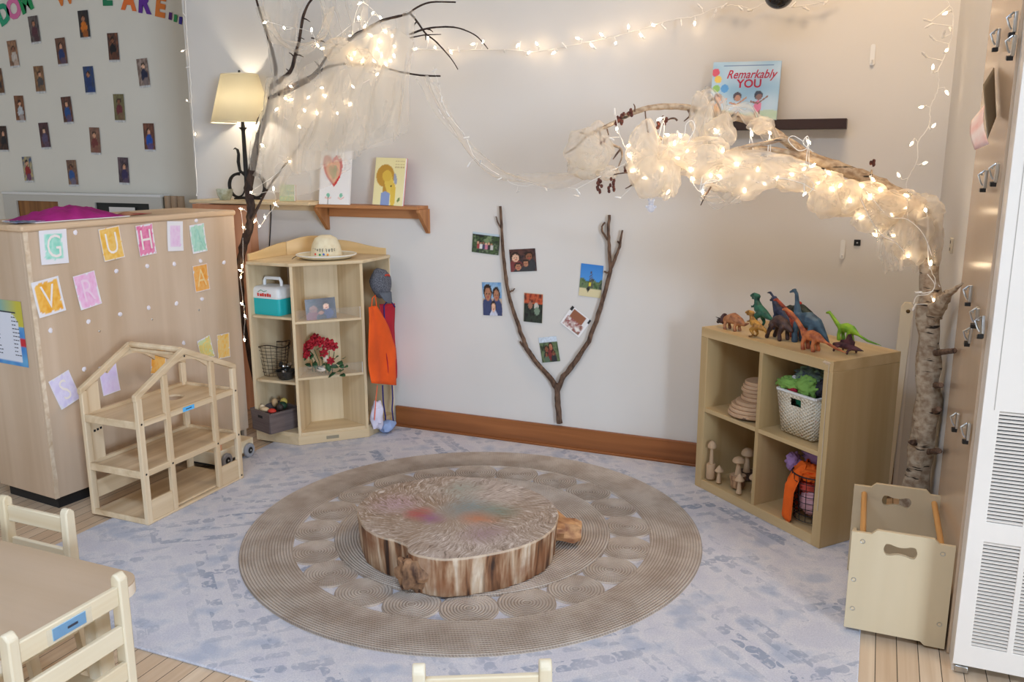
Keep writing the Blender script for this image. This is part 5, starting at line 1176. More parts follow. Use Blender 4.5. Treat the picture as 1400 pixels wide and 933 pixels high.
# wooden discs and slices, upper left cube
SH2 = .0105+CW/2+.0105
m_disc = wood('pale_disc_wood', rgb(208, 176, 144), rgb(188, 152, 118), 'x', .6, 30, 3)
sizes = [.110, .105, .098, .088, .078, .072, .070, .068, .066]; z = SH2; first = None; rr = random.Random(5)
bx, by = .262, .125
for i, r in enumerate(sizes):
    h = .0175; p = cube_pt(bx+rr.uniform(-.008, .008)-.010*(i < 3), by-.02*(i < 4), z)
    o = put('wooden_disc', MB().lathe([(r-.004, 0), (r, .004), (r, h-.004), (r-.004, h)], 32), m_disc); o.location = p; o.rotation_euler = (0, 0, i*1.1); z += h+.0003
    tag(o, ['largest pale wooden disc at the bottom of the disc pile', 'second pale wooden disc from the bottom of the pile', 'third pale wooden disc from the bottom of the pile', 'fourth pale wooden disc from the bottom of the pile', 'middle pale wooden disc of the pile', 'fourth pale wooden disc from the top of the pile', 'third pale wooden disc from the top of the pile', 'second pale wooden disc from the top of the pile', 'smallest pale wooden disc on top of the disc pile'][i], 'wooden disc', 'pile of wooden discs')
bs = thing('bark_slice', 'small round bark-edged wood slice in front of the disc pile', 'wood slice', cube_pt(.292, .034, SH2)); put('cut_face', MB().lathe([(.001, .0135), (.026, .0135)], 24, cap=False), m_disc, bs); put('bark_rim', MB().lathe([(.001, 0), (.028, 0), (.030, .004), (.029, .013), (.026, .0135)], 24), m_bark2, bs)

# wooden mushrooms, lower left cube
SH0 = .0105+.045+.0005
m_mush = wood('turned_pale_wood', rgb(212, 182, 148), rgb(190, 156, 120), 'z', .55, 40, 3)
def mushroom(label, x, y, z, h, rc, rs, shape='dome', mt=None):
    t = thing('wooden_mushroom', label, 'toy mushroom', cube_pt(x, y, z), 0, 'turned wooden mushrooms')
    put('stalk', MB().lathe([(rs*1.25, 0), (rs*1.15, .004), (rs*.85, h*.35), (rs*.6, h*.72), (rs*.55, h*.8)], 18), mt or m_mush, t)
    capz = h*.68
    pr = [(rs*.5, capz), (rc*.9, capz+.001), (rc, capz+.005)]+[(rc*cos(radians(a)), capz+.005+(h-capz-.005)*sin(radians(a))) for a in (20, 40, 60, 78)]+[(.0008, h)] if shape == 'dome' else [(rs*.5, capz-.006), (rc*.95, capz-.004), (rc, capz), (rc*.6, capz+(h-capz)*.45), (rc*.28, capz+(h-capz)*.8), (.0008, h)]
    put('mushroom_cap', MB().lathe(pr, 22), mt or m_mush, t); return t
tag(put('wood_cylinder', MB().lathe([(.020, 0), (.022, .003), (.022, .072), (.020, .075)], 24), m_mush, loc=cube_pt(.078, .030, SH0)), 'pale wooden cylinder block under the leftmost mushroom', 'wooden block')
mushroom('tall thin wooden mushroom standing on the cylinder block', .078, .030, SH0+.0755, .115, .021, .010)
mushroom('pointed wooden mushroom just right of the cylinder block', .136, .030, SH0, .085, .021, .010, 'cone')
mushroom('tall domed wooden mushroom at the back of the lower left cube', .150, .19, SH0+.03, .12, .031, .015)
tb2 = thing('turned_wood_stump', 'round bark-sided wood stump carrying a domed mushroom', 'wooden block', cube_pt(.222, .07, SH0)); put('bark_side', MB().lathe([(.030, 0), (.034, .01), (.033, .036), (.038, .042), (.038, .058), (.035, .060)], 26, cap=False), varied('striped_bark', rgb(196, 156, 116), rgb(110, 72, 50), (30, 30, 8), .7, .4), tb2); put('cut_top', MB().lathe([(.001, .0595), (.036, .0595)], 24, cap=False), m_disc, tb2)
mushroom('domed wooden mushroom standing on the bark-sided stump', .222, .07, SH0+.0605, .088, .030, .014)
mushroom('pointed wooden mushroom at the very front near the divider', .285, .022, SH0, .095, .022, .011, 'cone')
mushroom('squat domed wooden mushroom behind the front pointed one', .312, .09, SH0, .092, .027, .013)
mushroom('shade-toned pointed wooden mushroom at the back right of its cube', .275, .24, SH0, .13, .024, .012, 'cone', wood('shaded_turned_wood', rgb(178, 140, 106), rgb(150, 112, 82), 'z', .55, 40, 3))  # darker copy of the mushroom wood, shade at the back put into its colour
tag(put('wood_slice', MB().lathe([(.001, 0), (.045, 0), (.047, .004), (.047, .026), (.045, .0295), (.001, .0295)], 26), m_bark2, loc=cube_pt(.150, .19, SH0)), 'dark bark wood slice under the back domed mushroom', 'wood slice')

# white woven basket with green cloth, upper right cube
wk = thing('white_woven_basket', 'white woven plastic basket full of green cloth in the upper right cube', 'basket', cube_pt(.575, .135, SH2), CY)
def woven():
    m, nt, b = base('white_woven_plastic', rgb(232, 224, 204), .5)
    tc = nt.nodes.new('ShaderNodeTexCoord'); sp = nt.nodes.new('ShaderNodeSeparateXYZ'); nt.links.new(tc.outputs['Object'], sp.inputs[0])
    h = mth(nt, 'ADD', sp.outputs[0], sp.outputs[1])
    w1 = mth(nt, 'SINE', mth(nt, 'MULTIPLY', h, 2*pi/.022)); w2 = mth(nt, 'SINE', mth(nt, 'MULTIPLY', sp.outputs[2], 2*pi/.016))
    wv = mth(nt, 'MULTIPLY', w1, w2); n = noise_n(nt, tc.outputs['Object'], 30, 3)
    c = mixc(nt, mth(nt, 'GREATER_THAN', wv, .55), rgb(236, 228, 208), rgb(206, 192, 164)); c = mixc(nt, mth(nt, 'MULTIPLY', mth(nt, 'GREATER_THAN', n, .68), .6), c, rgb(222, 150, 140))
    nt.links.new(c, b.inputs['Base Color']); bumpn(nt, b, wv, .8, .003); return m
m_wov = woven(); bw0, bd0, bh0 = .215, .20, .185
wbk = MB()
def tpanel(mb, p0, p1, q0, q1, t): # slanted side between bottom edge p0-p1 and top edge q0-q1, with thickness t inward handled by solidify
    mb.add([p0, p1, q1, q0], [(0, 1, 2, 3)])
B = [Vector((sx*bw0/2*k, sy*bd0/2*k, zz)) for zz, k in ((0, .80), (bh0, 1)) for sx, sy in ((-1, -1), (1, -1), (1, 1), (-1, 1))]
for i in range(4):
    j = (i+1) % 4
    if i == 0:   # front with grip hole
        def Q(u, v): return (B[0].lerp(B[1], u)).lerp(B[4].lerp(B[5], u), v)
        us = [0, .36, .64, 1]; vs_ = [0, .70, .88, 1]
        g = [Q(u, v) for v in vs_ for u in us]
        wbk.add(g, [(r*4+c, r*4+c+1, (r+1)*4+c+1, (r+1)*4+c) for r in range(3) for c in range(3) if not (r == 1 and c == 1)])
    else: tpanel(wbk, B[i], B[j], B[4+i], B[4+j], 0)
wbk.add(B[:4], [(0, 1, 2, 3)])
put('basket_body', wbk, m_wov, wk, solid=.004)
rm = MB()
for i in range(4): rm.beam(B[4+i]*1.0, B[4+(i+1) % 4]*1.0, .011, .010)
put('basket_rim', rm, m_white, wk, bevel=.002)
# cloth heap rising out of the basket
def heap(name, mat, parent, c, r, sc, seed, jit=.55):
    mb = MB(); vs = []; n, m = 40, 26; c = Vector(c)
    for i in range(m+1):
        phi = pi*i/m
        for k in range(n):
            t = 2*pi*k/n; d = Vector((sin(phi)*cos(t), sin(phi)*sin(t), -cos(phi)))
            a = 1+jit*abs(noise.noise(d*2.2+Vector((seed, 0, 0))))+.16*noise.noise(d*6+Vector((seed, 5, 0)))-.15
            vs.append(c+Vector((d.x*sc[0], d.y*sc[1], d.z*sc[2]))*r*a)
    mb.add(vs, [(i*n+k, i*n+(k+1) % n, (i+1)*n+(k+1) % n, (i+1)*n+k) for i in range(m) for k in range(n)])
    return put(name, mb, mat, parent, sharp=80)
gc = thing('green_cloth_pile', 'lime green, navy and red cloths heaped in the white basket', 'cloth', cube_pt(.575, .135, SH2), CY)
heap('lime_cloth', fabric('lime_cloth', rgb(140, 186, 92), .7), gc, (.012, -.048, .215), .054, (1.1, .7, .85), 1)
heap('lime_cloth', fabric('lime_cloth', rgb(140, 186, 92), .7), gc, (-.075, -.065, .210), .040, (1.3, .8, .7), 2)
gtip = MB(); gtip.grid(8, 4, lambda u, v: Vector((-.085-.07*u, -.075-.012*sin(u*5), .198+.012*sin(u*4)+(v-.5)*.035*(1-u*.6)))); put('lime_corner', gtip, fabric('lime_cloth', rgb(140, 186, 92), .7), gc, solid=.003)
heap('navy_print_cloth', varied('navy_print', rgb(58, 66, 92), rgb(120, 150, 120), (40,)*3, .9, .3), gc, (.0, -.012, .250), .066, (1.25, .8, .6), 3)
heap('charcoal_cloth', fabric('charcoal_cloth', rgb(60, 58, 66), .7), gc, (.065, -.02, .215), .045, (.7, .8, .9), 5)
heap('red_cloth', fabric('berry_cloth', rgb(176, 36, 62), .7), gc, (-.045, -.075, .185), .025, (1, .6, .8), 6)
heap('white_cloth', fabric('off_white_cloth', rgb(226, 224, 220), .85), gc, (-.065, -.05, .228), .018, (1, .8, .8), 7)
heap('teal_cloth', fabric('teal_green_cloth', rgb(30, 130, 96), .7), gc, (0, -.055, .150), .034, (1.4, .6, 1), 8, .2)
heap('inner_cloth_mass', fabric('dark_green_cloth', rgb(40, 80, 56), .7), gc, (0, .0, .120), .075, (1.1, .95, .9), 9, .1)
gb_ = thing('wooden_bowl', 'taupe bowl standing on edge behind the cloth in the upper right cube', 'bowl', cube_pt(.665, .27, SH2+.235), CY); gb_.rotation_euler = (radians(60), 0, CY)
put('bowl', MB().lathe([(.001, -.03), (.05, -.025), (.08, .0), (.092, .02), (.088, .02), (.076, .004), (.05, -.018), (.001, -.024)], 30), plain('taupe_wood', rgb(176, 158, 138), .6), gb_)
bst = MB(); 
# wire basket with scarves, lower right cube
wr_ = thing('black_wire_basket', 'black wire basket of folded cloths with an orange scarf, lower right cube', 'basket', cube_pt(.640, .105, SH0), CY)
gm = MB()
for i in range(8): gm.tube(ringpts(.072+.018*i/7, .004+.20*i/7, .95), .0016, 5)
for k in range(16): t = 2*pi*k/16; gm.tube([(.072*cos(t), .068*sin(t), .004), (.09*cos(t), .086*sin(t), .204)], .0016, 5)
put('wire_mesh', gm, m_black, wr_); put('rim', MB().tube(ringpts(.091, .206, .95), .003, 6), m_black, wr_)
sc_ = thing('orange_scarf', 'orange translucent play scarf draped over the side of the wire basket', 'scarf', cube_pt(.640, .105, SH0), CY)
put('scarf_drape', MB().grid(26, 26, lambda u, v: (lambda a, r: Vector((r*cos(a), r*sin(a)*.95, .235-.235*v**1.3+.012*sin(u*17+v*3))))(radians(150+120*u), .050+.052*min(1, v*2.0)+.010*sin(u*20)+.012*v)), fabric('orange_scarf_cloth', rgb(240, 104, 24), .8), sc_, solid=.002)
heap('scarf_bunch', fabric('orange_scarf_cloth', rgb(240, 104, 24), .8), sc_, (-.01, -.01, .205), .062, (1.1, .9, .6), 11)
pk = thing('pink_folded_cloths', 'pale pink and red cloths filling the wire basket', 'cloth', cube_pt(.640, .105, SH0), CY)
heap('pale_pink_cloth', fabric('pale_pink_cloth', rgb(222, 170, 176), .8), pk, (.012, -.012, .085), .062, (.95, .9, 1.15), 13, .12)
heap('coral_cloth', fabric('coral_cloth', rgb(214, 84, 70), .8), pk, (-.005, -.03, .145), .042, (1.1, .8, .6), 14, .25)
pp = thing('purple_scarf', 'lilac scarf bunched on top behind the orange scarf, lower right cube', 'scarf', cube_pt(.620, .15, SH0), CY)
heap('scarf_bunch', fabric('lilac_cloth', rgb(166, 130, 180), .8), pp, (-.01, .02, .250), .062, (1.35, .8, .55), 17)
heap('scarf_tail', fabric('lilac_cloth', rgb(166, 130, 180), .8), pp, (-.095, -.05, .220), .040, (.8, .8, 1.1), 18)

# ------------------------------------------------------------------ things on the right wall
def wallx(y): return RW0.x+(RW1.x-RW0.x)*(y-RW0.y)/(RW1.y-RW0.y)
WYAW = atan2(RW1.y-RW0.y, RW1.x-RW0.x)
tp = MB(); ya, yb2 = 3.375, 2.863
tp.prism([(wallx(ya)-.014, ya), (wallx(yb2)-.014, yb2), (wallx(yb2)-.001, yb2), (wallx(ya)-.001, ya)], 0.002, CEIL-.02, 'z')
tag(put('tan_wall_board', tp, varied('glossy_tan_laminate', rgb(206, 182, 156), rgb(194, 168, 140), (2, 2, 1), .22, 0, spec=.6), bevel=.002), 'glossy tan board fixed to the right wall between corner and heater', 'board')
def onW(px, py, off=0):
    d = ray(px, py); a = (RW1.x-RW0.x)/(RW1.y-RW0.y); X = RW0.x-off
    t = (X-a*RW0.y)/(d.x-a*d.y); q = d*t; return Vector((q.x, q.y, EYE+q.z))
clipmesh = MB(); clipmesh.box(-.009, -.004, -.018, .009, .004, .018)
ck = None
clips = [(1387, 30, 0), (1385, 62, 12), (1364, 52, 0), (1347, 245, 0), (1362, 236, 10), (1326, 402, -8), (1326, 458, 20), (1343, 445, -20), (1308, 575, 5), (1323, 590, 0), (1335, 432, 14)]
lbs = ['topmost silver clip on the tan board at the right edge', 'second clip from the top on the tan board', 'clip holding the dark sheet at the top of the tan board', 'left one of two clips level with the curled birch tulle', 'right one of two clips level with the curled birch tulle', 'clip beside the branch tip on the tan board', 'lowest of the three clustered clips on the tan board', 'right clip of the three clustered clips on the tan board', 'lower left clip on the tan board near the trunk stub', 'lower right flat clip on the tan board near the heater vent', 'upper clip of the cluster on the tan board']
for i, (x, y, t_) in enumerate(clips):
    p = onW(x, y, .026)
    if ck is None:
        ck = thing('magnetic_clip', lbs[0], 'clip', p, 0, 'silver clips on the tan board')
        put('clip_plate', MB().box(-.003, -.010, -.028, .006, .010, .028), m_metal, ck, bevel=.002)
        put('clip_lever', MB().tube([(-.004, 0, .026), (-.020, 0, .012), (-.012, 0, -.01), (-.006, 0, -.02)], .003, 6).tube([(-.012, -.008, .014), (-.012, .008, .014)], .0035, 6), m_metal, ck)
        put('clip_jaw', MB().box(-.012, -.009, -.040, .004, .009, -.028), m_blackm, ck, bevel=.001)
        ck.rotation_euler = (radians(t_), 0, WYAW+pi/2)
    else: dup(ck, None, p, (radians(t_), 0, WYAW+pi/2)); bpy.context.scene.collection.objects[-1]
clipobjs = [o for o in COL.objects if o.name.startswith('magnetic_clip')]
for o, l in zip(sorted(clipobjs, key=lambda o: o.name), lbs): o['label'] = l
def sheetpx(name, label, cat, corners, mat, th=.0012, curl=.0):
    """small sheet hung off the board: corners (px,py,offset from wall), bilinear"""
    c = [onW(x, y, o) for x, y, o in corners]; ctr = sum(c, Vector())/4
    mb = MB().grid(8, 8, lambda u, v: c[0].lerp(c[1], u).lerp(c[3].lerp(c[2], u), v)-ctr+Vector((-curl*sin(pi*v), 0, 0)))
    o = put(name, mb, mat, None, solid=th); o.location = ctr; return tag(o, label, cat)
sheetpx('hanging_grey_folder', 'dark olive-grey sheet hanging from a clip on the tan board', 'paper', [(1359, 92, .02), (1344, 116, .07), (1350, 190, .07), (1362, 160, .02)], plain('olive_grey_card', rgb(120, 110, 92), .7))
sheetpx('hanging_pink_card', 'curled white and pink card hanging below the grey sheet', 'card', [(1346, 144, .06), (1328, 165, .085), (1333, 205, .085), (1352, 197, .06)], varied('pink_white_card', rgb(232, 178, 168), rgb(238, 222, 214), (14,)*3, .7), curl=.008)
# adhesive hooks on the back wall
def hook(px, py, lb):
    p = atY(px, py, YB-.001); h = thing('adhesive_hook', lb, 'hook', p)
    put('hook_plate', MB().prism(rrect(-.010, -.045, .010, .045, .009), -.007, 0, 'y'), m_white, h, bevel=.002); put('hook_peg', MB().tube([(0, -.006, -.025), (0, -.018, -.034), (0, -.020, -.022)], .004, 8), m_white, h)
hook(1193, 75, 'white adhesive hook high on the right part of the back wall'); hook(1152, 341, 'white adhesive hook low on the back wall beside a black square')
p = atY(1172, 332, YB-.001); sq = thing('black_wall_button', 'tiny black square fixture on the back wall', 'fixture', p); put('square_plate', MB().box(-.014, -.006, -.014, .014, 0, .014), m_black, sq, bevel=.001); put('centre_screw', MB().ball((0, -.006, 0), .004, 8, 6, (1, .4, 1)), m_metal, sq)
# planks leaning behind the bookcase
a_, b_ = atY(1222, 445, 4.2), atY(1240, 437, 4.2)
lp = thing('leaning_cream_plank', 'cream painted plank with a screw leaning behind the bookcase', 'plank', ((a_.x+b_.x)/2, 4.2, .0105))
lp.rotation_euler = (radians(-2), radians(1.5), 0); w2 = (b_.x-a_.x)
put('plank', MB().prism([(-w2/2, 0), (w2/2, 0), (w2/2, .905), (w2/2-.012, .925), (-w2/2+.012, .925), (-w2/2, .905)], -.01, .01, 'y'), plain('cream_paint', rgb(232, 222, 200), .5), lp, bevel=.003); put('screw_head', MB().ball((.005, -.011, .885), .009, 10, 6, (1, .4, 1)), plain('brass_screw', rgb(120, 96, 64), .4, .8), lp)
a_, b_ = atY(1241, 445, 4.24), atY(1262, 450, 4.24)
gp = thing('leaning_grey_board', 'narrow grey-white board leaning in the right corner behind the birch trunk', 'board', ((a_.x+b_.x)/2, 4.235, .0105)); w2 = b_.x-a_.x
put('board', MB().box(-w2/2, -.008, 0, w2/2, .008, .925), plain('grey_white_board', rgb(206, 200, 192), .5), gp, bevel=.003); put('edge_strip', MB().box(-w2/2, -.014, 0, -w2/2+.02, -.0085, .90), plain('pale_edge', rgb(222, 214, 204), .5), gp)
# hanging globe, ceiling
gx = atY(1065, -2, 3.95); gl = thing('black_glass_globe', 'glossy black globe hanging from the ceiling at the top edge', 'ornament', gx)
put('globe', MB().ball((0, 0, .02), .062, 28, 20), plain('glossy_black_glass', rgb(20, 20, 22), .08, spec=.8), gl); put('hanging_cord', MB().tube([(0, 0, .08), (0, 0, CEIL-gx.z-.002)], .003, 6), m_black, gl); put('cord_cap', MB().lathe([(.001, .095), (.018, .09), (.022, .078), (.001, .074)], 16), m_blackm, gl)
# loose white outlet holes on the right wall
ot = thing('wall_socket', 'small beige socket plate on the right wall above the trunk fork', 'socket', onW(1302, 336, .001), WYAW+pi/2)
put('socket_plate', MB().box(-.008, -.022, -.03, .001, .022, .03), plain('beige_plate', rgb(216, 206, 186), .5), ot, bevel=.002); put('socket_slot', MB().box(-.0085, -.008, .008, -.0078, .008, .020), m_black, ot); put('socket_slot', MB().box(-.0085, -.008, -.020, -.0078, .008, -.008), m_black, ot)

# ------------------------------------------------------------------ alcove: taped photos, letters, ledge
AY = 4.994
AL = [(47, 41), (115, 34), (18, 74), (84, 71), (155, 65), (-2, 112), (54, 109), (122, 110), (196, 100), (27, 149), (92, 151), (163, 148), (4, 190), (61, 186), (130, 193), (204, 188), (38, 232), (99, 237), (169, 234)]
rowname = ['top', 'second', 'third', 'fourth', 'fifth', 'lowest']
alb = ['photo of a figure in patterned dark clothes, first in the top row', 'taped dark photo of a person with an orange blanket, second in the top row', 'tan doorway photo at the left of the second row', 'photo of a person in blue with brown surroundings, middle of the second row', 'photo of a person in a black jacket, right end of the second row',
       'photo cut by the left edge in the third row', 'brown photo of a seated person, left of the blue one in the third row', 'bright blue photo in the third row of the alcove wall', 'photo of a figure in navy over red, right end of the third row', 'brown photo at the left of the fourth row', 'photo of a person in a blue top, middle of the fourth row', 'olive green photo of a person, right end of the fourth row',
       'dark photo at the left edge in the fifth row', 'purple-brown photo second in the fifth row', 'pale brown photo third in the fifth row', 'photo with bright blue clothing, right end of the fifth row', 'dark-haired portrait photo at the left of the lowest row', 'photo with a blue figure, middle of the lowest row', 'photo of navy clothing, right end of the lowest row']
apal = [(rgb(70, 60, 62), rgb(110, 100, 96)), (rgb(40, 40, 46), rgb(60, 54, 50)), (rgb(176, 130, 96), rgb(120, 90, 70)), (rgb(120, 84, 64), rgb(90, 60, 50)), (rgb(130, 80, 56), rgb(60, 50, 50)), (rgb(140, 100, 60), rgb(90, 60, 50)), (rgb(160, 120, 80), rgb(110, 80, 60)), (rgb(40, 70, 130), rgb(60, 70, 90)), (rgb(170, 150, 140), rgb(110, 90, 80)),
        (rgb(140, 90, 56), rgb(100, 64, 44)), (rgb(120, 76, 60), rgb(70, 50, 44)), (rgb(130, 124, 84), rgb(110, 100, 70)), (rgb(90, 60, 44), rgb(40, 30, 30)), (rgb(100, 64, 66), rgb(70, 46, 50)), (rgb(150, 110, 90), rgb(120, 90, 76)), (rgb(130, 80, 60), rgb(90, 60, 50)), (rgb(70, 90, 130), rgb(200, 180, 120)), (rgb(150, 120, 90), rgb(110, 80, 70)), (rgb(110, 90, 96), rgb(60, 50, 60))]
ash = [rgb(90, 50, 60), rgb(214, 120, 40), rgb(200, 190, 180), rgb(40, 60, 110), rgb(24, 24, 30), rgb(60, 50, 50), rgb(80, 76, 76), rgb(40, 60, 110), rgb(40, 44, 70), rgb(190, 196, 200), rgb(40, 80, 140), rgb(110, 50, 56), rgb(30, 26, 30), rgb(90, 80, 110), rgb(120, 60, 56), rgb(30, 80, 170), rgb(150, 40, 40), rgb(50, 90, 150), rgb(60, 50, 90)]
for i, (x, y) in enumerate(AL):
    rr = random.Random(i*3+1); a, b = apal[i]
    bg = mottled([a, b, a], 4, i+60)
    sk = SKIN[rr.randrange(4)]; hx_ = .5+rr.uniform(-.1, .1); hy = rr.uniform(.62, .74)
    fn = blobs(bg, [('e', hx_, hy-.30, .30, .22, ash[i]), ('e', hx_+.1, hy-.52, .26, .14, lerp(ash[i], a, .5)), ('e', hx_, hy+.03, .19, .11, rgb(40, 28, 24)), ('e', hx_, hy, .14, .085, sk), ('r', .0, .0, 1, .05, rgb(214, 214, 214))], .3, i)
    p = atY(x, y, AY); t = photo('taped_photo', alb[i], .105, .205, fn, Matrix.Translation(p) @ Matrix.Rotation(radians(rr.uniform(-3, 2)), 4, 'Y'), 'taped photos on the alcove wall', 12, 22, .001)
    put('clear_tape', MB().box(-.018, -.0030, -.105, .030, -.0024, -.09), m_acryl, t)
def bigletter(ch, px, py, size, tilt, col, lb, dx=0):
    p = atY(px, py, AY-.001); t = thing('paper_letter', lb, 'letter', p, 0, 'coloured paper letters arched on the alcove wall'); t.rotation_euler = (0, radians(tilt), 0)
    text('cut_letter', ch, size, plain('letter_paper_%d' % len(MATS), col, .7), t, (0, 0, 0), bold=.010, ext=.0015, sx=.95)
    t.children[0].name = 'cut_letter'
bigletter('D', 5, 20, .20, -22, rgb(50, 160, 120), 'green paper letter D at the top left edge'); bigletter('O', 19, 13, .20, -20, rgb(226, 120, 170), 'pink paper letter O at the top left'); bigletter('M', 35, 4, .19, -18, rgb(40, 150, 90), 'green paper letter M at the top left')
bigletter('W', 88, -7, .20, -6, rgb(226, 130, 60), 'orange paper letter W cut by the top edge'); bigletter('E', 146, -6, .20, 3, rgb(40, 130, 90), 'green paper letter E cut by the top edge')
bigletter('A', 176, 1, .19, 8, rgb(236, 120, 60), 'orange paper letter A in the arch'); bigletter('R', 197, 5, .19, 10, rgb(100, 50, 150), 'purple paper letter R in the arch'); bigletter('E', 219, 10, .19, 13, rgb(230, 130, 60), 'orange paper letter E near the right end of the arch')
for k, (x, y, c, nm) in enumerate(((233, 22, rgb(90, 40, 120), 'purple'), (240, 25, rgb(50, 150, 90), 'green'), (247, 28, rgb(70, 60, 160), 'blue'))):
    p = atY(x, y, AY-.001); o = put('paper_dash', MB().box(-.014, -.002, -.025, .014, 0, .025), plain('dash_%s' % nm, c, .7)); o.location = p; o.rotation_euler = (0, radians(14), 0)
    tag(o, '%s paper dash ending the letter arch' % nm, 'paper strip', 'coloured paper letters arched on the alcove wall')
la, lb_ = atY(3, 262, 4.9), atY(220, 266, 4.9)
le = thing('white_framed_unit', 'white framed ledge unit against the alcove wall behind the divider', 'cabinet', ((la.x+lb_.x)/2, 4.99, 0)); hw4 = (lb_.x-la.x)/2; zt = la.z
put('unit_top', MB().box(-hw4, -.10, zt-.02, hw4, 0, zt), m_white, le, bevel=.003)
put('unit_face', MB().prism([[(-hw4, .02), (hw4, .02), (hw4, zt-.02), (-hw4, zt-.02)], [(-hw4+.15, zt-.24), (-hw4+.15, zt-.07), (-hw4+.62, zt-.07), (-hw4+.62, zt-.24)], [(.17, zt-.26), (.17, zt-.07), (.72, zt-.07), (.72, zt-.26)]], -.09, -.075, 'y'), plain('dull_white_paint', rgb(206, 204, 196), .6), le)
put('dark_niche', MB().box(.15, -.07, zt-.28, .74, -.06, zt-.06), plain('blackboard', rgb(50, 52, 50), .7), le); put('niche_wood', MB().box(-hw4+.13, -.07, zt-.26, -hw4+.64, -.06, zt-.06), wood('niche_brown', rgb(170, 120, 70), rgb(120, 80, 48), 'z'), le)
put('name_strip', MB().box(.32, -.096, zt-.15, .58, -.0905, zt-.10), m_paper, le)
r0 = None
for k, (x, lb) in enumerate(((229, 'left one of three cardboard rolls standing beyond the divider'), (238, 'middle one of three cardboard rolls standing beyond the divider'), (247, 'right one of three cardboard rolls standing beyond the divider'))):
    p = atY(x, 268, 4.85); o = put('cardboard_roll', MB().lathe([(.024, 0), (.024, p.z), (.019, p.z), (.019, 0)], 18, cap=False), varied('kraft_cardboard', rgb(196, 170, 142), rgb(176, 148, 120), (20, 20, 4), .8)) if r0 is None else dup(r0)
    r0 = r0 or o; o.location = (p.x, 4.85, 0); tag(o, lb, 'cardboard roll', 'cardboard rolls beyond the divider')
# magenta paper pile on the divider
mg = thing('magenta_paper_bundle', 'magenta crumpled paper lying on top of the plywood divider', 'paper', DP+Matrix.Rotation(DYAW, 3, 'Z') @ Vector((.33, .17, DH+.001)), DYAW)
def bund(u, v):
    x = (u-.5)*.46; y = (v-.5)*.24; e = max(0, 1-(2*abs(u-.5))**2.2)*max(0, 1-(2*abs(v-.5))**3)
    return Vector((x, y, .003+e*(.050+.022*noise.noise(Vector((u*9, v*5, 3))))))
put('magenta_sheet', MB().grid(30, 16, bund), varied('magenta_paper', rgb(176, 38, 130), rgb(150, 26, 108), (8,)*3, .7), mg, solid=.002, sharp=25)
put('white_under_sheet', MB().box(-.24, -.125, 0, .24, .12, .0035), m_paper, mg)
fs2 = thing('blue_folded_papers', 'flat blue-grey folded papers at the left end of the divider top', 'paper', DP+Matrix.Rotation(DYAW, 3, 'Z') @ Vector((.075, .10, DH+.001)), DYAW)
put('folded_sheet', MB().grid(14, 8, lambda u, v: Vector(((u-.5)*.13, (v-.5)*.10, .006+.008*abs(noise.noise(Vector((u*5, v*4, 1))))))), varied('blue_grey_paper', rgb(70, 84, 130), rgb(170, 176, 190), (30,)*3, .6), fs2, solid=.002)
tg = thing('kraft_paper_scrap', 'tan paper scrap lying right of the magenta bundle', 'paper', DP+Matrix.Rotation(DYAW, 3, 'Z') @ Vector((.66, .14, DH+.001)), DYAW+.2)
put('scrap_sheet', MB().grid(10, 6, lambda u, v: Vector(((u-.5)*.17*(1-.3*v), (v-.5)*.09, .003+.010*sin(pi*u)*v))), varied('kraft_scrap', rgb(206, 160, 120), rgb(170, 70, 70), (9,)*3, .8), tg, solid=.0015)

# ------------------------------------------------------------------ birch branch arching over the corner
def catmull(P, n=5):
    out = []; m = len(P)
    for i in range(m-1):
        p0, p1, p2, p3 = P[max(i-1, 0)], P[i], P[i+1], P[min(i+2, m-1)]
        for k in range(n):
            f = k/n; out.append(.5*((2*p1)+(-p0+p2)*f+(2*p0-5*p1+4*p2-p3)*f*f+(-p0+3*p1-3*p2+p3)*f**3))
    return out+[P[-1]]
def limb(name, parent, P, R, mat, wob=.35, n=12):
    """P: world points; R radii per control point"""
    o = parent.location; Q = catmull([Vector(p)-o for p in P]); m = len(Q); rs = []
    for i in range(m): t = i/(m-1)*(len(R)-1); j = min(int(t), len(R)-2); rs.append(R[j]+(R[j+1]-R[j])*(t-j))
    return put(name, MB().tube(Q, rs, n, wob=wob), mat, parent, sharp=60)
BY = 3.74
g = lambda x, y, Y=BY: atY(x, y, Y-.16)
base_p = Vector((g(1247, 690).x-.012, BY-.16, .0105))
bt = thing('birch_branch', 'thick birch branch standing in the right corner and arching over the shelf', 'branch', base_p)
limb('trunk', bt, [Vector((base_p.x, BY-.16, .012)), g(1254, 655), g(1264, 590), g(1269, 545), g(1268, 510), g(1271, 460), g(1272, 430), g(1276, 405)], [.046, .046, .045, .048, .043, .041, .039, .041], m_birchbark, .45, 18)
limb('main_bough', bt, [g(1274, 415), g(1270, 385), g(1271, 350), g(1270, 318), g(1255, 293), g(1225, 268, 3.78), g(1190, 247, 3.76), g(1150, 231, 3.74), g(1110, 215, 3.74), g(1075, 193, 3.74), g(1040, 170, 3.74), g(1005, 160, 3.72), g(970, 155, 3.70), g(940, 147, 3.68), g(900, 146, 3.66), g(868, 153, 3.64), g(835, 170, 3.62), g(803, 185, 3.60)],
     [.040, .036, .036, .038, .034, .030, .027, .024, .020, .018, .016, .014, .012, .012, .011, .010, .008, .005], m_birchbark, .4, 14)
limb('side_limb', bt, [g(1275, 432), g(1283, 420, 3.66), g(1293, 406, 3.58), g(1302, 398, 3.52), g(1316, 388, 3.46)], [.030, .028, .018, .010, .003], m_birchbark, .6)
limb('broken_stub', bt, [g(1262, 312), g(1250, 304), g(1243, 300, 3.76)], [.018, .014, .013], m_birchbark)
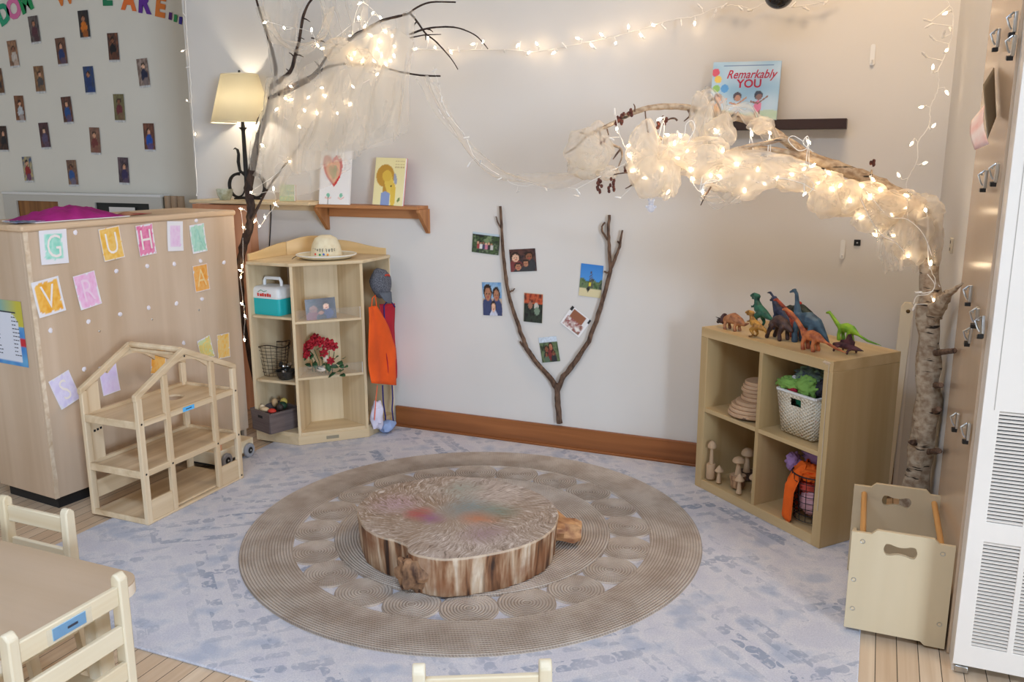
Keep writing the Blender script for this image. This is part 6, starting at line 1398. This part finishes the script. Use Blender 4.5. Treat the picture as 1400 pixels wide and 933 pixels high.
limb('second_bough', bt, [g(1150, 232, 3.74), g(1100, 215, 3.70), g(1060, 205, 3.68), g(1035, 204, 3.66), g(1005, 208, 3.65), g(985, 205, 3.64)], [.018, .014, .010, .012, .010, .006], m_birchbark)
limb('second_bough', bt, [g(1100, 213, 3.72), g(1075, 192, 3.66), g(1050, 195, 3.64), g(1010, 203, 3.62)], [.012, .009, .008, .006], m_birchbark)
for P in ([(1277, 483), (1292, 481), (1304, 480)], [(1278, 527), (1286, 527)], [(1276, 563), (1283, 560)], [(1268, 618), (1283, 617)], [(1256, 606), (1246, 605)]):
    limb('knot_stub', bt, [g(*p, BY-.01-(.16*i if P[0][0] > 1265 and P[-1][0] > 1282 else .05*i)) for i, p in enumerate(P)]+[g(P[-1][0]+1, P[-1][1], BY-.02-(.33 if P[0][0] > 1265 and P[-1][0] > 1282 else .06))], [.013, .010, .009][:len(P)]+[.008], m_bark2)
tw = [([(803, 185), (785, 203), (772, 210)], 3.60, .005), ([(812, 184), (800, 183), (792, 181)], 3.61, .003), ([(868, 153), (868, 146), (866, 142)], 3.62, .003), ([(820, 178), (821, 190)], 3.62, .004), ([(835, 198), (848, 203), (850, 215), (843, 234)], 3.60, .005), ([(848, 204), (838, 218)], 3.60, .004),
      ([(895, 180), (905, 190), (915, 191)], 3.64, .005), ([(940, 150), (943, 158), (935, 166)], 3.66, .004), ([(926, 165), (922, 162), (915, 163), (908, 168)], 3.66, .004), ([(878, 238), (860, 236), (838, 239)], 3.58, .004), ([(876, 240), (865, 252), (855, 258)], 3.58, .004), ([(976, 250), (966, 265), (958, 281)], 3.6, .0035), ([(882, 152), (884, 170), (890, 200)], 3.62, .003), ([(830, 176), (832, 185)], 3.6, .003), ([(965, 150), (975, 135), (985, 150), (990, 175)], 3.68, .004), ([(1190, 250), (1192, 232)], 3.7, .006)]
for P, Y, r in tw: limb('twig', bt, [g(x, y, Y) for x, y in P], [r, r*.9, r*.5], m_bark2 if r < .0045 else m_birchbark, .3, 8)
m_catkin = varied('dark_red_catkins', rgb(112, 60, 46), rgb(66, 36, 32), (90,)*3, .8, .6)
for x, y, Y, n in ((850, 163, 3.62, 7), (843, 168, 3.62, 5), (909, 168, 3.62, 5), (903, 175, 3.62, 4), (820, 253, 3.58, 9), (836, 252, 3.58, 9), (857, 232, 3.6, 5), (862, 158, 3.62, 4), (824, 199, 3.6, 3), (1192, 228, 3.7, 3)):
    mb = MB(); rr = random.Random(x); p = g(x, y, Y)-bt.location
    for k in range(n): mb.ball(p+Vector((rr.uniform(-.012, .012), rr.uniform(-.01, .01), -.006*k+.02)), .0065, 8, 6, (1, 1, 1.3), jit=.3)
    put('catkin_cluster', mb, m_catkin, bt)

# ------------------------------------------------------------------ tulle on the birch: crumpled shells and loops
def puff(mb, c, r, sc, seed, nf=9, amp=.30, ax=None):
    c = Vector(c); n, m = 64, 30; vs = []; R = Matrix.Rotation(seed*1.3, 3, 'Y') @ Matrix.Rotation(seed*.7, 3, 'X') if ax is None else ax
    for i in range(m+1):
        ph = .12+(pi-.24)*i/m
        for k in range(n):
            t = 2*pi*k/n; d = Vector((sin(ph)*cos(t), sin(ph)*sin(t), -cos(ph)))
            a = 1+amp*noise.noise(d*1.6+Vector((seed*3.1, 0, 0)))+.06*sin(t*nf+seed+3*noise.noise(d*2+Vector((seed, 7, 0))))*sin(ph)+.02*noise.noise(d*5+Vector((0, seed, 0)))
            q = R @ (d*a); vs.append(c+Vector((q.x*sc[0], q.y*sc[1], q.z*sc[2]))*r)
    return mb.add(vs, [(i*n+k, i*n+(k+1) % n, (i+1)*n+(k+1) % n, (i+1)*n+k) for i in range(m) for k in range(n)])
tu = thing('birch_tulle_wrap', 'cream tulle bunched and looped along the arching birch branch', 'tulle', g(1000, 215, 3.72))
PUFFS = [ # px, py, rx, ry (pixels), depth, Y
    (806, 205, 30, 34, .09, 3.60), (800, 228, 26, 18, .07, 3.60), (830, 236, 14, 10, .05, 3.60), (882, 205, 22, 34, .08, 3.60), (893, 238, 30, 30, .09, 3.58), (915, 245, 14, 24, .06, 3.57), (922, 208, 26, 22, .09, 3.62),
    (960, 160, 15, 30, .05, 3.66), (984, 182, 20, 20, .07, 3.66), (955, 215, 40, 24, .10, 3.62), (1006, 224, 36, 20, .09, 3.64), (990, 240, 38, 20, .08, 3.62), (1022, 245, 34, 22, .08, 3.62), (1058, 232, 34, 18, .09, 3.66), (1088, 244, 34, 17, .08, 3.66), (1126, 250, 26, 15, .08, 3.68), (1130, 268, 24, 26, .08, 3.66),
    (1155, 272, 26, 24, .08, 3.68), (1184, 268, 24, 18, .08, 3.70), (1195, 292, 28, 24, .08, 3.70), (1212, 284, 24, 20, .08, 3.70), (1242, 284, 22, 20, .08, 3.74), (1268, 292, 18, 22, .07, 3.76), (1250, 325, 22, 38, .07, 3.72), (1232, 322, 18, 26, .06, 3.70), (1275, 330, 12, 34, .06, 3.74), (1040, 172, 16, 10, .05, 3.68)]
for i, (x, y, rx, ry, dp, Y) in enumerate(PUFFS):
    c = g(x, y, Y)-tu.location; mpp = .0031; o_ = MB()
    puff(o_, c, 1, (rx*mpp, dp*.8, ry*mpp), i+1, nf=7+i % 4); puff(o_, c+Vector((.01, .0, -.01)), 1, (rx*mpp*.72, dp*.6, ry*mpp*.72), i+31, nf=6)
    put('tulle_puff', o_, m_tulle, tu, sharp=180)
# long smooth swathe following the bough
def swathe(name, parent, P, wid, mat, drop=.0, twist=1.0, nu=60, nv=14, seed=0, pleat=6):
    Q = catmull([Vector(p) for p in P], 10); o = parent.location
    def fn(u, v):
        t = u*(len(Q)-1); i = min(int(t), len(Q)-2); p = Q[i].lerp(Q[i+1], t-i); d = (Q[i+1]-Q[i]).normalized()
        s = d.cross(Vector((0, 1, 0))).normalized(); s = -s if s.z < 0 else s
        w = wid(u) if callable(wid) else wid; k = (v-.5)*w
        return p+s*k+Vector((0, .018*sin(v*pleat*2+u*9*twist+seed)+.012*noise.noise(Vector((u*8, v*3, seed))), -drop*sin(pi*u)*(1-v)+.01*sin(u*20+v*5)))-o
    return put(name, MB().grid(nu, nv, fn), mat, parent, sharp=180)
swathe('tulle_swathe', tu, [g(862, 215, 3.58), g(880, 225, 3.57), g(930, 222, 3.58), g(990, 225, 3.60), g(1050, 232, 3.62), g(1110, 245, 3.64), g(1170, 265, 3.66), g(1230, 290, 3.70), g(1275, 300, 3.74)], lambda u: .085+.035*sin(u*16), m_tulle, seed=3)
swathe('tulle_swathe', tu, [g(955, 210, 3.62), g(960, 160, 3.64), g(968, 132, 3.66), g(982, 145, 3.66), g(988, 185, 3.64)], .07, m_tulle, seed=5, nu=30)
swathe('tulle_swathe', tu, [g(985, 165, 3.66), g(1010, 150, 3.66), g(1035, 165, 3.68), g(1060, 190, 3.68)], .06, m_tulle, seed=8, nu=30)
swathe('tulle_loop', tu, [g(960, 268, 3.60), g(990, 275, 3.60), g(1015, 262, 3.60), g(1030, 245, 3.62)], .05, m_tulle2, seed=2, nu=30)
swathe('tulle_tail', tu, [g(1215, 300, 3.70), g(1212, 340, 3.69), g(1225, 370, 3.69)], .07, m_tulle2, seed=4, nu=24)

# ------------------------------------------------------------------ dark bare branch on the left with curtain tulle
DY = 3.82
h = lambda x, y, Y=DY: atY(x, y, Y)
dt = thing('dark_bare_branch', 'tall dark bare branch rising between the divider and the corner unit', 'branch', Vector((h(344, 520).x+.02, 3.90, .0)))
limb('trunk', dt, [Vector((dt.location.x, 3.90, .002)), h(338, 470, 3.90), h(331, 410, 3.88), h(328, 370, 3.86), h(332, 340, 3.84), h(341, 310, 3.82), h(343, 280), h(340, 262), h(343, 240), h(350, 205), h(358, 175), h(368, 148), h(372, 120)],
     [.014, .014, .016, .020, .021, .021, .022, .024, .020, .018, .017, .015, .014], m_bark, .4)
for P, r0, Y in (([(372, 122), (377, 100), (375, 82), (368, 55), (360, 30), (352, 5), (346, -20)], .011, 3.80), ([(372, 118), (385, 108), (398, 96), (404, 75), (410, 50), (414, 25), (422, 5), (436, -12)], .012, 3.78),
                 ([(368, 135), (385, 125), (405, 114), (425, 104), (437, 92), (450, 72), (462, 60)], .010, 3.76), ([(382, 130), (400, 122), (420, 112), (440, 96), (455, 90), (476, 87), (500, 88), (525, 92), (545, 98), (575, 103), (602, 104)], .009, 3.74),
                 ([(476, 55), (490, 45), (505, 38), (520, 29), (540, 23), (557, 19), (572, 9), (590, 3), (623, 3)], .008, 3.74), ([(561, 18), (572, 32), (582, 46), (595, 56), (610, 72), (620, 85), (626, 95)], .005, 3.74), ([(560, 47), (580, 40), (600, 37), (625, 38), (648, 47), (660, 58), (667, 67)], .005, 3.73), ([(560, 52), (580, 48), (603, 47)], .004, 3.73),
                 ([(344, 300), (352, 285), (362, 265), (375, 245), (390, 225), (405, 205), (425, 170)], .008, 3.80), ([(555, 19), (540, 24), (528, 26)], .006, 3.74)):
    m = len(P); limb('bough', dt, [h(x, y, Y) for x, y in P], [r0*(1-.6*i/(m-1)) for i in range(m)], m_bark, .35, 9)
for a, b in (((404, 75), (415, 78)), ((408, 52), (416, 54)), ((402, 78), (395, 72)), ((440, 96), (448, 92)), ((437, 92), (430, 84)), ((414, 25), (424, 30)), ((396, 100), (391, 94)), ((582, 46), (582, 55)), ((585, 40), (592, 44)), ((426, 52), (436, 56)), ((436, 56), (444, 58)), ((570, 30), (566, 35)), ((420, 108), (412, 115)), ((350, 170), (354, 160)), ((478, 86), (488, 94))):
    limb('twig', dt, [h(*a, 3.77), h((a[0]+b[0])/2, (a[1]+b[1])/2-1, 3.765), h(*b, 3.76)], [.004, .003, .0015], m_bark, .2, 7)

lt = thing('curtain_tulle', 'large sheer ivory tulle curtain hung over the dark bare branch', 'tulle', h(450, 120, 3.76))
def drape(name, top, bot, Y, mat, pleats, amp, parent=lt, nu=110, nv=40, seed=0, sag=.0, gather=.0):
    T_ = catmull([h(x, y, Y) for x, y in top], 8); B_ = catmull([h(x, y, Y) for x, y in bot], 8)
    def at(Q, u): t = u*(len(Q)-1); i = min(int(t), len(Q)-2); return Q[i].lerp(Q[i+1], t-i)
    def fn(u, v):
        a, b = at(T_, u), at(B_, u); p = b.lerp(a, v)
        p = p+Vector((.018*noise.noise(Vector((u*5, v*2, seed))), amp*sin(u*pleats*2*pi+2.2*noise.noise(Vector((u*3, v*1.5, seed))))*(.45+.55*(1-v))+.03*noise.noise(Vector((u*3, v*3, seed+9))), -sag*sin(pi*v)*0+.010*noise.noise(Vector((u*9, v*4, seed+3)))))
        return p-parent.location
    return put(name, MB().grid(nu, nv, fn), mat, parent, sharp=180)
drape('curtain_panel', [(374, 105), (410, 98), (460, 60), (520, 28), (566, 14)], [(350, 244), (400, 240), (450, 226), (505, 206), (556, 182)], 3.72, m_tulle2, 5, .035, seed=1)
drape('curtain_panel', [(440, 92), (480, 60), (515, 45), (545, 40), (565, 60)], [(395, 195), (435, 205), (475, 200), (510, 180), (545, 165)], 3.69, m_tulle2, 3.5, .03, seed=2)
drape('curtain_panel', [(385, 130), (420, 115), (470, 95), (520, 92), (548, 98)], [(372, 205), (405, 236), (450, 220), (500, 200), (545, 188)], 3.70, m_tulle2, 3, .03, seed=12)
drape('curtain_panel', [(350, -15), (362, -8), (378, -5), (395, -12), (412, -20)], [(374, 120), (382, 124), (390, 120), (402, 105), (410, 85)], 3.79, m_tulle2, 3, .02, seed=3, nu=50)
drape('curtain_panel', [(368, 120), (388, 140), (420, 160), (460, 180)], [(345, 240), (372, 262), (420, 266), (478, 232)], 3.78, m_tulle2, 3, .03, seed=4, nu=70)
drape('curtain_panel', [(430, -20), (450, -15), (475, -20), (505, -25)], [(455, 75), (470, 72), (485, 66), (500, 60)], 3.78, m_tulle2, 4, .02, seed=5, nu=50)
swathe('trunk_wrap', lt, [h(374, 105, 3.79), h(366, 150, 3.78), h(356, 195, 3.78), h(349, 232, 3.78)], lambda u: .07+.05*u, m_tulle, seed=6, nu=40)
swathe('knotted_band', lt, [h(450, 60, 3.73), h(470, 72, 3.71), h(495, 80, 3.71), h(520, 92, 3.72)], lambda u: .10-.04*abs(u-.5), m_tulle, seed=7, nu=30)
swathe('upper_loop', lt, [h(356, 10, 3.78), h(375, 48, 3.77), h(408, 66, 3.76), h(440, 48, 3.76), h(452, 10, 3.77)], .05, m_tulle2, seed=9, nu=40)
k0 = MB(); puff(k0, h(462, 68, 3.72)-lt.location, 1, (.075, .06, .06), 3); put('tulle_knot', k0, m_tulle, lt, sharp=180)
k0 = MB(); puff(k0, h(492, 78, 3.72)-lt.location, 1, (.06, .05, .05), 5); put('tulle_knot', k0, m_tulle, lt, sharp=180)
sw = thing('draped_tulle_swag', 'narrow sheer tulle swag looping from the dark branch to the birch tulle', 'tulle', h(680, 220, 3.75))
swathe('swag_cloth', sw, [h(578, 105, 3.74), h(592, 130, 3.75), h(615, 168, 3.76), h(645, 208, 3.77), h(680, 235, 3.76), h(725, 246, 3.72), h(765, 246, 3.66), h(798, 236, 3.60)], lambda u: .075-.03*sin(pi*u), m_tulle, seed=10, nu=90, pleat=4)

# ------------------------------------------------------------------ fairy lights
def bulb_part(name, glass, parent):
    """small tapered bulb with its white holder"""
    mb = MB(); mb.lathe([(.0034, -.013), (.0036, -.002), (.003, .0)], 8); n0 = len(mb.f)
    mb.lathe([(.0028, 0), (.0044, .006), (.0034, .011), (.0005, .017)], 8)
    o = put(name, mb, m_wire, parent); o.data.materials.append(glass)
    for p in o.data.polygons:
        if p.center.z > .0005: p.material_index = 1
    return o
def lights(name, label, group, pts, bulbs, wire_r=.0016, size=1.0, litmat=None):
    """pts: wire path (world); bulbs: list of (point, lit?)"""
    o = thing(name, label, 'fairy lights', pts[0], 0, group)
    Q = catmull([Vector(p)-o.location for p in pts], 6); rr = random.Random(len(pts)); out = []
    for q in Q: out.append(q+Vector((rr.uniform(-1, 1), rr.uniform(-1, 1), rr.uniform(-1, 1)))*.0018)
    wire = MB().tube(out, wire_r, 5); protos = {}
    for i, (p, on) in enumerate(bulbs):
        p = Vector(p)-o.location; r3 = random.Random(i*7+3); d = Vector((r3.uniform(-1, 1), r3.uniform(-.8, .2), r3.uniform(-1, 1))).normalized()
        q = min(out, key=lambda w: (w-p).length)
        wire.tube([p-d*.012*size, (p-d*.016+q)/2, q], wire_r*.8, 4)
        rot = d.to_track_quat('Z', 'Y').to_euler()
        if on not in protos:
            b = bulb_part('lit_bulb' if on else 'unlit_bulb', (litmat or m_lit) if on else m_unlit, o); b.location = p; b.rotation_euler = rot; b.scale = (size,)*3; protos[on] = b
        else: dup(protos[on], o, p, rot)
    put('wire', wire, m_wire, o); return o
rr = random.Random(2)
wallpts = [(556, 66), (600, 68), (650, 68), (700, 68), (725, 71), (760, 66), (800, 58), (840, 50), (880, 39), (920, 27), (950, 22), (985, 9), (1010, 8), (1030, 12), (1050, 3), (1080, 10), (1120, 4), (1150, -6)]
wb_lit = [(570, 66), (595, 66), (585, 54), (615, 69), (649, 60), (660, 59), (709, 60), (722, 73), (735, 62), (759, 71), (792, 53), (811, 64), (824, 49), (842, 58), (859, 39), (878, 50), (892, 33), (950, 30)]
wb_un = [(627, 68), (690, 70), (771, 62), (907, 37), (931, 31), (957, 9), (977, 19), (990, 8), (1012, 11), (1025, 14), (1085, 6), (1102, 12), (1130, 2)]
WL = 4.235
lights('wall_fairy_lights', 'fairy light string sagging across the bare upper back wall', 'fairy light strings', [atY(x, y, WL) for x, y in wallpts], [(atY(x, y, WL-.006), True) for x, y in wb_lit]+[(atY(x, y, WL-.006), False) for x, y in wb_un], size=1.25, wire_r=.0022, litmat=mat_bulb('lit_wall_bulb', (1, .74, .46), 26))
birch_lit = [(904, 162), (843, 177), (922, 199), (928, 183), (884, 243), (904, 234), (915, 260), (858, 200), (861, 215), (868, 232), (929, 217), (947, 233), (949, 246), (972, 239), (988, 208), (981, 181), (983, 240), (961, 260), (1027, 180), (1052, 181), (1104, 192), (1022, 242), (1018, 258), (1047, 253), (1061, 246), (1097, 233), (1131, 235), (1120, 250), (1150, 252), (1140, 260), (1102, 263), (1192, 244), (1191, 272), (1163, 277), (1217, 292), (1175, 299), (1199, 323), (1242, 284), (1242, 269), (1266, 289), (1220, 322), (1241, 350), (1272, 363), (1281, 389), (1276, 409), (1274, 418), (940, 205), (915, 185), (1010, 225), (1035, 235), (1085, 240), (1110, 228), (1180, 256), (1205, 262)]
birch_un = [(840, 153), (836, 190), (1250, 420), (1256, 400), (790, 262), (845, 270)]
def ywrap(x): return 3.42+.14*max(0, min(1, (x-780)/480.0))
path = sorted(birch_lit, key=lambda p: p[0] if p[1] < 340 else 1262+(p[1]-340)*.2)
lights('birch_fairy_lights', 'tangled lit fairy lights woven through the birch branch tulle', 'fairy light strings', [atY(x+rr.uniform(-3, 3), y+rr.uniform(-5, 5), ywrap(x)-.02+rr.uniform(-.03, .03)) for x, y in path], [(atY(x, y, ywrap(x)-.03+rr.uniform(-.03, .06)), True) for x, y in birch_lit]+[(atY(x, y, ywrap(x)-.02), False) for x, y in birch_un], size=1.1, litmat=m_litw, wire_r=.0018)
left_lit = [(364, 30), (389, 39), (426, 43), (433, 60), (443, 66), (490, 26), (500, 34), (509, 19), (521, 26), (494, 3), (482, 50), (509, 50), (528, 44), (537, 48), (519, 58), (541, 65), (516, 66), (522, 74), (538, 74), (534, 83), (526, 86), (510, 82), (485, 71), (482, 82), (495, 85), (514, 103), (481, 117), (442, 120), (423, 132), (446, 132), (480, 141), (461, 154), (417, 153), (434, 157), (408, 172), (377, 151), (392, 136), (400, 136), (399, 119), (360, 200), (396, 221), (344, 263), (374, 260), (378, 281), (362, 296), (355, 309), (349, 301), (331, 286), (334, 312), (331, 366), (330, 371), (329, 380), (332, 417), (336, 434), (334, 463)]
def yl(x, y): return 3.80 if y > 280 else 3.745+rr.uniform(-.035, .03)
path = left_lit[:]
lights('dark_branch_fairy_lights', 'lit fairy lights wound through the curtain tulle and down the dark branch', 'fairy light strings', [h(x+rr.uniform(-2, 2), y+rr.uniform(-3, 3), yl(x, y)+.01) for x, y in path], [(h(x, y, yl(x, y)), True) for x, y in left_lit], size=1.1, litmat=m_litw, wire_r=.0012)
rp = [(1289, -8), (1303, 17), (1302, 45), (1293, 75), (1283, 97), (1283, 122), (1272, 147), (1270, 173), (1255, 195), (1254, 220), (1240, 248), (1240, 268)]
lights('corner_fairy_lights', 'fairy light strand hanging straight down the right corner', 'fairy light strings', [atY(x, y, 4.0) for x, y in rp], [(atY(x, y, 3.99), True) for x, y in ((1295, 17), (1293, 70), (1275, 95), (1293, 124), (1262, 146), (1275, 174), (1248, 194), (1262, 224), (1230, 242))]+[(atY(x, y, 3.99), False) for x, y in ((1270, 35), (1268, 28), (1275, 52), (1264, 75), (1299, 40), (1290, 47))], wire_r=.0022, size=1.25, litmat=mat_bulb('lit_dim_bulb', (1, .76, .5), 9))
sp2 = [(592, 92), (600, 116), (605, 138), (614, 158), (636, 186), (650, 216), (684, 240), (708, 254), (746, 252), (786, 258)]
lights('unlit_swag_lights', 'unlit bulb string hanging along the narrow tulle swag', 'fairy light strings', [h(x, y, 3.74) for x, y in sp2], [(h(x, y, 3.735), False) for x, y in ((594, 96), (600, 115), (604, 136), (612, 156), (638, 188), (657, 222), (641, 225), (708, 262), (746, 258), (684, 244), (788, 268))], wire_r=.0014)
ep = [(252, -5), (254, 40), (257, 80), (260, 120), (262, 160), (265, 200), (268, 250), (268, 268)]
lights('alcove_edge_fairy_lights', 'fairy light strand hanging down the edge of the alcove opening', 'fairy light strings', [atY(x+1, y, 4.262) for x, y in ep], [(atY(x, y, 4.255), True) for x, y in ((251, 69), (256, 138), (267, 185))]+[(atY(x, y, 4.255), False) for x, y in ((252, 20), (257, 92))], wire_r=.003, litmat=MATS.get('x') or bpy.data.materials['lit_dim_bulb'])
# extra loops of cord caught up in the tulle
bl = [o for o in COL.objects if o.name.startswith('birch_fairy_lights')][0]
for P in ([(928, 195), (936, 182), (938, 170), (946, 165), (950, 175), (944, 188), (940, 196)], [(1100, 195), (1085, 186), (1078, 192), (1092, 206), (1106, 200), (1104, 186), (1098, 196), (1112, 208)], [(960, 252), (985, 246), (1010, 238), (1040, 250), (1066, 244), (1095, 250), (1118, 262), (1140, 262)], [(1100, 240), (1100, 262), (1108, 262), (1112, 252), (1098, 238)],
          [(1176, 270), (1190, 300), (1206, 322), (1222, 330), (1236, 344)], [(1268, 375), (1278, 390), (1270, 402), (1254, 405), (1249, 416)], [(1250, 399), (1262, 401), (1276, 398)], [(960, 243), (957, 262), (966, 248), (980, 246)], [(1190, 268), (1215, 296), (1240, 300), (1262, 320), (1274, 350)]):
    put('cord_loop', MB().tube(catmull([atY(x, y, ywrap(x)-.07)-bl.location for x, y in P], 6), .0018, 5), m_wire, bl)
# clear hanging ornament under the birch tulle
oc = thing('clear_bear_ornament', 'small clear plastic ornament hanging below the birch tulle', 'ornament', g(890, 283, 3.58))
m_clear = mat_tulle('frosted_clear_plastic', rgb(240, 244, 255), .55, 3)
put('ornament_body', MB().ball((0, 0, -.005), .016, 14, 10, (1, .8, 1.1)).ball((0, 0, .018), .012, 12, 8).ball((-.010, 0, .028), .005, 8, 6).ball((.010, 0, .028), .005, 8, 6).ball((-.017, 0, .0), .006, 8, 6).ball((.017, 0, .0), .006, 8, 6), m_clear, oc)
put('hanging_thread', MB().tube([(0, 0, .03), (.006, 0, .07)], .0008, 5), m_wire, oc)

# roots built in room axes: put their origin at the thing's own base
bpy.context.view_layer.update()
for nm in ('orange_apron', 'crimson_apron', 'crumpled_cloth_bundle'):
    r = bpy.data.objects[nm]; P = [v.co for c in r.children for v in c.data.vertices]
    c = Vector(((min(p.x for p in P)+max(p.x for p in P))/2, (min(p.y for p in P)+max(p.y for p in P))/2, min(p.z for p in P)))
    r.location = c
    for ch in r.children: ch.location = -c
